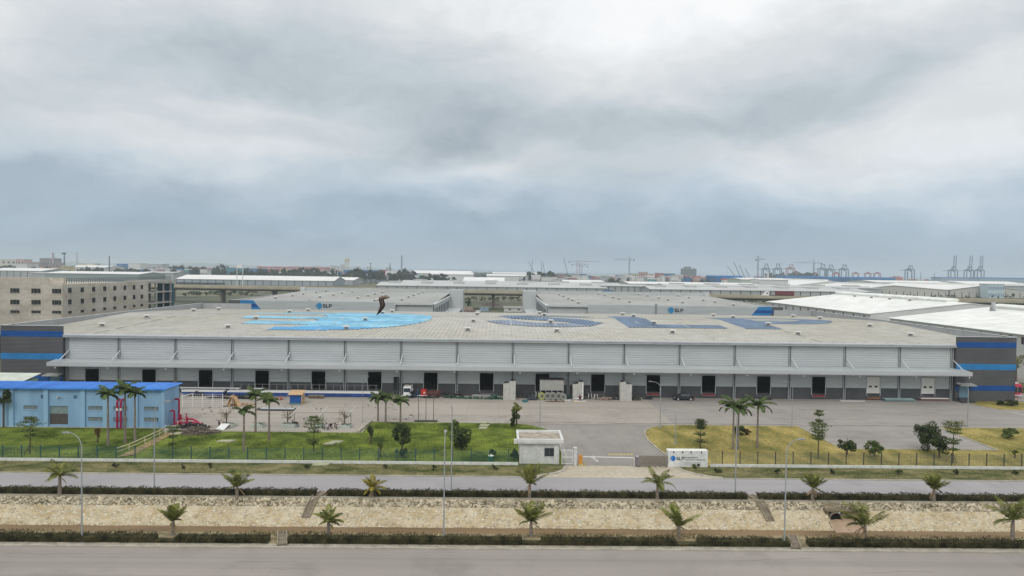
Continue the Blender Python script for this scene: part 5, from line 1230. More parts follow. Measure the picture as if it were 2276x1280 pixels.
def long_stacks():
    y = 143.4
    for (a, b, lab, z) in ((404, 497, 'long stack of white topped panels behind the blue pump house end', .95), (505, 841, 'very long stack of white panels wrapped in blue along the loading wall', .95)):
        x0, x1 = ay(a, 868, y)[0], ay(b, 868, y)[0]
        t = thing('panel_pile', lab, 'stack of panels', ((x0+x1)/2, y, 0))
        obj('blue_wrap', MB().box(x0, x1-.1, y, y+1.6, .12, z-.14), cm('blue_film', (.03, .075, .26), var=.3, scale=.8, rough=.3), t)
        obj('top_panels', MB().box(x0, x1, y-.06, y+1.7, z-.135, z+.12), m_white, t)
        bt = MB(); x = x0+.5
        while x < x1: bt.box(x, x+.18, y-.05, y+1.65, 0, .115); x += 2.4
        obj('bearers', bt, m_wood, t)
    t = thing('temporary_railing', 'row of thin grey temporary railing posts behind the long white panel stack', 'railing', (-40, 145.4, 0))
    p = MB(); x = ay(520, 850, 145.2)[0]
    while x < ay(840, 850, 145.2)[0]: p.box(x-.04, x+.04, 145.2, 145.28, 0, 2.3); x += 1.5
    p.box(ay(520, 850, 145.2)[0], ay(840, 850, 145.2)[0], 145.22, 145.26, 2.2, 2.26); obj('posts', p, cm('dark_rail_steel', (.24, .25, .255)), t)
    for (a, b, py, lab) in ((400, 535, 861, 'grey sheet lying high behind the left panel stack'), (552, 592, 859, 'thin white sheet lying behind the long panel stack')):
        x0, x1 = ay(a, py, 144.9)[0], ay(b, py, 144.9)[0]; tag(obj('sheet', MB().box(x0, x1, 144.4, 145.1, 1.35, 1.5).box(x0+.5, x0+.7, 144.5, 145, 0, 1.35).box(x1-.7, x1-.5, 144.5, 145, 0, 1.35), m_trim), lab, 'sheet')
long_stacks()
def plan_box(name, px0, px1, py, h, d, material, label, cat, skew=0):
    x0, y = at(px0, py); x1 = at(px1, py)[0]
    b = MB().slab([(x0+skew, y), (x1+skew, y), (x1, y+d), (x0, y+d)], .02, h); return tag(obj(name, b, material), label, cat)
teal = cm('teal_sheet', (.33, .46, .45), var=.12, scale=1)
def flat_stack(px0, px1, py, h, top, side, label):
    x0, y = at(px0, py); x1 = at(px1, py)[0]; t = thing('sheet_stack', label, 'stack of sheets', ((x0+x1)/2, y, 0), 'flat stacks of sheets at the right end of the loading wall')
    n = 4
    for i in range(n): obj('sheet', MB().box(x0+.12*(i % 2), x1-.1*((i+1) % 3), y, y+1.3, .08+(h-.08)*i/n, .08+(h-.08)*(i+.92)/n), top if i == n-1 else side, t)
    obj('bearer', MB().box(x0+.4, x0+.6, y-.05, y+1.3, 0, .079).box(x1-.6, x1-.4, y-.05, y+1.3, 0, .079), m_wood, t)
flat_stack(1967, 2031, 892, .55, teal, cm('teal_edge', (.16, .24, .24)), 'teal flat stack of sheets before the right loading doors')
flat_stack(2046, 2108, 891, .62, m_white, cm('brown_edge', (.20, .12, .09)), 'white topped flat stack of sheets, rightmost by the corner block')
plan_box('plank', 1869, 1921, 892, .14, .3, m_white, 'long white plank on dark ground before the closed dock door', 'plank')
plan_box('plank', 1880, 1925, 887, .12, .2, cm('dark_steel', (.10, .11, .11)), 'thin dark beam against the loading wall', 'beam')
plan_box('plank', 1050, 1104, 880, .3, .25, m_steel, 'thin pale plank below the dark loading door left of the first cabinet', 'plank')
plan_box('teal_crate', 1161, 1174, 894, .42, .9, cm('teal_tarp', (.06, .17, .20), var=.2, scale=3), 'low teal crate on the yard left of the legged bin', 'crate')
def heap(px, py, rx, ry, h, label, name, cat, material, n=60, sz=.3, seed=0, sticks=False):
    random.seed(seed+900); x, y = at(px, py); b = MB().slab([(x+rx*.95*math.cos(k*.7)*random.uniform(.8, 1.05), y+ry*.95*math.sin(k*.7)*random.uniform(.8, 1.05)) for k in range(9)], .016, .035)
    if py < 896 and not sticks: h *= 1.5
    for i in range(n):
        a, u = random.uniform(0, 6.28), math.sqrt(random.random()); X, Y = x+rx*u*math.cos(a), y+ry*u*math.sin(a); z = max(.03, h*(1-u**1.5)*random.uniform(.3, 1))
        if sticks:
            d = random.uniform(0, 6.28); L = random.uniform(.6, 1.8); b.bar((X, Y, z), (X+L*math.cos(d), Y+L*.6*math.sin(d), max(.03, z+random.uniform(-.35, .35))), random.uniform(.05, .12))
        else: s = sz*random.uniform(.5, 1.4); b.bar((X-s/2, Y, z), (X+s/2, Y+random.uniform(-.2, .2), z+random.uniform(-.1, .15)), s*.8, s*.5)
    return tag(obj(name, b, material), label, cat)
heap(442, 962, 3.0, 1.8, 1.0, 'pile of grey brown brushwood and sticks at the edge of the left lawn', 'brushwood_pile', 'pile', cm('dead_wood', (.19, .155, .125), var=.45, scale=2), 260, seed=1, sticks=True)
heap(430, 950, 3.3, 1.2, .9, 'dark tangle of debris behind the brushwood pile', 'debris_pile', 'pile', cm('dark_debris', (.045, .04, .038), var=.5, scale=2), 80, seed=2)
heap(1068, 886, 6.5, .5, .35, 'scattered green nets and rags before the dark loading door', 'net_heap', 'debris', cm('green_net', (.04, .13, .08), var=.5, scale=2), 60, seed=3)
heap(1000, 884, 1.6, .4, .5, 'dark green rags and bags at the foot of a column', 'rag_heap', 'debris', cm('green_net2', (.045, .11, .075), var=.5, scale=2), 30, seed=4)
heap(955, 884, 2.0, .5, .4, 'dark offcuts below the red beams', 'offcut_heap', 'debris', cm('dark_debris', (.045, .04, .038)), 30, seed=5)
heap(1170, 884, 2.4, .6, .9, 'dark heap of tools and scrap between cabinet and legged bin', 'scrap_heap', 'debris', cm('scrap_grey', (.07, .075, .08), var=.6, scale=2), 80, seed=6)
heap(1855, 887, 2.2, .5, .4, 'pale rubble before the rightmost open door', 'rubble_heap', 'debris', cm('pale_rubble', (.36, .32, .30), var=.5, scale=2), 26, seed=7, sz=.22)
heap(1825, 884, 1.6, .3, 1.3, 'pallets and scrap leaning in the rightmost open door', 'pallet_scrap', 'debris', cm('grey_timber', (.25, .22, .20), var=.5, scale=2), 30, seed=8, sticks=True)
heap(520, 885, 6, 1.2, .6, 'dark scrap scattered under the left panel stacks', 'scrap_heap', 'debris', cm('dark_debris', (.045, .04, .038)), 70, seed=9)
heap(600, 893, 1.4, .5, .7, 'small green net heap on the yard left of the blue shelter', 'net_heap', 'debris', cm('green_net', (.04, .13, .08)), 26, seed=10)
heap(622, 889, .7, .4, .8, 'red and white barrow load beside the green heap', 'barrow_load', 'debris', cm('red_white', (.40, .16, .14), var=.6, scale=5), 14, seed=11)
heap(1150, 884, .9, .3, .5, 'white bag and rags right of the first cabinet', 'rag_heap', 'debris', cm('pale_rubble', (.36, .32, .30)), 10, seed=12, sz=.2)
heap(1235, 893, 2.5, .4, .15, 'brown litter on the yard before the coils', 'litter', 'debris', cm('brown_litter', (.16, .10, .07), var=.6, scale=4), 34, seed=13, sz=.2)
heap(850, 868, 1.8, .4, 1.3, 'dark bundle of poles at the end of the long panel stack', 'pole_bundle', 'debris', cm('dark_poles', (.12, .10, .10), var=.5, scale=3), 26, seed=14, sticks=True)
heap(833, 876, 1.6, .4, .3, 'pale plastic sheet strips at the end of the long panel stack', 'plastic_strips', 'debris', cm('pale_plastic', (.45, .50, .52), var=.2), 14, seed=15)
heap(540, 900, 2.6, 1.0, .45, 'tan boards spread right of the plywood pile', 'board_heap', 'boards', cm('tan_boards', (.42, .30, .20), var=.3, scale=2), 30, seed=16, sz=.5)
heap(435, 880, 2.4, .5, .8, 'dark scrap behind the white wire fence', 'scrap_heap', 'debris', cm('dark_debris', (.045, .04, .038)), 40, seed=17)
for i, (px, py, rx, h, col, lab) in enumerate(((912, 884, 1.2, .9, (.05, .06, .07), 'dark machine parts behind the small white truck'), (925, 882, .8, 1.3, (.06, .10, .20), 'blue drum cluster between truck and generator'), (985, 881, 1.6, 1.0, (.045, .045, .05), 'dark crates right of the red beams'), (1018, 884, 1.5, .9, (.05, .05, .045), 'dark boxes at the column left of the first cabinet'), (1100, 887, 1.8, .7, (.04, .11, .08), 'green bags left of the first cabinet'), (1182, 889, 1.0, 1.0, (.08, .085, .10), 'grey mixer parts left of the pale cable drum'), (1262, 886, 1.0, .9, (.05, .10, .09), 'dark green bins right of the coils'), (1305, 886, .8, 1.6, (.10, .10, .10), 'ladder and rods right of the middle cabinet'), (1345, 889, 1.6, .5, (.28, .20, .17), 'pinkish boards right of the white cable drum'), (1372, 888, 1.2, .9, (.05, .05, .05), 'dark crates left of the rightmost cabinet'), (1412, 889, 1.2, 1.1, (.06, .065, .05), 'dark sheets right of the rightmost cabinet'), (1440, 887, 1.3, .5, (.05, .05, .05), 'dark rags left of the red dock leveller'), (1700, 888, 1.4, .4, (.05, .05, .05), 'dark scrap under the open door right of the palms'))):
    heap(px, py, rx, .5, h, lab, 'clutter_heap', 'clutter', cm('clutter_%d' % i, col, var=.55, scale=2.5), 26, seed=40+i, sz=.42)
def yard_rubble():
    rg = random.Random(91); b = MB()
    for i in range(420):
        x, y = rg.uniform(-56, -14), rg.uniform(113.2, 143); k = math.sin(x*.35+y*.21)+math.sin(y*.5-x*.13)+rg.uniform(-1, 1)
        if k < .7 or (x > -23 and y < 121): continue
        r = rg.uniform(.05, .24); a = rg.uniform(0, 3.1); b.bar((x-r*math.cos(a), y-r*math.sin(a), .03+r*.15), (x+r*math.cos(a), y+r*math.sin(a), .03+r*.2), r*rg.uniform(.5, 1.1), r*.5)
    tag(obj('yard_rubble', b, cm('yard_rubble_mix', (.22, .185, .15), var=.6, scale=.9)), 'scattered building rubble and offcuts over the left yard', 'rubble', kind='stuff')
yard_rubble()
def ply_pile():
    x, y = at(516, 903); t = thing('plywood_pile', 'orange tan plywood sheets leaning into a pointed pile', 'plywood', (x, y, 0))
    random.seed(4)
    for i in range(7):
        a = -1.7+i*.55; obj('sheet', MB().bar((x+a, y+random.uniform(-.4, .4), .05), (x+.1+a*.25, y+.3+random.uniform(-.2, .2), 2.3-abs(a)*.35), .9, .03), mat('plywood_sheet', (.55, .36, .19), var=.15, scale=1.2) if i == 0 else G.setdefault('ply', bpy.data.materials['plywood_sheet']), t)
ply_pile()
def shelter():
    x0, y = at(644, 899); x1 = at(669, 899)[0]; t = thing('drum_shelter', 'blue round tank shelter with a tan plywood roof and side', 'shelter', ((x0+x1)/2, y, 0))
    obj('blue_tank', MB().box(x0, x1-.5, y, y+1.7, .35, 1.9).cyl((x1-.55, y+.02, 1.1), (x1-.55, y+1.6, 1.1), .78, n=20), cm('tank_blue', (.02, .10, .34), var=.12, scale=1), t)
    obj('roof', MB().prof([(y-.4, 1.95), (y+2.3, 2.45), (y+2.3, 2.52), (y-.4, 2.02)], 'x', x0-.35, x1+.35), m_tan, t)
    obj('side_panel', MB().box(x1+.1, x1+.22, y-.1, y+2.0, .02, 2.02), m_tan, t); obj('base', MB().box(x0-.1, x1, y-.05, y+1.7, .02, .345), cm('teal_base', (.10, .22, .25)), t)
shelter()
def pallets():
    x, y = at(701, 886); t = thing('pallet_stack', 'low stack of weathered pallets right of the blue shelter', 'pallets', (x, y, 0)); m = cm('weathered_pallet', (.28, .24, .18), var=.3, scale=3)
    for k in range(3):
        b = MB()
        for i in range(5): b.box(x-1.6, x+1.6, y+i*.24, y+i*.24+.12, .18+k*.2, .21+k*.2)
        for i in (-1.5, 0, 1.4): b.box(x+i, x+i+.12, y, y+1.1, .05+k*.2, .178+k*.2)
        obj('pallet', b, m, t)
    x, y = at(616, 913); t = thing('steel_plate', 'long pale steel plate on dark bearers on the yard', 'steel plate', (x, y, 0))
    obj('plate', MB().box(x-3.2, x+3.0, y, y+1.2, .28, .36), cm('pale_steel', (.46, .50, .54), rough=.4), t); obj('bearers', MB().box(x-4.2, x+3.2, y-.1, y, .1, .27).box(x-4.2, x+3.2, y+1.2, y+1.3, .1, .27), m_black, t)
pallets()
def white_fence():
    xs = [at(p, 905)[0] for p in (405, 428, 450, 473, 496)]; y = at(450, 905)[1]
    t = thing('white_wire_fence', 'thin white wire fence on slim posts behind the pump house', 'fence', (xs[2], y, 0)); f = MB()
    for z in (.1, .5, .9, 1.3, 1.7, 2.1, 2.5): f.bar((xs[0], y, z), (xs[-1], y, z), .03)
    n = int((xs[-1]-xs[0])/.4)
    for i in range(n): f.bar((xs[0]+i*.4, y, .1), (xs[0]+i*.4, y, 2.5), .018)
    obj('wire_mesh', f, m_white, t)
    for x in xs: obj('post', MB().box(x-.05, x+.05, y-.05, y+.05, 0, 2.6), m_white, t)
    tag(obj('white_plank', MB().bar((at(404, 884)[0], at(404, 884)[1], .3), (at(436, 878)[0], at(436, 878)[1], .5), .35, .08), m_white), 'white plank lying behind the white wire fence', 'plank')
white_fence()
def carport():
    m = cm('white_frame', (.62, .62, .60)); last = None
    for px, lab in ((654.5, 'slanted white carport frame, left of three'), (717.5, 'slanted white carport frame, middle of three'), (780, 'slanted white carport frame, right of three')):
        x, y = at(px, 948); t = thing('carport_post', lab, 'carport frame', (x, y, 0), 'unfinished carport frames before the yard')
        obj('post', MB().box(x-.05, x+.05, y-.05, y+.05, 0, 2.35), cm('post_grey', (.25, .27, .25)), t); obj('arm', MB().bar((x-.35, y-1.0, 2.05), (x+.35, y+2.2, 3.0), .11), m, t)
        if last is not None: tag(obj('carport_rail', MB().bar((last, y, 2.4), (x, y, 2.4), .035), cm('dark_metal', (.06, .05, .045))), 'thin dark rail joining the %s carport frames' % ('left two' if px < 750 else 'right two'), 'rail')
        last = x
carport()
def planter(px, py, label, plant, seed, w=1.9):
    x, y = at(px, py); t = thing('planter', label, 'planter', (x, y, 0), 'pale planters along the yard edge')
    b = MB().slab([(x-w/2, y), (x+w/2, y), (x+w/2+.3, y+1.3), (x-w/2+.3, y+1.3)], 0, .55); obj('box', b, cm('pale_green_render', (.46, .51, .45), var=.12, scale=2), t)
    P = RNG.uniform((x-w/2+.15, y+.1, .5), (x+w/2+.1, y+1.2, .75), (130, 3)); obj('low_plants', MB().leaves(P, .2), m_leaf_d, t)
    if plant: tree(px, py-4, 3.2, 'sparse bare shrub growing in the planter %s' % plant, leafm('dry_sparse_leaf', (.13, .11, .06), (.26, .21, .12)), r=1.15, trunk=.6, n=260, clumps=14, seed=seed, size=.16, name='sparse_shrub', cat='shrub', group='sparse shrubs in the planters')
planter(503, 951, 'pale planter beside the white slab, leftmost', 'beside the white slab', 61); planter(570, 951, 'pale planter at the foot of the royal palms', None, 62); planter(639, 951, 'pale planter left of the green sapling', 'left of the green sapling', 63, 2.2); planter(707, 953, 'small pale planter behind the green sapling', None, 64, 1.3); planter(766, 953, 'pale planter at the corner of the left lawn', 'at the lawn corner', 65, 1.6)
for px, py, lab, c in ((492, 955, 'white tilted slab beside the leftmost planter', m_white), ):
    x, y = at(px, py); tag(obj('slab', MB().add([(x-.9, y-.3, .03), (x+.5, y-.3, .03), (x+1.0, y+1.0, .8), (x-.4, y+1.0, .8), (x-.9, y-.2, .0), (x+.5, y-.2, .0), (x+1.0, y+1.1, .75), (x-.4, y+1.1, .75)], [(0, 1, 2, 3), (7, 6, 5, 4), (0, 4, 5, 1), (1, 5, 6, 2), (2, 6, 7, 3), (3, 7, 4, 0)]), c), lab, 'slab')
ms = cm('mossy_slab', (.40, .40, .26), var=.15, scale=2)
for px, py, w, lab in ((503, 982, 1.7, 'pale concrete slab in the grass left of the royal palms'), (747, 984, 1.3, 'pale manhole slab on the left lawn, upper right of two'), (732, 988, 1.1, 'pale manhole slab on the left lawn, lower left of two'), (1076, 941, .9, 'small pale manhole slab at the top of the lawn, upper one'), (1077, 947, 1.2, 'pale manhole slab at the top of the lawn, middle one'), (1074, 953, 1.0, 'pale manhole slab at the top of the lawn, lower one'), (715, 1034, 1.5, 'pale manhole slab on the left roadside verge'), (395, 965, 1.0, 'white flat slab left of the brushwood')):
    x, y = at(px, py); t = tag(obj('manhole_slab', MB().slab([(x-w*.8, y-.55), (x+w*.55, y-.55), (x+w*.8, y+.55), (x-w*.55, y+.55)], 0, .22), ms), lab, 'slab', 'slabs set in the grass')
tag(obj('lawn_corner_wall', MB().slab([(-23.4, 112.3), (-22.9, 112.3), (-22.3, 120.4), (-22.6, 120.4)], 0, .42), m_kerb), 'low pale concrete edge wall running back beside the left lawn corner', 'wall')
tag(obj('green_bin', MB().lathe([(.28, 0), (.36, .75), (.38, .78)], gp(1091, 1025)), cm('green_plastic', (.03, .20, .12))), 'small green bin with a white lid by the fence left of the guard house', 'bin')
obj('lid', MB().lathe([(.40, .785), (.36, .86), (.05, .9)], (0, 0, 0)), m_white, bpy.data.objects['green_bin']).location = gp(1091, 1025)
def motorbike(px, py, label, rz, proto=[None]):
    if proto[0] is None:
        t = thing('motorbike', label, 'motorbike', (0, 0, 0), 'motorbikes parked beside the planters'); proto[0] = t
        for y in (-.62, .62): obj('wheel', torus(MB(), (0, 0, 0), .24, .05, 16, 6), m_black, t).location = (0, y, .29); t.children[-1].rotation_euler = (0, 0, math.pi/2)
        obj('body', MB().bar((0, -.5, .62), (0, .15, .48), .2, .28).bar((0, .15, .48), (0, .55, .95), .16, .2).bar((0, -.62, .62), (0, -.85, .7), .16, .1), cm('bike_body', (.12, .03, .03), rough=.3), t)
        obj('seat', MB().bar((0, -.62, .80), (0, .1, .78), .22, .12), m_black, t); obj('fork', MB().bar((0, .62, .29), (0, .48, .98), .07), m_steel, t)
        obj('handlebar', MB().bar((-.34, .42, 1.04), (.34, .42, 1.04), .05).bar((-.34, .42, 1.04), (-.4, .5, 1.28), .03).bar((.34, .42, 1.04), (.4, .5, 1.28), .03), m_black, t); obj('headlight', MB().lathe([(.02, -.09), (.09, -.06), (.1, .02), (.02, .06)], (0, .55, 1.0), 8), m_white, t)
        obj('leg_shield', MB().box(-.16, .16, .42, .47, .45, .9), cm('bike_shield', (.5, .5, .5)), t)
        place(t, gp(px, py), rz); return
    dup(proto[0], gp(px, py), rz, label=label)
motorbike(721, 953, 'motorbike parked right of the green sapling, leftmost of three', 3.4); motorbike(733, 954, 'motorbike parked right of the green sapling, middle of three', 2.9); motorbike(746, 952, 'motorbike parked left of the corner planter, rightmost of three', 3.6)
motorbike(655, 948, 'motorbike standing alone right of the sparse planter shrub', 1.2); motorbike(487, 949, 'motorbike standing alone behind the white tilted slab', .5); motorbike(1473, 883, 'motorbike at the loading wall left of the dark car', 2.0)
def car():
    x, y = at(1519, 889); t = thing('parked_car', 'dark saloon car parked sideways at the loading wall', 'car', (x, y, 0)); L = 2.2
    b = MB(); side = [(-L, .35), (-L, .78), (-L+.35, .9), (-1.15, .97), (1.35, .97), (L-.1, .9), (L, .6), (L-.05, .35)]
    cabn = [(-1.2, .96), (-.45, 1.42), (.75, 1.44), (1.55, .97)]
    n = len(side)
    for s in (1,):
        V = [(x+a, y-.82, z) for a, z in side]+[(x+a, y+.82, z) for a, z in side]; b.add(V, [tuple(range(n)), tuple(reversed(range(n, 2*n)))]+[(i, n+i, n+(i+1) % n, (i+1) % n) for i in range(n)])
    V = [(x+a, y-(.78 if z < 1 else .60), z) for a, z in cabn]+[(x+a, y+(.78 if z < 1 else .60), z) for a, z in cabn]; b.add(V, [(0, 1, 2, 3), (7, 6, 5, 4), (0, 4, 5, 1), (1, 5, 6, 2), (2, 6, 7, 3)])
    obj('body', b, cm('dark_car_paint', (.025, .025, .03), rough=.2, spec=.6), t)
    g = MB()
    for (p0, p1, q1, q0) in (((-1.0, 1.0), (-.2, 1.0), (-.2, 1.36), (-.42, 1.36)), ((-.1, 1.0), (.65, 1.0), (.65, 1.38), (-.1, 1.37)), ((.75, 1.0), (1.35, 1.0), (.8, 1.36), (.75, 1.37))):
        g.add([(x+p[0], y-(.79 if p[1] < 1.1 else .635), p[1]) for p in (p0, p1, q1, q0)], [(0, 1, 2, 3)])
    obj('side_windows', g, cm('car_glass', (.08, .09, .10), rough=.1), t)
    for a in (-1.35, 1.32):
        for s in (-.8, .8):
            w = obj('wheel', MB().cyl((x+a, y+s-.1, .32), (x+a, y+s+.1, .32), .32, n=18), m_black, t); obj('rim', MB().cyl((x+a, y+s-.115, .32), (x+a, y+s-.101, .32), .2, n=14), m_steel, w)
    obj('headlight', MB().box(x-L-.01, x-L+.12, y-.835, y-.55, .62, .76), cm('lamp_glass', (.6, .6, .58)), t); obj('tail_light', MB().box(x+L-.14, x+L+.005, y-.835, y-.55, .66, .84), m_red, t); obj('door_handle', MB().box(x-.25, x-.08, y-.85, y-.82, .82, .86).box(x+.62, x+.8, y-.85, y-.82, .82, .86), m_steel, t)
car()
def bus():
    x, y = gp(2262, 884)[:2]; y += .3; t = thing('bus', 'red and white bus facing the camera behind the right corner of the warehouse', 'bus', (x, y, 0)); w = 1.2; h = 3.0
    obj('body', MB().prof([(y, .35), (y-.06, 1.0), (y+.02, 2.5), (y+.25, h), (y+9, h), (y+9, .35)], 'x', x-w, x+w), cm('bus_red', (.52, .03, .09), rough=.35), t)
    obj('roof', MB().box(x-w+.1, x+w-.1, y+.9, y+8.9, h+.002, h+.22), m_white, t); obj('windscreen', MB().add([(x-w+.1, y-.08, 1.12), (x+w-.1, y-.08, 1.12), (x+w-.14, y-.01, 2.32), (x-w+.14, y-.01, 2.32)], [(0, 1, 2, 3)]), m_glass, t)
    obj('side_windows', MB().box(x-w-.02, x-w-.002, y+.6, y+8.6, 1.35, 2.3), m_glass, t); obj('bumper', MB().box(x-w+.02, x+w-.02, y-.14, y-.05, .36, .62), cm('bus_white', (.7, .66, .66)), t)
    for s in (-.85, .85): obj('headlight', MB().box(x+s-.2, x+s+.2, y-.1, y-.045, .72, .9), cm('lamp_glass', (.6, .6, .58)), t); obj('wing_mirror', MB().box(x+s*1.62-.1, x+s*1.62+.1, y-.3, y-.2, 1.7, 2.1), m_black, t)
    for s in (-1.05, 1.05): obj('wheel', MB().cyl((x+s-.12, y+1.9, .48), (x+s+.12, y+1.9, .48), .48, n=16), m_black, t)
bus()
x, y = at(2238, 893); mpost = MB()
for s in (-.42, .32): mpost.box(x+s-.12, x+s+.12, y-.1, y+.1, 0, 1.7)
mpost.box(x-.6, x+.5, y-.14, y+.14, 1.7, 1.95); tag(obj('white_posts', mpost, m_white), 'pair of white posts with a cross beam at the right warehouse corner', 'posts')
x, y = at(2261, 895); tag(obj('marker_pole', MB().cyl((x, y, 0), (x, y, 6.0), .05, n=7), cm('reddish_pole', (.45, .25, .22))), 'thin reddish pole in front of the bus', 'pole')
tree(2258, 850, 7.5, 'young feathery tree behind the right corner of the warehouse', leafm('spring_leaf', (.13, .15, .05), (.24, .24, .09)), r=2.6, trunk=2.6, n=900, clumps=16, seed=71, size=.35)
def side_fence():
    t = thing('side_fence', 'bluish fence along the side road behind the warehouse corner', 'fence', (126, 175, 0)); b = MB(); xx = 124.5
    for i in range(40): b.box(xx-.04, xx+.04, 152+i*2-.04, 152+i*2+.04, 0, 2.2)
    obj('post', b, cm('slate_post', (.12, .17, .20)), t); m = MB()
    for k in range(9): m.bar((xx, 152, .3+k*.22), (xx, 230, .3+k*.22), .03)
    obj('rails', m, cm('slate_rail', (.22, .30, .36)), t)
    struct('side_grass', MB().poly([(122.0, 150, .02), (134, 150, .02), (134, 250, .02), (122.0, 250, .02)]), m_lawn)
side_fence()
def tarp_shed():
    y = 128.0; x0, x1 = -108, ay(50, 842, y)[0]; t = thing('small_shed', 'small shed with a pale green roof peeking over the pump house roof', 'shed', (x1-4, y, 0))
    z = ay(30, 848, y)[2]; obj('wall', MB().box(x0, x1-.5, y, y+5, -.1, z-.1), cm('shed_green', (.20, .30, .24)), t); obj('roof', MB().prof([(y-.5, z-.1), (y+5.2, z+.75), (y+5.2, z+.83), (y-.5, z-.02)], 'x', x0, x1), cm('pale_green_sheet', (.58, .62, .54), var=.1), t)
tarp_shed()

# ================================================================== BEHIND THE WAREHOUSE
m_clad2 = mat('pale_side_sheet', (.50, .52, .52), rough=.5, var=.06, scale=.2)
m_roof2 = mat('twin_roof_sheet', (.36, .36, .325), rough=.6, var=.10, scale=.04, col2=(.38, .385, .36), fine=.3)
m_wroof = mat('white_roof_sheet', (.85, .855, .81), rough=.5, var=.06, scale=.05, fine=.3)
m_wwall = mat('white_wall_sheet', (.60, .60, .58), rough=.6, var=.06, scale=.1)
def twin(sgn, label, pxs):
    """one of the two smaller warehouses behind, docks towards the yard between them"""
    xo, xi, xc, Y0, Y1 = pxs                 # outer end, inner end of the front wall, start of its pale part, depths
    W = thing('rear_warehouse', label, 'warehouse', ((xo+xi)/2, Y0, 0), 'twin grey warehouses behind the main one')
    zt, zb = 13.8, 16.0; lo, hi = min(xo, xc), max(xo, xc); b = MB()
    corr(b, lo, hi, Y0, -.1, zt, .5, .05); b.box(lo, hi, Y0+.01, Y0+.3, -.1, zt-.01); obj('front_wall', b, m_clad, W)
    p = MB(); l2, h2 = min(xc, xi), max(xc, xi); p.box(l2+.01, h2, Y0+1.2, Y0+1.5, -.1, zt-.5)
    for i in range(1, 3): p.box(l2+(h2-l2)*i/3-.03, l2+(h2-l2)*i/3+.03, Y0+1.15, Y0+1.2, 0, zt-.5)
    obj('pale_front_bay', p, m_clad2, W)
    s = MB(); s.box(xo-.15, xo+.15, Y0+.3, Y1, -.1, zt-.02) if sgn < 0 else s.box(xo-.15, xo+.15, Y0+.3, Y1, -.1, zt-.02); obj('outer_wall', s, m_clad2, W)
    bw = MB().box(min(xo, xi), max(xo, xi), Y1, Y1+.3, -.1, zb); corr(bw, min(xo, xi), max(xo, xi), Y1-.05, 12.5, zb, .5, .05); obj('rear_parapet', bw, m_clad2, W)
    cb = MB().box(xo-3.0*0-1.2, xo+1.2, Y1-1.2, Y1+1.2, 10, zb+.3); obj('corner_post', cb, m_trim, W)
    r = MB(); a, c = min(xo, xi)+.15, max(xo, xi)-.3
    r.poly([(a, Y0+.3, 12.7), (c, Y0+.3, 12.7), (c, Y1, 14.4), (a, Y1, 14.4)])
    x = a+.5
    while x < c: r.add([(x, Y0+.3, 12.7), (x+.1, Y0+.3, 12.78), (x+.2, Y0+.3, 12.7), (x, Y1, 14.4), (x+.1, Y1, 14.48), (x+.2, Y1, 14.4)], [(0, 1, 4, 3), (1, 2, 5, 4)]); x += 1.9
    obj('roof', r, m_roof2, W)
    # dock side towards the middle yard
    d = MB(); d.box(xi-.15, xi+.15, Y0+6, Y1-12, -.1, 12.6); obj('dock_wall', d, m_clad2, W)
    gq = MB().box(xi-.6, xi+.6, Y0+6, Y1-12, 12.601, 13.0); obj('dock_gutter', gq, m_trim, W)
    dd = None; yy = Y0+10
    while yy < Y1-16:
        if dd is None: dd = obj('dock_opening', MB().box(xi-.25, xi+.25, yy, yy+4.2, 1.2, 11.0), cm('dark_opening', (.05, .055, .06)), W); o = dd
        else: o = dd.copy(); C.objects.link(o); o.location.y = dd.location.y+(yy-Y0-10)
        yy += 8.6
    k = -sgn*6.5; cn = MB().prof([(xi, 7.0), (xi+k, 6.4), (xi+k, 5.9), (xi, 6.5)], 'y', Y0+2, Y1-10); obj('dock_canopy', cn, m_clad2, W)
    bk = MB(); x0_, x1_ = sorted((xi, xi-sgn*7.0)); bk.box(x0_, x1_, Y1-12, Y1+.25, -.1, zb+.1); obj('rear_block', bk, m_clad2, W)
    # blue corner stripes with slanted ends
    u = -sgn                                  # towards the middle
    for (z0, z1, w0, w1, mm, w2) in ((12.4, 13.79, 9.8, 10.8, m_b2, 4.6), (11.2, 12.4, 10.8, 11.9, m_b1, 0), (10.2, 11.2, 11.9, 12.8, m_b2, 5.0), (8.5, 10.2, 12.8, 14, m_b2, 0)):
        yv = Y0-.09; q = [(xo+u*w2, yv, z0), (xo+u*w1, yv, z0), (xo+u*w0, yv, z1), (xo+u*w2, yv, z1)]; b = MB().add(q+[(a_, yv+.06, c_) for a_, b_, c_ in q], [(0, 1, 2, 3), (7, 6, 5, 4), (0, 4, 5, 1), (1, 5, 6, 2), (2, 6, 7, 3), (3, 7, 4, 0)]); obj('stripe', b, mm, W)
        if w2: obj('stripe', MB().box(min(xo, xo+u*(w2-.02)), max(xo, xo+u*(w2-.02)), yv, yv+.06, z0, z1-.01), m_dark2, W)
    lx = ay(703 if sgn < 0 else 1485, 680, Y0)[0]; logo(W, lx, Y0-.10, 11.2, 1.45, [m_b2, cm('logo_cyan', (.03, .30, .55))])
    jx = ay(687 if sgn < 0 else 1458, 680, Y0)[0]; j = MB().box(jx-.5, jx+.5, Y0-.12, Y0-.06, 0, zt+.6)
    for z in range(3, 14): j.box(jx-.35, jx+.35, Y0-.2, Y0-.121, z, z+.45)
    obj('wall_ladder', j, cm('ladder_grey', (.30, .31, .31)) if sgn > 0 else m_clad2, W)
    vs = VL if sgn < 0 else VR; vp = vc = None
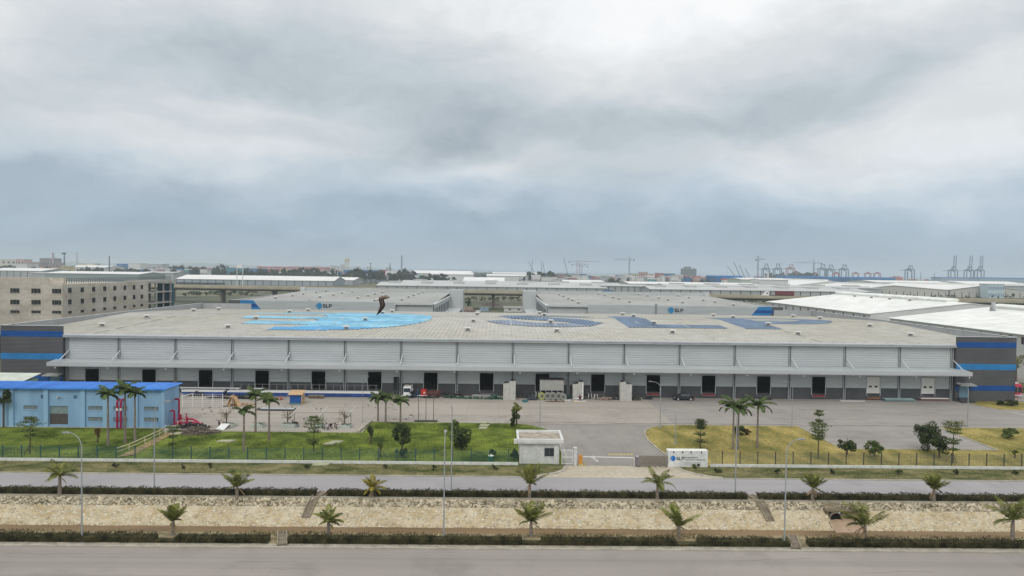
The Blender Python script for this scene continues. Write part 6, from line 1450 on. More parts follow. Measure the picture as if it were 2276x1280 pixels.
    for px, py in vs:
        Y = None
        for yy in np.arange(Y0+2, Y1, .5):
            q = ay(px, py, yy)
            if q[2] <= 12.7+(yy-Y0)*1.7/(Y1-Y0): Y = yy; break
        if Y is None: continue
        x = ay(px, py, Y)[0]; z = 12.7+(Y-Y0)*1.7/(Y1-Y0)
        if vp is None: vp = obj('roof_vent', vent_mesh(MB()), m_vent); vp.parent = W; vc = obj('vent_cap', vent_cap(MB()), m_ventcap); vc.parent = vp; o = vp
        else: o = vp.copy(); C.objects.link(o); q = vc.copy(); C.objects.link(q); q.parent = o
        o.location = (x-W.location.x, Y-W.location.y, z+.05)
VL = [(612, 664), (650, 659), (674, 655), (703, 651), (725, 648), (711, 662), (741, 657), (760, 653), (783, 650), (801, 646), (795, 664), (818, 659), (833, 655), (850, 651), (865, 647), (893, 668), (908, 662), (919, 658), (931, 654), (940, 651)]
VR = [(1243, 656), (1252, 660), (1263, 665), (1272, 669), (1286, 675), (1330, 655), (1344, 658), (1362, 663), (1376, 666), (1399, 673), (1420, 656), (1439, 659), (1464, 664), (1485, 668), (1517, 674), (1507, 659), (1531, 663), (1563, 669), (1589, 673), (1630, 680)]
twin(-1, 'grey warehouse behind the main roof on the left, blue stripes at its left end', (ay(508, 680, 272)[0], ay(962, 680, 272)[0], ay(879, 680, 272)[0], 272.0, 374.0))
twin(1, 'grey warehouse behind the main roof on the right, blue stripes at its right end', (ay(1740, 690, 272)[0], ay(1218, 690, 272)[0], ay(1306, 690, 272)[0], 272.0, 374.0))

def white_hall(x0, x1, xr, y0, y1, ze, zr, zl, label, vy):
    """white warehouse with its ridge running away from the camera"""
    W = thing('white_warehouse', label, 'warehouse', (x0, y0, 0), 'white warehouses to the right of the main one')
    w = MB().prof([(x0, -.1), (x1, -.1), (x1, zl), (xr, zr), (x0, ze)], 'y', y0, y0+.3).prof([(x0, -.1), (x1, -.1), (x1, zl), (xr, zr), (x0, ze)], 'y', y1-.3, y1).box(x0, x0+.3, y0+.3, y1-.3, -.1, ze-.02).box(x1-.3, x1, y0+.3, y1-.3, -.1, zl-.02)
    obj('wall', w, m_wwall, W)
    obj('roof', MB().prof([(x0-.8, ze), (xr, zr+.02), (x1+.8, zl), (x1+.8, zl+.15), (xr, zr+.2), (x0-.8, ze+.15)], 'y', y0-.3, y1+.3), m_wroof, W)
    v = MB(); pts = []
    for i in range(9): t = math.pi*i/8; pts.append((xr+2.6*math.cos(t), zr+.75+.85*math.sin(t)))
    v.prof(pts, 'y', vy[0], vy[1]); v.prof([(xr-2.2, zr-.4), (xr+2.2, zr-.4), (xr+2.2, zr+.74), (xr-2.2, zr+.74)], 'y', vy[0]+.3, vy[1]-.3); obj('ridge_ventilator', v, m_wroof, W)
    pr = None; yy = y0+4
    while yy < y1-2:
        if pr is None: pr = obj('wall_window', MB().box(x0-.06, x0-.003, yy, yy+.9, ze-2.6, ze-.7), cm('dark_metal', (.06, .05, .045)), W)
        else: o = pr.copy(); C.objects.link(o); o.location.y = pr.location.y+(yy-y0-4)
        yy += 8.0
    random.seed(int(y0))
    for i in range(4):
        yy = y0+(y1-y0)*(.3+.15*i); xx = xr-5; zz = ze+(xx-x0)*(zr-ze)/(xr-x0); t = obj('roof_vent', vent_mesh(MB(), .5, 1.1, 1.1), m_vent); t.parent = W; t.location = (xx-x0, yy-y0, zz+.1); c = obj('vent_cap', vent_cap(MB(), 1.1, 1.1), m_ventcap); c.parent = t
    return W
white_hall(140, 218, 178, 256, 356, 12.3, 16.8, 12.3, 'white warehouse with a long rounded ridge ventilator, right of the main roof, farther one', (266, 356))
white_hall(140, 218, 176, 120, 243, 11.7, 16.0, 11.7, 'white warehouse with a long rounded ridge ventilator at the right edge, nearer one', (122, 238))
tag(obj('link_roof', MB().box(141, 217, 243.4, 255.6, 10.2, 10.6).box(142, 142.4, 244, 255, -.1, 10.2).box(216, 216.4, 244, 255, -.1, 10.2), cm('link_grey_sheet', (.40, .41, .39), var=.08, scale=.3)), 'grey flat link roof between the two white warehouses', 'roof')
q = ay(2208, 681, 262); t = thing('roof_unit', 'small grey tower unit standing on the nearer white roof', 'roof unit', (q[0], 232, 0)); q = ay(2208, 681, 232)
obj('tower', MB().box(q[0]-.45, q[0]+.45, 231.6, 232.4, q[2]-1.5, q[2]+1.5), m_steel, t); obj('platform', MB().box(q[0]-.9, q[0]+1.3, 231.2, 232.8, q[2]-1.5, q[2]-1.3).box(q[0]-.85, q[0]-.5, 231.3, 232.6, q[2]-1.3, q[2]-.3), cm('grey_unit', (.3, .3, .29)), t)

# ------------------------------------------------------------------ unfinished concrete building
def concrete_building():
    m = mat('raw_concrete', (.48, .435, .36), var=.10, scale=.12, col2=(.54, .495, .425), stretch=(1, 1, 2.2), fine=1.2, detail=8); X, Y0, Ym, Y1 = -130.0, 205.0, 254.5, 273.0
    W = thing('concrete_building', 'unfinished raw concrete building with dark empty windows at the left', 'building', (-165, 230, 0))
    zt, zs = 22.9, 21.1
    obj('wall', MB().box(-230, X-4, Y0, Y0+.4, -.1, zt).box(X-4, X, Y0, Y0+.4, -.1, zs+.4).box(X-.4, X, Y0+.4, Ym, -.1, zs).box(-230, X-.4, Y0+.4, Ym, zs-.5, zs-.3).box(-230, X-4, Y0+8, Y0+8.4, zs-.3, zt-.01), m, W)
    rp = MB(); y = Y0+1
    while y < Y1: rp.box(X-.2, X-.1, y, y+.1, zs, zs+1.7); y += 1.2
    for z in (.6, 1.1, 1.65): rp.box(X-.19, X-.11, Y0+1, Y1-1, zs+z, zs+z+.08)
    obj('roof_railing', rp, cm('dark_green_rail', (.07, .085, .075)), W)
    dk = cm('empty_window_dark', (.03, .033, .03), var=.4, scale=.5)
    def zof(py, Y): return ay(200, py, Y)[2]
    pw = None
    for px, wd in ((-14, 2.6), (33, 2.7), (80, 2.7), (126, 2.7)):
        for zc in (19.2, 15.8, 13.2):
            xc = ay(px, 650, Y0)[0]; o = obj('window', MB().box(xc-wd/2, xc+wd/2, Y0-.02, Y0+.02, zc-.8, zc+.55 if zc > 14 else zc), dk, W)
            obj('mullion', MB().box(xc-wd*.25, xc-wd*.2, Y0-.05, Y0-.021, zc-.8, zc+.4).box(xc+wd*.15, xc+wd*.2, Y0-.05, Y0-.021, zc-.8, zc+.4), cm('grey_mullion', (.14, .14, .13)), o); obj('sill', MB().box(xc-wd/2-.15, xc+wd/2+.15, Y0-.12, Y0-.003, zc-.95, zc-.81), m, o)
    for px in (165, 192, 217, 241, 263, 285, 305, 322):
        yc = X/((px-1138)/1520+YAW)
        for zc in (19.2, 15.7, 12.9):
            o = obj('window', MB().box(X-.02, X+.02, yc-.85, yc+.85, zc-.75, zc+.75 if zc > 14 else zc+.1), dk, W); obj('sill', MB().box(X+.003, X+.12, yc-1, yc+1, zc-.9, zc-.76), m, o)
    f = MB()
    for z in (9.2, 12.6, 16.7, 20.5): f.box(X-9, X, Ym+.01, Y1, z, z+.45)
    f.box(X-9, X, Ym+.01, Y1, zs-.15, zs+.35); obj('floor_slab', f, cm('pale_concrete', (.44, .43, .40), var=.12, scale=.4), W)
    for yy in (Ym+.3, Ym+6.2, Ym+12.2, Y1-.5):
        for xx in (X-.5, X-8.5):
            c = MB()
            for a, b in ((-.1, 9.2), (9.65, 12.6), (13.05, 16.7), (17.15, 20.5)): c.box(xx-.25, xx+.25, yy-.25, yy+.25, a, b)
            obj('column', c, cm('pale_concrete', (.44, .43, .40)), W)
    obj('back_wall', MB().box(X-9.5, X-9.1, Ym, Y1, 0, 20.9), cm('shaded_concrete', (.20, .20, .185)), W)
    obj('scaffold_net', MB().box(X-6, X+.3, Y1+.3, Y1+.7, 10, 20), cm('blue_net', (.07, .16, .20)), W)
    P, _ = crown_pts((-150, 196, 7.5), (12, 3, 6.5), 1600, 14, 81)
    t = thing('shade_net', 'dark green net draped over scaffolding at the foot of the concrete building', 'net', (-150, 196, 0)); obj('net', MB().leaves(P, 1.6, aspect=.8), cm('dark_green_net', (.03, .045, .038), var=.4, scale=.4), t); obj('poles', MB().box(-160, -159.8, 196, 196.2, 0, 10).box(-141, -140.8, 196, 196.2, 0, 9), m_steel, t)
concrete_building()

# ------------------------------------------------------------------ elevated road and the field below it
def viaduct():
    f = lambda X: 470-.155*X
    t = thing('viaduct', 'long low concrete viaduct crossing behind the warehouses', 'viaduct', (0, f(0), 0))
    m = mat('viaduct_concrete', (.36, .33, .27), var=.12, scale=.1, fine=.8); a, b = -420, 460; z = 12.0
    pl = lambda o, X: (X, f(X)+o)
    obj('deck', MB().slab([pl(0, a), pl(0, b), pl(14, b), pl(14, a)], z-1.5, z-.4), m, t); obj('parapet', MB().slab([pl(-.3, a), pl(-.3, b), pl(-.01, b), pl(-.01, a)], z-1.0, z+.75).slab([pl(14.01, a), pl(14.01, b), pl(14.3, b), pl(14.3, a)], z-1.0, z+.75), cm('pale_parapet', (.43, .39, .29), var=.12, scale=.2), t)
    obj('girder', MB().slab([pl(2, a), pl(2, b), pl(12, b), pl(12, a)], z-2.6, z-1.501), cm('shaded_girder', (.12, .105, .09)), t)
    x = a+15
    while x < b:
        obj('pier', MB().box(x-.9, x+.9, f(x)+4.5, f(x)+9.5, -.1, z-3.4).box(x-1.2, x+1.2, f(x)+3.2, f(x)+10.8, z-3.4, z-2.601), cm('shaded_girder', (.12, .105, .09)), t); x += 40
    def truck():
        x, y, _ = ay(1709, 660, f(195)+4); 
        T = thing('lorry', 'white lorry tractor pulling a dark red container on the viaduct', 'lorry', (x, f(x)+3, z-.4)); y = f(x)+3; z0 = z-.4
        obj('cab', MB().prof([(x-3.2, z0+.6), (x-3.2, z0+1.6), (x-1.6, z0+2.0), (x-1.0, z0+3.7), (x+.9, z0+3.9), (x+.9, z0+.6)], 'y', y, y+2.4), m_white, T); obj('window', MB().box(x-.8, x+.1, y-.03, y-.003, z0+2.2, z0+3.1), m_glass, T)
        obj('container', MB().box(x+5.8, x+17.5, y+.1, y+2.5, z0+1.4, z0+4.1), cm('dark_red_container', (.17, .045, .05)), T); obj('trailer', MB().box(x+.9, x+17.5, y+.3, y+2.2, z0+1.0, z0+1.39), m_black, T)
        for d in (-1.9, .4, 13.5, 15, 16.4): obj('wheel', MB().cyl((x+d, y, z0+.55), (x+d, y+.4, z0+.55), .55, n=12), m_black, T)
    truck()
viaduct()
struct('field', MB().poly([(-420, 376, .02), (420, 376, .02), (420, 560, .02), (-420, 620, .02)]), mat('overgrown_field', (.035, .052, .022), var=.4, scale=.03, col2=(.105, .105, .062), stretch=(.4, 1.4, 1), fine=.4, detail=8))
def scrub(px0, px1, py, n, label, seed):
    rg = np.random.default_rng(seed)
    for i in range(n):
        px = px0+(px1-px0)*(i+.5)/n+rg.uniform(-3, 3); x, y, _ = gp(px, py+rg.uniform(-2, 2)); r = rg.uniform(2.0, 4.5)
        t = thing('field_shrub', label, 'shrub', (x, y, 0), label); P, _ = crown_pts((x, y, r*.6), (r*1.2, r, r*.7), 130, 7, int(seed*100+i)); obj('crown', MB().leaves(P[P[:, 2] > 0], 1.1, aspect=.7), m_far_leaf, t); obj('trunk', MB().cyl((x, y, -.1), (x, y, r*.6), .15, .08, 5), m_wood, t)
scrub(405, 570, 656, 14, 'dark shrub in the field below the viaduct, left of the twin warehouses', 1)
scrub(1015, 1178, 668, 10, 'dark shrub in the field seen between the twin warehouses', 2)
scrub(1600, 1712, 672, 10, 'dark shrub in the field right of the twin warehouses', 3)
for px0, px1, py, h, d, col, lab, nm, cat in ((1066, 1086, 692, 2.6, 2.4, (.28, .38, .46), 'pale blue site container in the gap between the twin warehouses', 'site_container', 'container'), (1000, 1052, 694, 2.0, 6, (.30, .22, .19), 'brown stack of boards in the gap between the twin warehouses', 'board_stack', 'stack'), (1004, 1050, 688, 1.7, 4, (.33, .26, .21), 'upper brown stack of boards in the gap between the twin warehouses', 'board_stack', 'stack')):
    x0, y0, _ = gp(px0, py); x1 = gp(px1, py)[0]; b = MB().box(x0, x1, y0, y0+d, .03, h)
    if 'container' in nm:
        n = 12
        for i in range(n): b.box(x0+(x1-x0)*(i+.2)/n, x0+(x1-x0)*(i+.6)/n, y0-.08, y0, .1, h-.1)
    else:
        for i in range(3): b.box(x0-.2, x1+.2, y0-.15, y0+.0, h*i/3+.1, h*i/3+.3)
    tag(obj(nm, b, cm(nm+str(px0), col, var=.15, scale=1)), lab, cat)
def hut():
    x0, y0, _ = gp(1120, 693); x1 = gp(1178, 693)[0]; t = thing('site_hut', 'long low white site hut in the gap between the twin warehouses', 'hut', ((x0+x1)/2, y0, 0))
    obj('wall', MB().box(x0, x1, y0, y0+5, -.1, 2.7), m_wwall, t); obj('roof', MB().prof([(y0-.5, 2.7), (y0+5.5, 3.3), (y0+5.5, 3.4), (y0-.5, 2.8)], 'x', x0-.4, x1+.4), m_roof2, t)
    for f_ in (.18, .52): obj('window', MB().box(x0+(x1-x0)*f_, x0+(x1-x0)*f_+1.4, y0-.03, y0-.003, 1.1, 2.0), m_glass, t)
    for f_ in (.72, .84): obj('door', MB().box(x0+(x1-x0)*f_, x0+(x1-x0)*f_+1.0, y0-.03, y0-.003, .05, 2.1), m_black, t)
    x, y, _ = gp(1092, 679); V = [(x+9*math.cos(i*.9)*u, y+4*math.sin(i*.9)*u, 2.6*(1-u)**.8) for u in (1, .66, .33) for i in range(7)]+[(x, y, 2.7)]
    F = [(k*7+i, k*7+(i+1) % 7, (k+1)*7+(i+1) % 7, (k+1)*7+i) for k in range(2) for i in range(7)]+[(14+i, 14+(i+1) % 7, 21) for i in range(7)]; tag(obj('soil_mound', MB().add(V, F), cm('dark_soil', (.09, .07, .065), var=.3)), 'dark soil mound in the field between the twin warehouses', 'mound')
    x, y, _ = gp(1087, 679); tag(obj('field_lamp', MB().cyl((x, y, 0), (x, y, 9), .18, .1, 6).box(x-.9, x+.1, y-.2, y+.2, 8.9, 9.1), m_steel), 'thin lamp post in the field between the twin warehouses', 'lamp')
    x, y, _ = gp(1040, 686); tree(1040, 686, 5.5, 'small bushy tree in the field between the twin warehouses', m_far_leaf, r=2.2, trunk=1.2, n=300, clumps=9, seed=91, size=.8)
hut()

# ================================================================== FAR SHEDS, TOWN AND PORT
fw_ = cm('far_white_roof', (.80, .80, .77), var=.06, scale=.02); fg_ = cm('far_grey_roof', (.52, .53, .52), var=.08, scale=.02); fgw = cm('far_grey_wall', (.40, .42, .42), var=.10, scale=.03); fpw = cm('far_pale_wall', (.58, .58, .55), var=.08, scale=.03)
fdk = cm('far_dark_strip', (.07, .08, .09))
def shed(label, px0, px1, pr, pe, Y, depth, roof, wall, cols=0, monitors=0, zb=-.1, canopy=None, name='long_shed', group=None, pm=None):
    """long shed, eave side to the camera"""
    pm = pm or (px0+px1)/2; x0, x1 = ay(px0, pe, Y)[0], ay(px1, pe, Y)[0]; ze = ay(pm, pe, Y)[2]; zr = max(ze+1, ay(pm, pr, Y+depth/2)[2])
    W = thing(name, label, 'shed', ((x0+x1)/2, Y, 0), group)
    obj('wall', MB().prof([(Y, zb), (Y+depth, zb), (Y+depth, ze), (Y+depth/2, zr-.15), (Y, ze)], 'x', x0, x1), wall, W)
    k = 1.0; rf = obj('roof', MB().prof([(Y-k, ze+.05), (Y+depth/2, zr), (Y+depth+k, ze+.05), (Y+depth+k, ze+.5), (Y+depth/2, zr+.45), (Y-k, ze+.5)], 'x', x0-k, x1+k), roof, W)
    if cols:
        pr_ = None
        for i in range(cols+1):
            x = x0+(x1-x0)*i/cols
            if pr_ is None: pr_ = obj('column', MB().box(x-.35, x+.35, Y-.6, Y-.02, 0, ze-.02), fdk, W); xq = x
            else: o = pr_.copy(); C.objects.link(o); o.location.x = pr_.location.x+(x-xq)
    if monitors:
        pr_ = None
        for i in range(monitors):
            x = x0+(x1-x0)*(i+.28)/monitors; w = (x1-x0)/monitors*.34; yq = Y+depth*.32; zq = ze+(zr-ze)*.64
            if pr_ is None: pr_ = obj('roof_monitor', MB().box(x, x+w, yq, yq+depth*.3, zq, zr+1.5), cm('monitor_grey', (.48, .49, .47), var=.1, scale=.1), rf); xq = x
            else: o = pr_.copy(); C.objects.link(o); o.location.x = pr_.location.x+(x-xq)
    if canopy: a, b, pc = canopy; obj('canopy', MB().box(ay(a, pc, Y)[0], ay(b, pc, Y)[0], Y-4, Y-.05, ay(pm, pc, Y)[2]-.5, ay(pm, pc, Y)[2]), cm('far_canopy', (.20, .23, .26)), W)
    return W
shed('long grey shed with dark bays on the left beyond the viaduct, white roof', 392, 742, 613, 622.5, 1000, 70, fw_, cm('bluish_grey_wall', (.34, .38, .41), var=.1, scale=.02), cols=20, canopy=(392, 500, 629), pm=570)
shed('second grey shed with white roof behind the left long shed, its gable at the right', 560, 786, 615.5, 622, 1100, 80, fw_, fgw, cols=10, pm=700)
shed('long pale grey shed with dark columns and roof monitors, middle beyond the viaduct', 838, 1348, 630, 638, 790, 60, fg_, fgw, cols=23, monitors=7, pm=1093)
shed('pale grey shed with many roof monitors behind the middle long shed', 892, 1380, 626, 631, 900, 60, fg_, fgw, monitors=6, pm=1136)
shed('grey link shed with blue lorries before it, between the two long sheds', 1338, 1440, 633, 636.5, 800, 50, fg_, fgw, cols=7, pm=1390)
shed('long pale grey shed with dark columns and roof monitors, right beyond the viaduct', 1446, 1934, 639, 646.5, 745, 60, fg_, fgw, cols=22, monitors=7, pm=1690)
shed('pale grey shed with roof monitors behind the right long shed', 1480, 1960, 634, 638.5, 860, 60, fg_, fgw, monitors=6, pm=1720)
shed('low white shed left of the middle rows, among trees', 800, 905, 614, 617.5, 1350, 60, fg_, cm('blue_grey_wall', (.22, .28, .33)), pm=852)
for a, b, pr, pe, Y, lab in ((1030, 1120, 617, 626, 1000, 'broad low white roof rising behind the middle shed rows, left one'), (1255, 1345, 623, 628, 1000, 'broad low white roof behind the middle shed rows, right one'), (1400, 1560, 627, 632, 960, 'broad low white roof behind the link shed'), (1560, 1690, 629, 633, 960, 'broad low white roof behind the right shed rows')):
    shed(lab, a, b, pr, pe, Y, 90, fw_, fpw, name='white_shed', group='broad white roofs among the shed rows')
shed('white shed with a long bright roof, far left behind the concrete building', 100, 308, 603.5, 608.5, 1000, 80, fw_, cm('grey_green_wall', (.27, .32, .31)), pm=200)
shed('open sided white roofed shed at the far left edge', -30, 92, 596, 602, 1250, 90, fw_, fgw, cols=8, pm=40)
shed('grey shed end beside the open sided shed, far left', 70, 104, 606, 607.5, 1050, 30, fg_, fgw, pm=87)
shed('white factory shed with roof box, left of the tall black mast', 150, 232, 590, 594, 1700, 90, fw_, fpw, pm=190)
shed('low pale shed before the distant apartments on the left', 310, 385, 604, 606.5, 1200, 60, fg_, fgw, pm=345)
shed('big white hall with a curved pale end, left of the middle', 913, 1045, 602, 608, 1500, 150, fw_, cm('pale_beige_wall', (.52, .52, .47)), pm=980)
shed('white hall with dark eave lines right of the curved hall', 958, 1050, 605.5, 610, 1300, 90, fw_, cm('white_wall_far', (.68, .68, .66)), pm=1000)
shed('bright white hall with three dark windows, middle', 1082, 1182, 610, 613.5, 1300, 110, fw_, cm('white_wall_far', (.68, .68, .66)), pm=1130)
shed('flat bright white roof behind the bright hall, middle', 1095, 1195, 606, 608.5, 1700, 90, fw_, fpw, pm=1145)
shed('pale green walled hall at the right of the shed rows', 1650, 1752, 618.5, 622, 1050, 70, fw_, cm('pale_green_wall', (.47, .52, .45)), pm=1700)
shed('white office hall with small dark windows right of the pale green hall', 1690, 1752, 620, 622, 980, 40, fw_, cm('white_wall_far', (.68, .68, .66)), pm=1720)
def gables(label, px0, px1, pa, py_e, py_a, Y, depth, strips, vent=True):
    x0, x1, xa = ay(px0, py_e, Y)[0], ay(px1, py_e, Y)[0], ay(pa, py_a, Y)[0]; ze, za = ay(pa, py_e, Y)[2], ay(pa, py_a, Y)[2]
    W = thing('gabled_hall', label, 'warehouse', (xa, Y, 0), 'white gabled halls on the right')
    obj('wall', MB().prof([(x0, -.1), (x1, -.1), (x1, ze), (xa, za), (x0, ze)], 'y', Y, Y+depth), cm('cream_wall', (.52, .51, .47), var=.06, scale=.02), W)
    obj('roof', MB().prof([(x0-1, ze), (xa, za+.05), (x1+1, ze), (x1+1, ze+.4), (xa, za+.5), (x0-1, ze+.4)], 'y', Y-1, Y+depth+1), fw_, W)
    if vent: obj('ridge_ventilator', MB().box(xa-3, xa+3, Y+12, Y+depth-5, za+.2, za+2.0), fw_, W)
    pr_ = None
    for i in range(strips):
        x = x0+(x1-x0)*(i+.6)/strips
        if pr_ is None: pr_ = obj('window_strip', MB().box(x-.45, x+.45, Y-.15, Y-.02, .6, 6.3), fdk, W); xq = x
        else: o = pr_.copy(); C.objects.link(o); o.location.x = pr_.location.x+(x-xq)
gables('white gabled hall with dark window strips, left of two facing the camera', 1905, 2108, 1985, 643.5, 634.5, 870, 190, 13)
gables('white gabled hall with dark window strips, right of two facing the camera', 2112, 2290, 2185, 645, 635, 870, 190, 11)
gables('white gabled hall seen over the right shed rows', 1752, 1900, 1845, 638, 624.5, 1020, 190, 0)
shed('far white hall behind the gabled halls, long ridge', 1950, 2160, 624.5, 629, 1350, 120, fw_, fpw, pm=2050)
shed('far white hall behind the office block at the right edge', 2150, 2290, 626, 632, 1300, 120, fw_, fpw, pm=2220)
shed('grey roofed workshop at the right edge', 2235, 2300, 632, 636, 950, 60, fg_, fgw, pm=2260)
def block(label, px0, px1, pt, Y, depth, wall, floors, bays, roof=None, name='building', group=None, wcol=None, zb=-.1, rh=.8, cat='building'):
    x0, x1 = ay(px0, pt, Y)[0], ay(px1, pt, Y)[0]; zt = ay((px0+px1)/2, pt, Y)[2]; W = thing(name, label, cat, ((x0+x1)/2, Y, 0), group)
    obj('wall', MB().box(x0, x1, Y, Y+depth, zb, zt), wall, W); obj('roof', MB().box(x0-.5, x1+.5, Y-.5, Y+depth+.5, zt+.002, zt+rh), roof or fg_, W)
    pr_ = None; fh = max(3.0, zt/max(1, floors)); bw = (x1-x0)/max(1, bays)
    for j in range(floors):
        for i in range(bays):
            x = x0+bw*(i+.5); z = zt-fh*(j+.55)
            if z < 1: continue
            if pr_ is None: pr_ = obj('window', MB().box(x-bw*.22, x+bw*.22, Y-.12, Y-.01, z-fh*.22, z+fh*.22), wcol or fdk, W); q0 = (x, z)
            else: o = pr_.copy(); C.objects.link(o); o.location = (pr_.location.x+x-q0[0], pr_.location.y, pr_.location.z+z-q0[1])
    return W
fy_ = cm('far_yellow_wall', (.55, .45, .24)); fpk = cm('far_pink_wall', (.55, .38, .33)); fbr = cm('far_brown_wall', (.27, .23, .22), var=.15, scale=.03); fbl = cm('far_blue_wall', (.06, .17, .33)); frd = cm('far_red_wall', (.42, .08, .09)); ftl = cm('far_teal_wall', (.08, .23, .30)); fwh = cm('far_white_wall', (.66, .66, .64)); frr = cm('far_red_roof', (.50, .16, .17)); fblr = cm('far_blue_roof', (.02, .19, .50))
block('pale yellow factory block at the far left edge', -20, 36, 577, 1750, 40, cm('far_cream_wall', (.62, .58, .48)), 3, 5); block('pinkish factory block beside the pale yellow one, far left', 38, 54, 576.5, 1750, 30, fpk, 2, 2); block('low white hall before the factory blocks, far left', 18, 60, 586, 1550, 40, fwh, 0, 0)
block('wide dark brown tower building, far left skyline', 88, 116, 574, 1900, 40, fbr, 5, 5); block('lower dark brown wing of the tower building, far left skyline', 62, 90, 583, 1850, 30, fbr, 2, 4); block('brown shed wing right of the brown tower building', 116, 130, 585, 1850, 30, fbr, 2, 2)
block('yellow apartment row with red roofs, far left', 95, 130, 594, 1650, 25, fy_, 2, 7, frr); block('pink apartment row left of the yellow one', 68, 94, 593, 1650, 25, fpk, 2, 5, frr); block('pale yellow tall house right of the yellow apartments', 135, 152, 591, 1600, 25, fy_, 3, 3)
block('white roof box on the white factory shed', 172, 208, 586, 1780, 30, cm('far_cream_wall', (.62, .58, .48)), 0, 0); block('blue cabin block, far left of the white hall', 259, 274, 586.5, 1800, 20, fbl, 0, 0, fblr); block('small blue cabin block beside the white hall', 276, 285, 587, 1800, 20, fbl, 1, 2, fblr); block('bright white hall behind the concrete building', 285, 312, 586, 1800, 40, fwh, 0, 0); block('pale grey hall in the haze right of the bright white hall', 312, 360, 587, 2300, 50, fgw, 1, 4)
for i, (a, b, p, w, f, n) in enumerate(((378, 398, 595, fpk, 3, 4), (398, 415, 593, fwh, 3, 4), (416, 436, 595, fpw, 3, 4), (437, 452, 593.5, fpk, 3, 3), (453, 470, 595, fwh, 3, 4), (471, 500, 597, fpw, 2, 6))):
    block('pale apartment block in the distant row left of the billboard, %s' % ('pinkish, leftmost', 'white, tall', 'cream, lower', 'pinkish, narrow', 'white, narrow', 'cream, widest and lowest')[i], a, b, p, 1750, 22, w, f, n)
block('teal clad block behind the billboard', 502, 526, 595, 1500, 30, ftl, 0, 0); block('second teal clad block right of the billboard', 530, 556, 596, 1500, 30, ftl, 0, 0); block('blue block right of the billboard', 556, 584, 597, 1500, 30, fbl, 1, 4)
block('long red roofed hall in the distance, left of middle', 572, 722, 595.5, 1900, 60, cm('far_pinkish_wall', (.45, .30, .28)), 0, 0, frr, rh=3); block('cream hall before the red roofed hall', 614, 656, 598, 1700, 30, fy_, 0, 0); block('dark red block before the red roofed hall', 585, 614, 598, 1650, 25, frd, 1, 4); block('white office blocks right of the red roofed hall', 672, 700, 601, 1600, 20, fwh, 2, 6); block('dark glass block right of the cream hall', 656, 678, 599, 1650, 20, fdk, 0, 0)
block('wide deep blue hall, middle left distance', 763, 840, 601, 1600, 50, fbl, 1, 6, fblr); block('red block right of the deep blue hall', 841, 857, 600, 1550, 25, frd, 1, 3); block('white gabled house right of the red block', 857, 882, 603, 1400, 25, fwh, 2, 2); block('pale tower block behind the white house', 858, 868, 595, 2100, 20, fpw, 4, 2)
for i, (px, pt) in enumerate(((735, 590), (744, 592), (757, 588), (790, 592), (815, 593))): block('hazy distant tower block, number of its row told by the gap beside it' if False else 'hazy distant tower block on the skyline behind the deep blue hall', px, px+8, pt, 2900, 18, fpw, 4, 2, group='hazy tower blocks on the skyline')
block('bluish glazed office block before the right gabled hall', 2196, 2232, 632, 850, 14, cm('pale_blue_wall', (.50, .60, .64)), 2, 10, fwh, wcol=cm('blue_glass', (.12, .22, .32)))
block('dark block of flats under construction on the right skyline', 1520, 1548, 597, 2300, 40, cm('far_slate', (.15, .18, .19)), 4, 6); block('upper part of the dark flats under construction', 1525, 1536, 593, 2350, 30, cm('far_slate', (.15, .18, .19)), 2, 3)
for i, (a, b, p, w, f, n) in enumerate(((1405, 1420, 608, cm('far_cream_wall', (.62, .58, .48)), 3, 3), (1424, 1440, 605, fpk, 3, 3), (1440, 1452, 609, fy_, 2, 3), (1460, 1475, 607, cm('far_brick', (.38, .20, .17)), 3, 3), (1478, 1500, 608, fbl, 2, 5), (1500, 1520, 611, fpw, 2, 5), (1543, 1566, 615, fwh, 2, 2), (1340, 1372, 612, fpw, 3, 8), (1372, 1402, 609, fwh, 2, 7))):
    block('mid distance port block, %s' % ('cream with red water tank', 'pink and tall', 'yellow and low', 'brick red', 'blue and wide', 'grey white, right of the blue one', 'white with two dark doors', 'pale with many windows, left', 'white with many windows, middle')[i], a, b, p, 1500+60*i, 25, w, f, n)
for a, b, p, Y, lab in ((1592, 1650, 618, 1200, 'long blue roofed shed left of the pale green hall'), (1745, 1830, 617, 1700, 'bright blue long roof in the port, left of three'), (1830, 1882, 619, 1650, 'dark blue long roof in the port, middle of three'), (1890, 1990, 620, 1600, 'deep blue long roof in the port, right of three')): block(lab, a, b, p, Y, 60, fbl, 0, 0, fblr, rh=4, name='blue_shed', cat='shed')
block('thin blue roofed quay shed at the far right', 2092, 2180, 618, 2500, 60, cm('haze_blue_wall', (.25, .33, .42)), 0, 0, fblr, rh=3, name='blue_shed', cat='shed'); block('long blue roofed quay shed at the right edge', 2180, 2300, 619.5, 2400, 60, cm('haze_blue_wall', (.25, .33, .42)), 0, 0, fblr, rh=4, name='blue_shed', cat='shed')
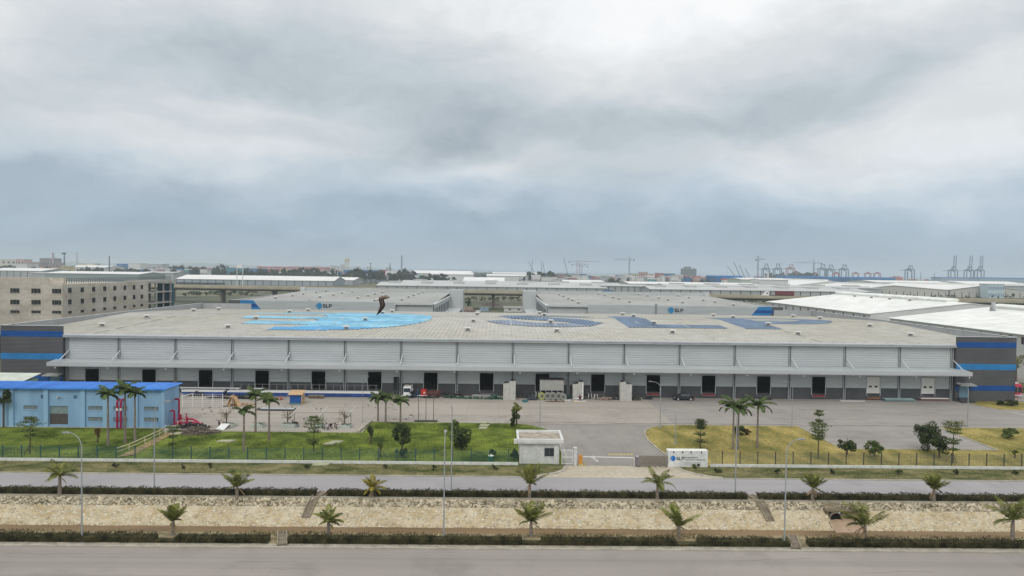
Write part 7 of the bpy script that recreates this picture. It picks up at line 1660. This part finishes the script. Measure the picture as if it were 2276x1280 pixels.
# containers
CC = {'red': (.40, .10, .08), 'orange': (.50, .20, .12), 'blue': (.05, .13, .30), 'dark blue': (.03, .06, .16), 'brown': (.20, .08, .07), 'white': (.60, .60, .58), 'green': (.10, .25, .18)}; CP = {}
def containers(px0, px1, py, Y, tiers_, cols, place_, seed, rows=1, d=12.2):
    random.seed(seed); x0, x1 = ay(px0, py, Y)[0], ay(px1, py, Y)[0]; n = max(1, int((x1-x0)/(d+.4)))
    for i in range(n):
        for j in range(random.randint(max(1, tiers_-2), tiers_)):
            c = random.choice(cols); x = x0+i*(d+.4)
            if c not in CP:
                b = MB().box(0, 12.2, 0, 2.44, 0, 2.59)
                for k in range(20): b.box(.2+k*.6, .5+k*.6, -.05, 0, .1, 2.5)
                CP[c] = b; o = obj('shipping_container', b, cm('container_'+c.replace(' ', '_'), CC[c], var=.15, scale=.3)); CP[c] = o.data
            else: o = bpy.data.objects.new('shipping_container', CP[c]); C.objects.link(o)
            o.location = (x, Y+random.uniform(0, .6), j*2.6+.02); tag(o, '%s shipping container stacked %s' % (c, place_), 'container', '%s containers %s' % (c, place_))
containers(1196, 1240, 612, 1400, 8, ['red', 'brown', 'blue'], 'left of the shipping office in the port', 1); containers(1248, 1275, 610, 1350, 8, ['blue', 'dark blue', 'brown'], 'under the tall slanting crane boom', 2); containers(1275, 1312, 612, 1350, 8, ['red', 'white', 'blue', 'dark blue'], 'in the middle of the port yard', 3); containers(1498, 1545, 622, 1250, 6, ['red', 'brown', 'dark blue', 'blue'], 'right of the brick red port block', 4)
containers(1740, 1790, 612, 2300, 9, ['red', 'orange'], 'below the left quay cranes', 5); containers(1830, 1990, 616, 2300, 7, ['red', 'orange', 'brown'], 'along the quay before the middle cranes', 6); containers(1978, 2012, 611, 2500, 9, ['red', 'orange'], 'in the tall pink stack right of the middle cranes', 7); containers(2012, 2070, 618, 2100, 6, ['orange', 'brown', 'red'], 'at the right end of the quay yard', 8)
containers(1340, 1346, 640, 780, 2, ['blue'], 'before the link shed, left', 9); containers(1352, 1362, 642, 770, 2, ['dark blue', 'green'], 'before the link shed, middle', 10)
# masts, chimneys, billboard
def mast(label, px, p0, p1, Y, r, material, name='mast', cat='mast', lattice=False, head=False, r1=None):
    x, _, zt = ay(px, p0, Y); zb = max(-.1, ay(px, p1, Y)[2]); zb = -.1; t = thing(name, label, cat, (x, Y, 0)); b = MB()
    if lattice:
        for s in (-1, 1):
            for q in (-1, 1): b.bar((x+s*r, Y+q*r, zb), (x+s*r*.4, Y+q*r*.4, zt), r*.35)
        n = 10
        for i in range(n): z0, z1 = zb+(zt-zb)*i/n, zb+(zt-zb)*(i+1)/n; k0, k1 = 1-.6*i/n, 1-.6*(i+1)/n; b.bar((x-r*k0, Y-r*k0, z0), (x+r*k1, Y-r*k1, z1), r*.22)
    else: b.cyl((x, Y, zb), (x, Y, zt), r, r1 or r*.8, 10)
    obj('shaft', b, material, t)
    if head: obj('head', MB().box(x-r*3, x+r*2, Y-r, Y+r, zt-.01, zt+r*2.5), material, t)
fst = cm('far_steel', (.07, .09, .12)); fsw = cm('far_pale_steel', (.5, .52, .52))
mast('red and white banded factory chimney right of the brown tower', 118, 561.5, 590, 1900, 3.3, cm('banded_chimney', (.40, .34, .36), var=.3, scale=.25, stretch=(.01, .01, 1)), 'chimney', 'chimney'); mast('dark slim chimney with a wider top, far left', 143, 565, 588, 1900, 1.9, fst, 'chimney', 'chimney', head=True); mast('faint thin lattice mast above the white factory shed', 171, 560, 590, 2200, 1.8, fsw, 'mast', 'mast', True); mast('tall black mast left of the bright white hall', 243, 568.5, 600, 1500, 1.3, fst, 'chimney', 'chimney')
mast('thin dark light mast left of the red block', 824, 586, 620, 1100, .45, fst, head=True); mast('dark lattice mast above the white gabled house', 867, 585, 605, 1500, 1.1, fst, lattice=True); mast('tall faint lattice mast left of the curved white hall', 893, 567, 602, 2100, 2.2, fst, lattice=True); mast('white pole left of the deep blue hall', 750, 591, 614, 1300, .7, fwh); mast('thin white lamp mast in front of the distant apartments', 350, 596, 608, 1100, .4, fwh)
mast('thin dark lamp mast at the right quay', 2047, 604, 618, 2200, .8, fst); mast('thin dark lamp mast left of the tall quay cranes', 2077, 607, 620, 2200, .8, fst); mast('white silo tower left of the quay cranes', 1707, 605, 620, 1500, 2.2, fwh, 'silo', 'silo', r1=2.2)
def billboard():
    Y = 900; x0, _, zt = ay(526, 587, Y); x1, _, zb = ay(538, 596, Y); t = thing('billboard', 'plain white billboard on two tall posts', 'billboard', ((x0+x1)/2, Y, 0)); obj('panel', MB().box(x0, x1, Y-.2, Y+.2, zb, zt), m_white, t)
    for x in (x0+.3, x1+.6): obj('post', MB().box(x-.4, x+.4, Y+.21, Y+.9, -.1, zb+3), fwh, t)
billboard()
# cranes
def tower_crane(label, px, ptop, pj, pl, pr, Y, material, counter):
    x, _, zt = ay(px, ptop, Y); zj = ay(px, pj, Y)[2]; xl, xr = ay(pl, pj, Y)[0], ay(pr, pj, Y)[0]; t = thing('tower_crane', label, 'crane', (x, Y, 0)); w = 1.1; b = MB()
    for s in (-w, w):
        for q in (-w, w): b.bar((x+s, Y+q, -.1), (x+s, Y+q, zj), .38)
    n = 12
    for i in range(n): z0, z1 = zj*i/n, zj*(i+1)/n; b.bar((x-w, Y-w, z0), (x+w, Y-w, z1), .4)
    obj('tower', b, material, t); j = MB()
    for q in (-.8, .8): j.bar((xl, Y+q, zj+.4), (xr, Y+q, zj+.4), .36)
    j.bar((xl, Y, zj+1.9), (xr, Y, zj+1.9), .32); k = int(abs(xr-xl)/4)
    for i in range(k): a = xl+(xr-xl)*i/k; j.bar((a, Y, zj+.4), (a+(xr-xl)/k/2, Y, zj+1.9), .3)
    obj('jib', j, material, t); obj('apex', MB().bar((x-w, Y, zj+1.5), (x, Y, zt), .6).bar((x+w, Y, zj+1.5), (x, Y, zt), .6).bar((x, Y, zt), (xl+(x-xl)*.4, Y, zj+2), .3).bar((x, Y, zt), (xr-(xr-x)*.3, Y, zj+2), .3), material, t)
    xc = xl if counter < 0 else xr; obj('counterweight', MB().box(xc-2, xc+2, Y-1, Y+1, zj-2.5, zj+.6), cm('far_slate', (.15, .18, .19)), t); obj('cab', MB().box(x+w, x+w+2, Y-1, Y+1, zj-2.2, zj), material, t)
fcr = cm('far_crane_red', (.36, .13, .13))
tower_crane('grey tower crane with a long jib to the left, centre skyline', 1399, 571, 577.5, 1365, 1409, 1900, fst, 1); tower_crane('reddish tower crane in the centre left group, upper jib', 1283, 579, 582, 1265, 1335, 2000, fcr, -1); tower_crane('lower tower crane in the centre left group', 1288, 585, 588, 1272, 1310, 2100, fst, -1); tower_crane('pinkish short tower crane right of the centre left group', 1293, 590, 592, 1280, 1306, 2200, fcr, 1)
tower_crane('tower crane with a tall mast above the pale green hall', 1685, 569, 577, 1680, 1702, 1700, fst, -1); tower_crane('tower crane over the left quay cranes, long jib to the left', 1809, 577, 585, 1765, 1826, 1800, fst, 1)
def boom_crane(label, pts, Y, w=1.3):
    (pa, ya), (pb, yb) = pts; x0, _, z0 = ay(pa, ya, Y); x1, _, z1 = ay(pb, yb, Y); t = thing('crawler_crane', label, 'crane', (x0, Y, 0)); b = MB(); dx = (x1-x0)*max(0, z0-2)/(z1-z0+1e-6); p0 = Vector((x0-dx, Y, 2.0)); p1 = Vector((x1, Y, z1))
    for s in (-w*.5, w*.5): b.bar(p0+Vector((s, 0, 0)), p1+Vector((s*.4, 0, 0)), .55)
    n = 9
    for i in range(n): a, c = p0.lerp(p1, i/n), p0.lerp(p1, (i+1)/n); b.bar(a+Vector((-w*.4, 0, 0)), c+Vector((w*.4, 0, 0)), .35)
    obj('boom', b, fst, t); obj('body', MB().box(p0.x-3, p0.x+3, Y-2, Y+2, 1.2, 4.5), fcr, t); obj('tracks', MB().box(p0.x-3.5, p0.x+3.5, Y-2.6, Y-1.4, 0, 1.19).box(p0.x-3.5, p0.x+3.5, Y+1.4, Y+2.6, 0, 1.19), fst, t); obj('hoist_rope', MB().bar(p1, (p1.x+.6, Y, p1.z*.35), .18), fst, t)
for lab, pts, Y in (('slanting boom leaning left, left of a crossed pair', ((1186, 604), (1175, 581)), 2000), ('near upright boom of the crossed pair', ((1181, 602), (1183.5, 579)), 2000), ('upright boom, taller one right of the crossed pair', ((1204, 604), (1203, 579)), 2000), ('upright boom, shorter one right of the crossed pair', ((1210, 604), (1207, 583)), 2000), ('tall slanting boom above the blue containers', ((1260, 602), (1253, 572)), 1900), ('lowest slanting boom of the right skyline group', ((1629, 608), (1617, 591)), 1800), ('tallest slanting boom of the right skyline group', ((1643, 610), (1631, 582)), 1800), ('thick slanting boom in the middle of the right skyline group', ((1653, 612), (1644, 589)), 1800), ('last short slanting boom of the right skyline group', ((1664, 611), (1656, 596)), 1800)):
    boom_crane('crawler crane with a %s' % lab, pts, Y)
def quay_crane(label, px, p_leg, p_apex, p_boom, Y, material, half, second=None):
    x, _, zl = ay(px, p_leg, Y); za = ay(px, p_apex, Y)[2]; t = thing('quay_crane', label, 'crane', (x, Y, 0), 'quay cranes on the right skyline'); w = half
    for s in (-w, w):
        for q in (0, 18): obj('leg', MB().bar((x+s, Y+q, -.1), (x+s*.96, Y+q, zl), 3.2), material, t)
    b = MB()
    for q in (0, 18): b.bar((x-w, Y+q, zl), (x+w, Y+q, zl), 3.2); b.bar((x-w, Y+q, zl*.45), (x+w, Y+q, zl*.45), .9 if q == 0 else .5) if second else None
    for s in (-w, w): b.bar((x+s, Y, zl), (x+s, Y+18, zl), 2)
    obj('portal_beam', b, material, t); a = MB()
    for s in (-1, 1): a.bar((x+s*w*.7, Y, zl), (x+s*w*.34, Y+4, za), 2.5); a.bar((x+s*w*.34, Y+4, za), (x+s*w*.36, Y+18, zl), 1.2)
    a.bar((x-w*.55, Y+4, za), (x+w*.55, Y+4, za), 2.6); obj('apex_frame', a, material, t)
    m = MB()
    for s in (-1, 1): m.bar((x+s*w*.35, Y+6, zl-2.5), (x+s*w*.35, Y+70, zl-2.5), 2.2)
    obj('rear_girder', m, material, t); obj('machine_house', MB().box(x-w*.4, x+w*.4, Y+10, Y+22, zl-2, zl+4.5), second or material, t); obj('trolley_cab', MB().box(x-3, x+1, Y+1, Y+5, zl-9, zl-4), material, t)
    if p_boom:
        zt = ay(px, p_boom, Y)[2]; c = MB()
        for s in (-1, 1): c.bar((x+s*w*.34, Y-2, zl), (x+s*w*.32, Y-4, zt), 2.5)
        n = 6
        for i in range(n+1): z = zl+2+(zt-zl-2)*i/n; c.bar((x-w*.34, Y-3.5, z), (x+w*.34, Y-3.5, z), 1.7)
        obj('raised_boom', c, material, t)
fcb = cm('quay_crane_blue', (.03, .085, .21)); fct = cm('quay_crane_teal', (.07, .16, .23))
for px, lab in ((2121, 'blue quay crane with its boom raised, left of the tall three'), (2156.5, 'blue quay crane with its boom raised, middle of the tall three'), (2180, 'blue quay crane with its boom raised, right of the tall three')): quay_crane(lab, px, 600.5, 592.5, 569, 3100, fcb, 16)
quay_crane('blue quay crane with lowered boom standing alone left of the tall three', 2025, 599, 590.5, None, 2900, fcb, 15); quay_crane('dark teal quay crane, rightmost of the left crane row', 1878, 598, 588.5, None, 2800, fct, 15); quay_crane('teal quay crane with reddish house, left of the dark teal one', 1848, 599, 589, None, 2850, fct, 15, fcr); quay_crane('pale teal quay crane with rounded top in the left crane row', 1830, 597, 587.5, None, 2900, fct, 15, fcr)
quay_crane('reddish quay crane left of the long jib tower crane', 1759, 596, 587, None, 2900, fcr, 15, fct); quay_crane('grey green quay crane over dark stacks, left crane row', 1730, 597, 586.5, None, 2950, fct, 15, fcr); quay_crane('pink headed quay crane, leftmost of the left crane row', 1704, 597, 586.5, None, 2950, fct, 14, fcr)
for px, lab in ((1768, 'reddish gantry crane under the left quay cranes'), (1812, 'reddish gantry crane at the foot of the tower crane'), (1860, 'reddish gantry crane before the teal quay crane'), (1903, 'pale red gantry crane, first right of the quay cranes'), (1930, 'pale red gantry crane, second right of the quay cranes'), (1951, 'pale red gantry crane, third right of the quay cranes')):
    Y = 2200; x, _, zt = ay(px, 608, Y); t = thing('yard_gantry_crane', lab, 'crane', (x, Y, 0), 'red yard gantry cranes'); b = MB()
    for s in (-9, 9):
        for q in (0, 8): obj('leg', MB().bar((x+s, Y+q, -.1), (x+s, Y+q, zt), 1.5), fcr, t)
    obj('beam', MB().box(x-10, x+10, Y-1, Y+9, zt-1, zt+2), fcr, t); obj('trolley', MB().box(x-3, x+3, Y-1.5, Y+6, zt+2.002, zt+5), fcr, t)
# yellow gantry left of centre
Y = 2400; x, _, zt = ay(771, 573, Y); t = thing('hazy_derrick', 'pale yellow derrick tower on the hazy skyline left of centre', 'derrick', (x, Y, 0)); b = MB()
for s in (-9, 9):
    b.bar((x+s, Y, -.1), (x+s*.5, Y, zt*.85), 2.2)
for i in range(5): b.bar((x-8+i*.8, Y, zt*.85*i/5), (x+8-i*.8, Y, zt*.85*(i+1)/5), 1.2); b.bar((x+8-i*.8, Y, zt*.85*i/5), (x-8+i*.8, Y, zt*.85*(i+1)/5), 1.2)
obj('tower', b, cm('far_yellow_steel', (.55, .50, .32)), t); obj('top', MB().box(x-10, x+10, Y-5, Y+5, zt*.85, zt*.92).box(x-3, x+6, Y-3, Y+3, zt*.92, zt), cm('far_yellow_steel', (.55, .50, .32)), t)

# far trees
TP = []
def far_tree(px, py, Y, h, k, label, group):
    x = ay(px, py, Y)[0]
    if len(TP) < 4:
        t = thing('far_tree', label, 'tree', (0, 0, 0), group); P, _ = crown_pts((0, 0, .62), (.42+.1*len(TP), .42, .38), 420, 9+len(TP), 700+len(TP)); obj('crown', MB().leaves(P, .14, aspect=.7), m_far_leaf, t); obj('trunk', MB().cyl((0, 0, -.02), (0, 0, .5), .03, .02, 5), m_wood, t); TP.append(t); place(t, (x, Y, 0), 0, h)
    else: o = dup(TP[k % 4], (x, Y, 0), random.uniform(0, 6), h, label=label); o['group'] = group
random.seed(12); k = 0
for px0, px1, n, Y, h0, h1, lab in ((378, 500, 26, 1500, 9, 17, 'dark tree before the distant apartment row'), (500, 600, 16, 1350, 8, 14, 'dark tree below the billboard'), (600, 760, 26, 1350, 8, 15, 'dark tree in the belt behind the left long shed'), (760, 920, 30, 1250, 8, 15, 'dark tree in the belt before the deep blue hall'), (150, 330, 22, 1350, 7, 13, 'dark tree before the far left white sheds'), (0, 110, 10, 1600, 8, 14, 'dark tree before the far left factory'), (905, 1010, 10, 1180, 6, 11, 'dark tree beside the curved white hall'), (1175, 1230, 10, 1250, 8, 15, 'dark tree right of the bright white hall'), (1330, 1660, 34, 1250, 5, 9, 'small tree among the port blocks'), (1700, 1780, 12, 2200, 12, 20, 'hazy tree left of the port blue roofs'), (1785, 1810, 6, 1900, 14, 20, 'dark tree clump under the long jib tower crane'), (1940, 2280, 30, 845, 2.5, 4.5, 'low tree along the front of the gabled halls'), (2232, 2290, 10, 900, 4, 7, 'tree before the workshop at the right edge')):
    for i in range(n): k += 1; far_tree(px0+(px1-px0)*(i+random.random())/n, 615, Y+random.uniform(-60, 60), random.uniform(h0, h1)*(1.75 if Y > 1100 else 1.0), k, lab, lab+'s')
rgx = np.random.default_rng(5); P = np.stack([rgx.uniform(-2600, 400, 9000), rgx.uniform(2000, 4300, 9000), rgx.uniform(0, 9, 9000)], 1)
tag(obj('distant_woods', MB().leaves(P, 14, aspect=.6), m_far_leaf), 'hazy band of woods and gardens before the far shore', 'woods', kind='stuff')

# small stuff between the sheds and the port
def clutter():
    rg = random.Random(44); W_ = [fwh, fpw, fgw, fbl, fbr, fpk, cm('far_teal_roof', (.12, .30, .34)), fwh, fwh]; names = ['white', 'pale', 'grey', 'blue', 'brown', 'pinkish', 'teal', 'white', 'white']
    for (px0, px1, n, Ya, Yb, py0, py1, where) in ((1150, 1330, 24, 1100, 1350, 613, 620, 'below the centre cranes'), (1330, 1500, 36, 1150, 1450, 613, 621, 'below the long jib tower crane'), (1500, 1690, 34, 1150, 1450, 615, 622, 'left of the pale green hall'), (590, 760, 22, 1350, 1600, 603, 609, 'around the red roofed hall'), (770, 930, 18, 1250, 1500, 607, 613, 'around the deep blue hall'), (300, 500, 22, 1400, 1700, 597, 603, 'before the distant apartments')):
        for i in range(n):
            px = px0+(px1-px0)*(i+rg.random())/n; Y = rg.uniform(Ya, Yb); k = rg.randrange(len(W_)); pt = rg.uniform(py0, py1); w = rg.uniform(6, 20)
            block('small %s low building %s' % (names[k], where), px, px+w, pt, Y, rg.uniform(10, 25), W_[k], 1 if w > 9 else 0, int(w/3) if w > 9 else 0, rg.choice([fw_, fg_, fg_, frr, fblr]), name='low_building', group='small %s low buildings %s' % (names[k], where), rh=rg.uniform(.6, 2))
clutter()

# ------------------------------------------------------------------ the bird
def bird():
    Y = 9.0; s = 9.0/1520; o0 = Vector(ay(850, 668, Y)); import bmesh
    def q(px, py, d=0.0): v = ay(px, py, Y+d); return Vector(v)
    mb = MB(); ax = [(830.5, 668.6, .4), (834, 667.4, 1.8), (838, 665.8, 2.8), (842, 664.5, 3.4), (847, 662.8, 4.2), (852, 661.8, 4.2), (856, 661.5, 3.4), (859, 661.3, 2.7), (862, 660.8, 2.3), (864, 660.5, 1.4), (866.8, 660.4, .25)]
    n = 12; V = []; 
    for i, (px, py, r) in enumerate(ax):
        c = q(px, py)
        for k in range(n): a = 2*math.pi*k/n; V.append(tuple(c+Vector((0, math.cos(a)*r*s*.9, math.sin(a)*r*s))))
    for i in range(len(ax)-1):
        mb.k = 2 if i == 0 else (1 if i in (1, 2) else (3 if i >= 9 else 0)); b = i*n
        mb.f += [(b+k, b+(k+1) % n, b+n+(k+1) % n, b+n+k) for k in range(n)]; mb.m += [mb.k]*n
    mb.v = V; mb.n = len(V); mb.f += [tuple(range(n)), tuple(range(len(V)-n, len(V)))]; mb.m += [2, 3]
    def wing(L, R, th, mi):
        mb.k = mi; N = len(L); V = []
        for (a, b) in zip(L, R):
            p, r = q(*a), q(*b); m = (p+r)/2
            V += [tuple(p), tuple(m+Vector((0, -th*s, 0))), tuple(r), tuple(m+Vector((0, th*s, 0)))]
        F = [(i*4+j, i*4+(j+1) % 4, i*4+4+(j+1) % 4, i*4+4+j) for i in range(N-1) for j in range(4)]; mb.add(V, F+[(3, 2, 1, 0), tuple(range(N*4-4, N*4))])
    wing([(842, 665, -.02), (842.6, 671, -.05), (844.2, 677, -.08), (844.6, 680, -.09), (842, 687, -.10), (839.5, 694, -.09), (836.6, 700.6, -.08)], [(853.5, 664, -.02), (854, 669.5, -.05), (856.3, 675, -.08), (856, 679.5, -.09), (852, 686.5, -.10), (846, 694.5, -.09), (837.4, 701, -.08)], 1.1, 2)
    wing([(845, 662, .02), (850, 658.6, .10), (856, 656.6, .16), (861.6, 655.9, .22)], [(853, 662, .02), (856, 659.6, .10), (859, 657.8, .16), (861.9, 656.3, .22)], .8, 2)
    wing([(840, 666.4, 0), (835, 667.6, 0), (829.6, 668.8, 0)], [(840.5, 668.0, 0), (836, 669.0, 0), (830, 669.3, 0)], .6, 2)
    o = obj('bird', mb, [cm('bird_brown', (.19, .135, .10), var=.3, scale=30), cm('bird_white', (.62, .60, .57)), cm('bird_dark', (.055, .04, .036), var=.35, scale=20), m_black], smooth=True); tag(o, 'dark brown bird in flight with one long wing hanging down', 'bird')
bird()

# ------------------------------------------------------------------ haze
hz = MB().box(-42000, 42000, -520, 62000, -4.5, 135)
mh = bpy.data.materials.new('haze_air'); mh.use_nodes = True; nt = mh.node_tree; nt.nodes.clear(); ho = nt.nodes.new('ShaderNodeOutputMaterial'); pv = nt.nodes.new('ShaderNodeVolumePrincipled'); pv.inputs['Color'].default_value = (.82, .92, 1.0, 1); pv.inputs['Density'].default_value = .00016; pv.inputs['Anisotropy'].default_value = .1; nt.links.new(pv.outputs[0], ho.inputs['Volume'])
tag(obj('haze', hz, mh), kind='stuff')
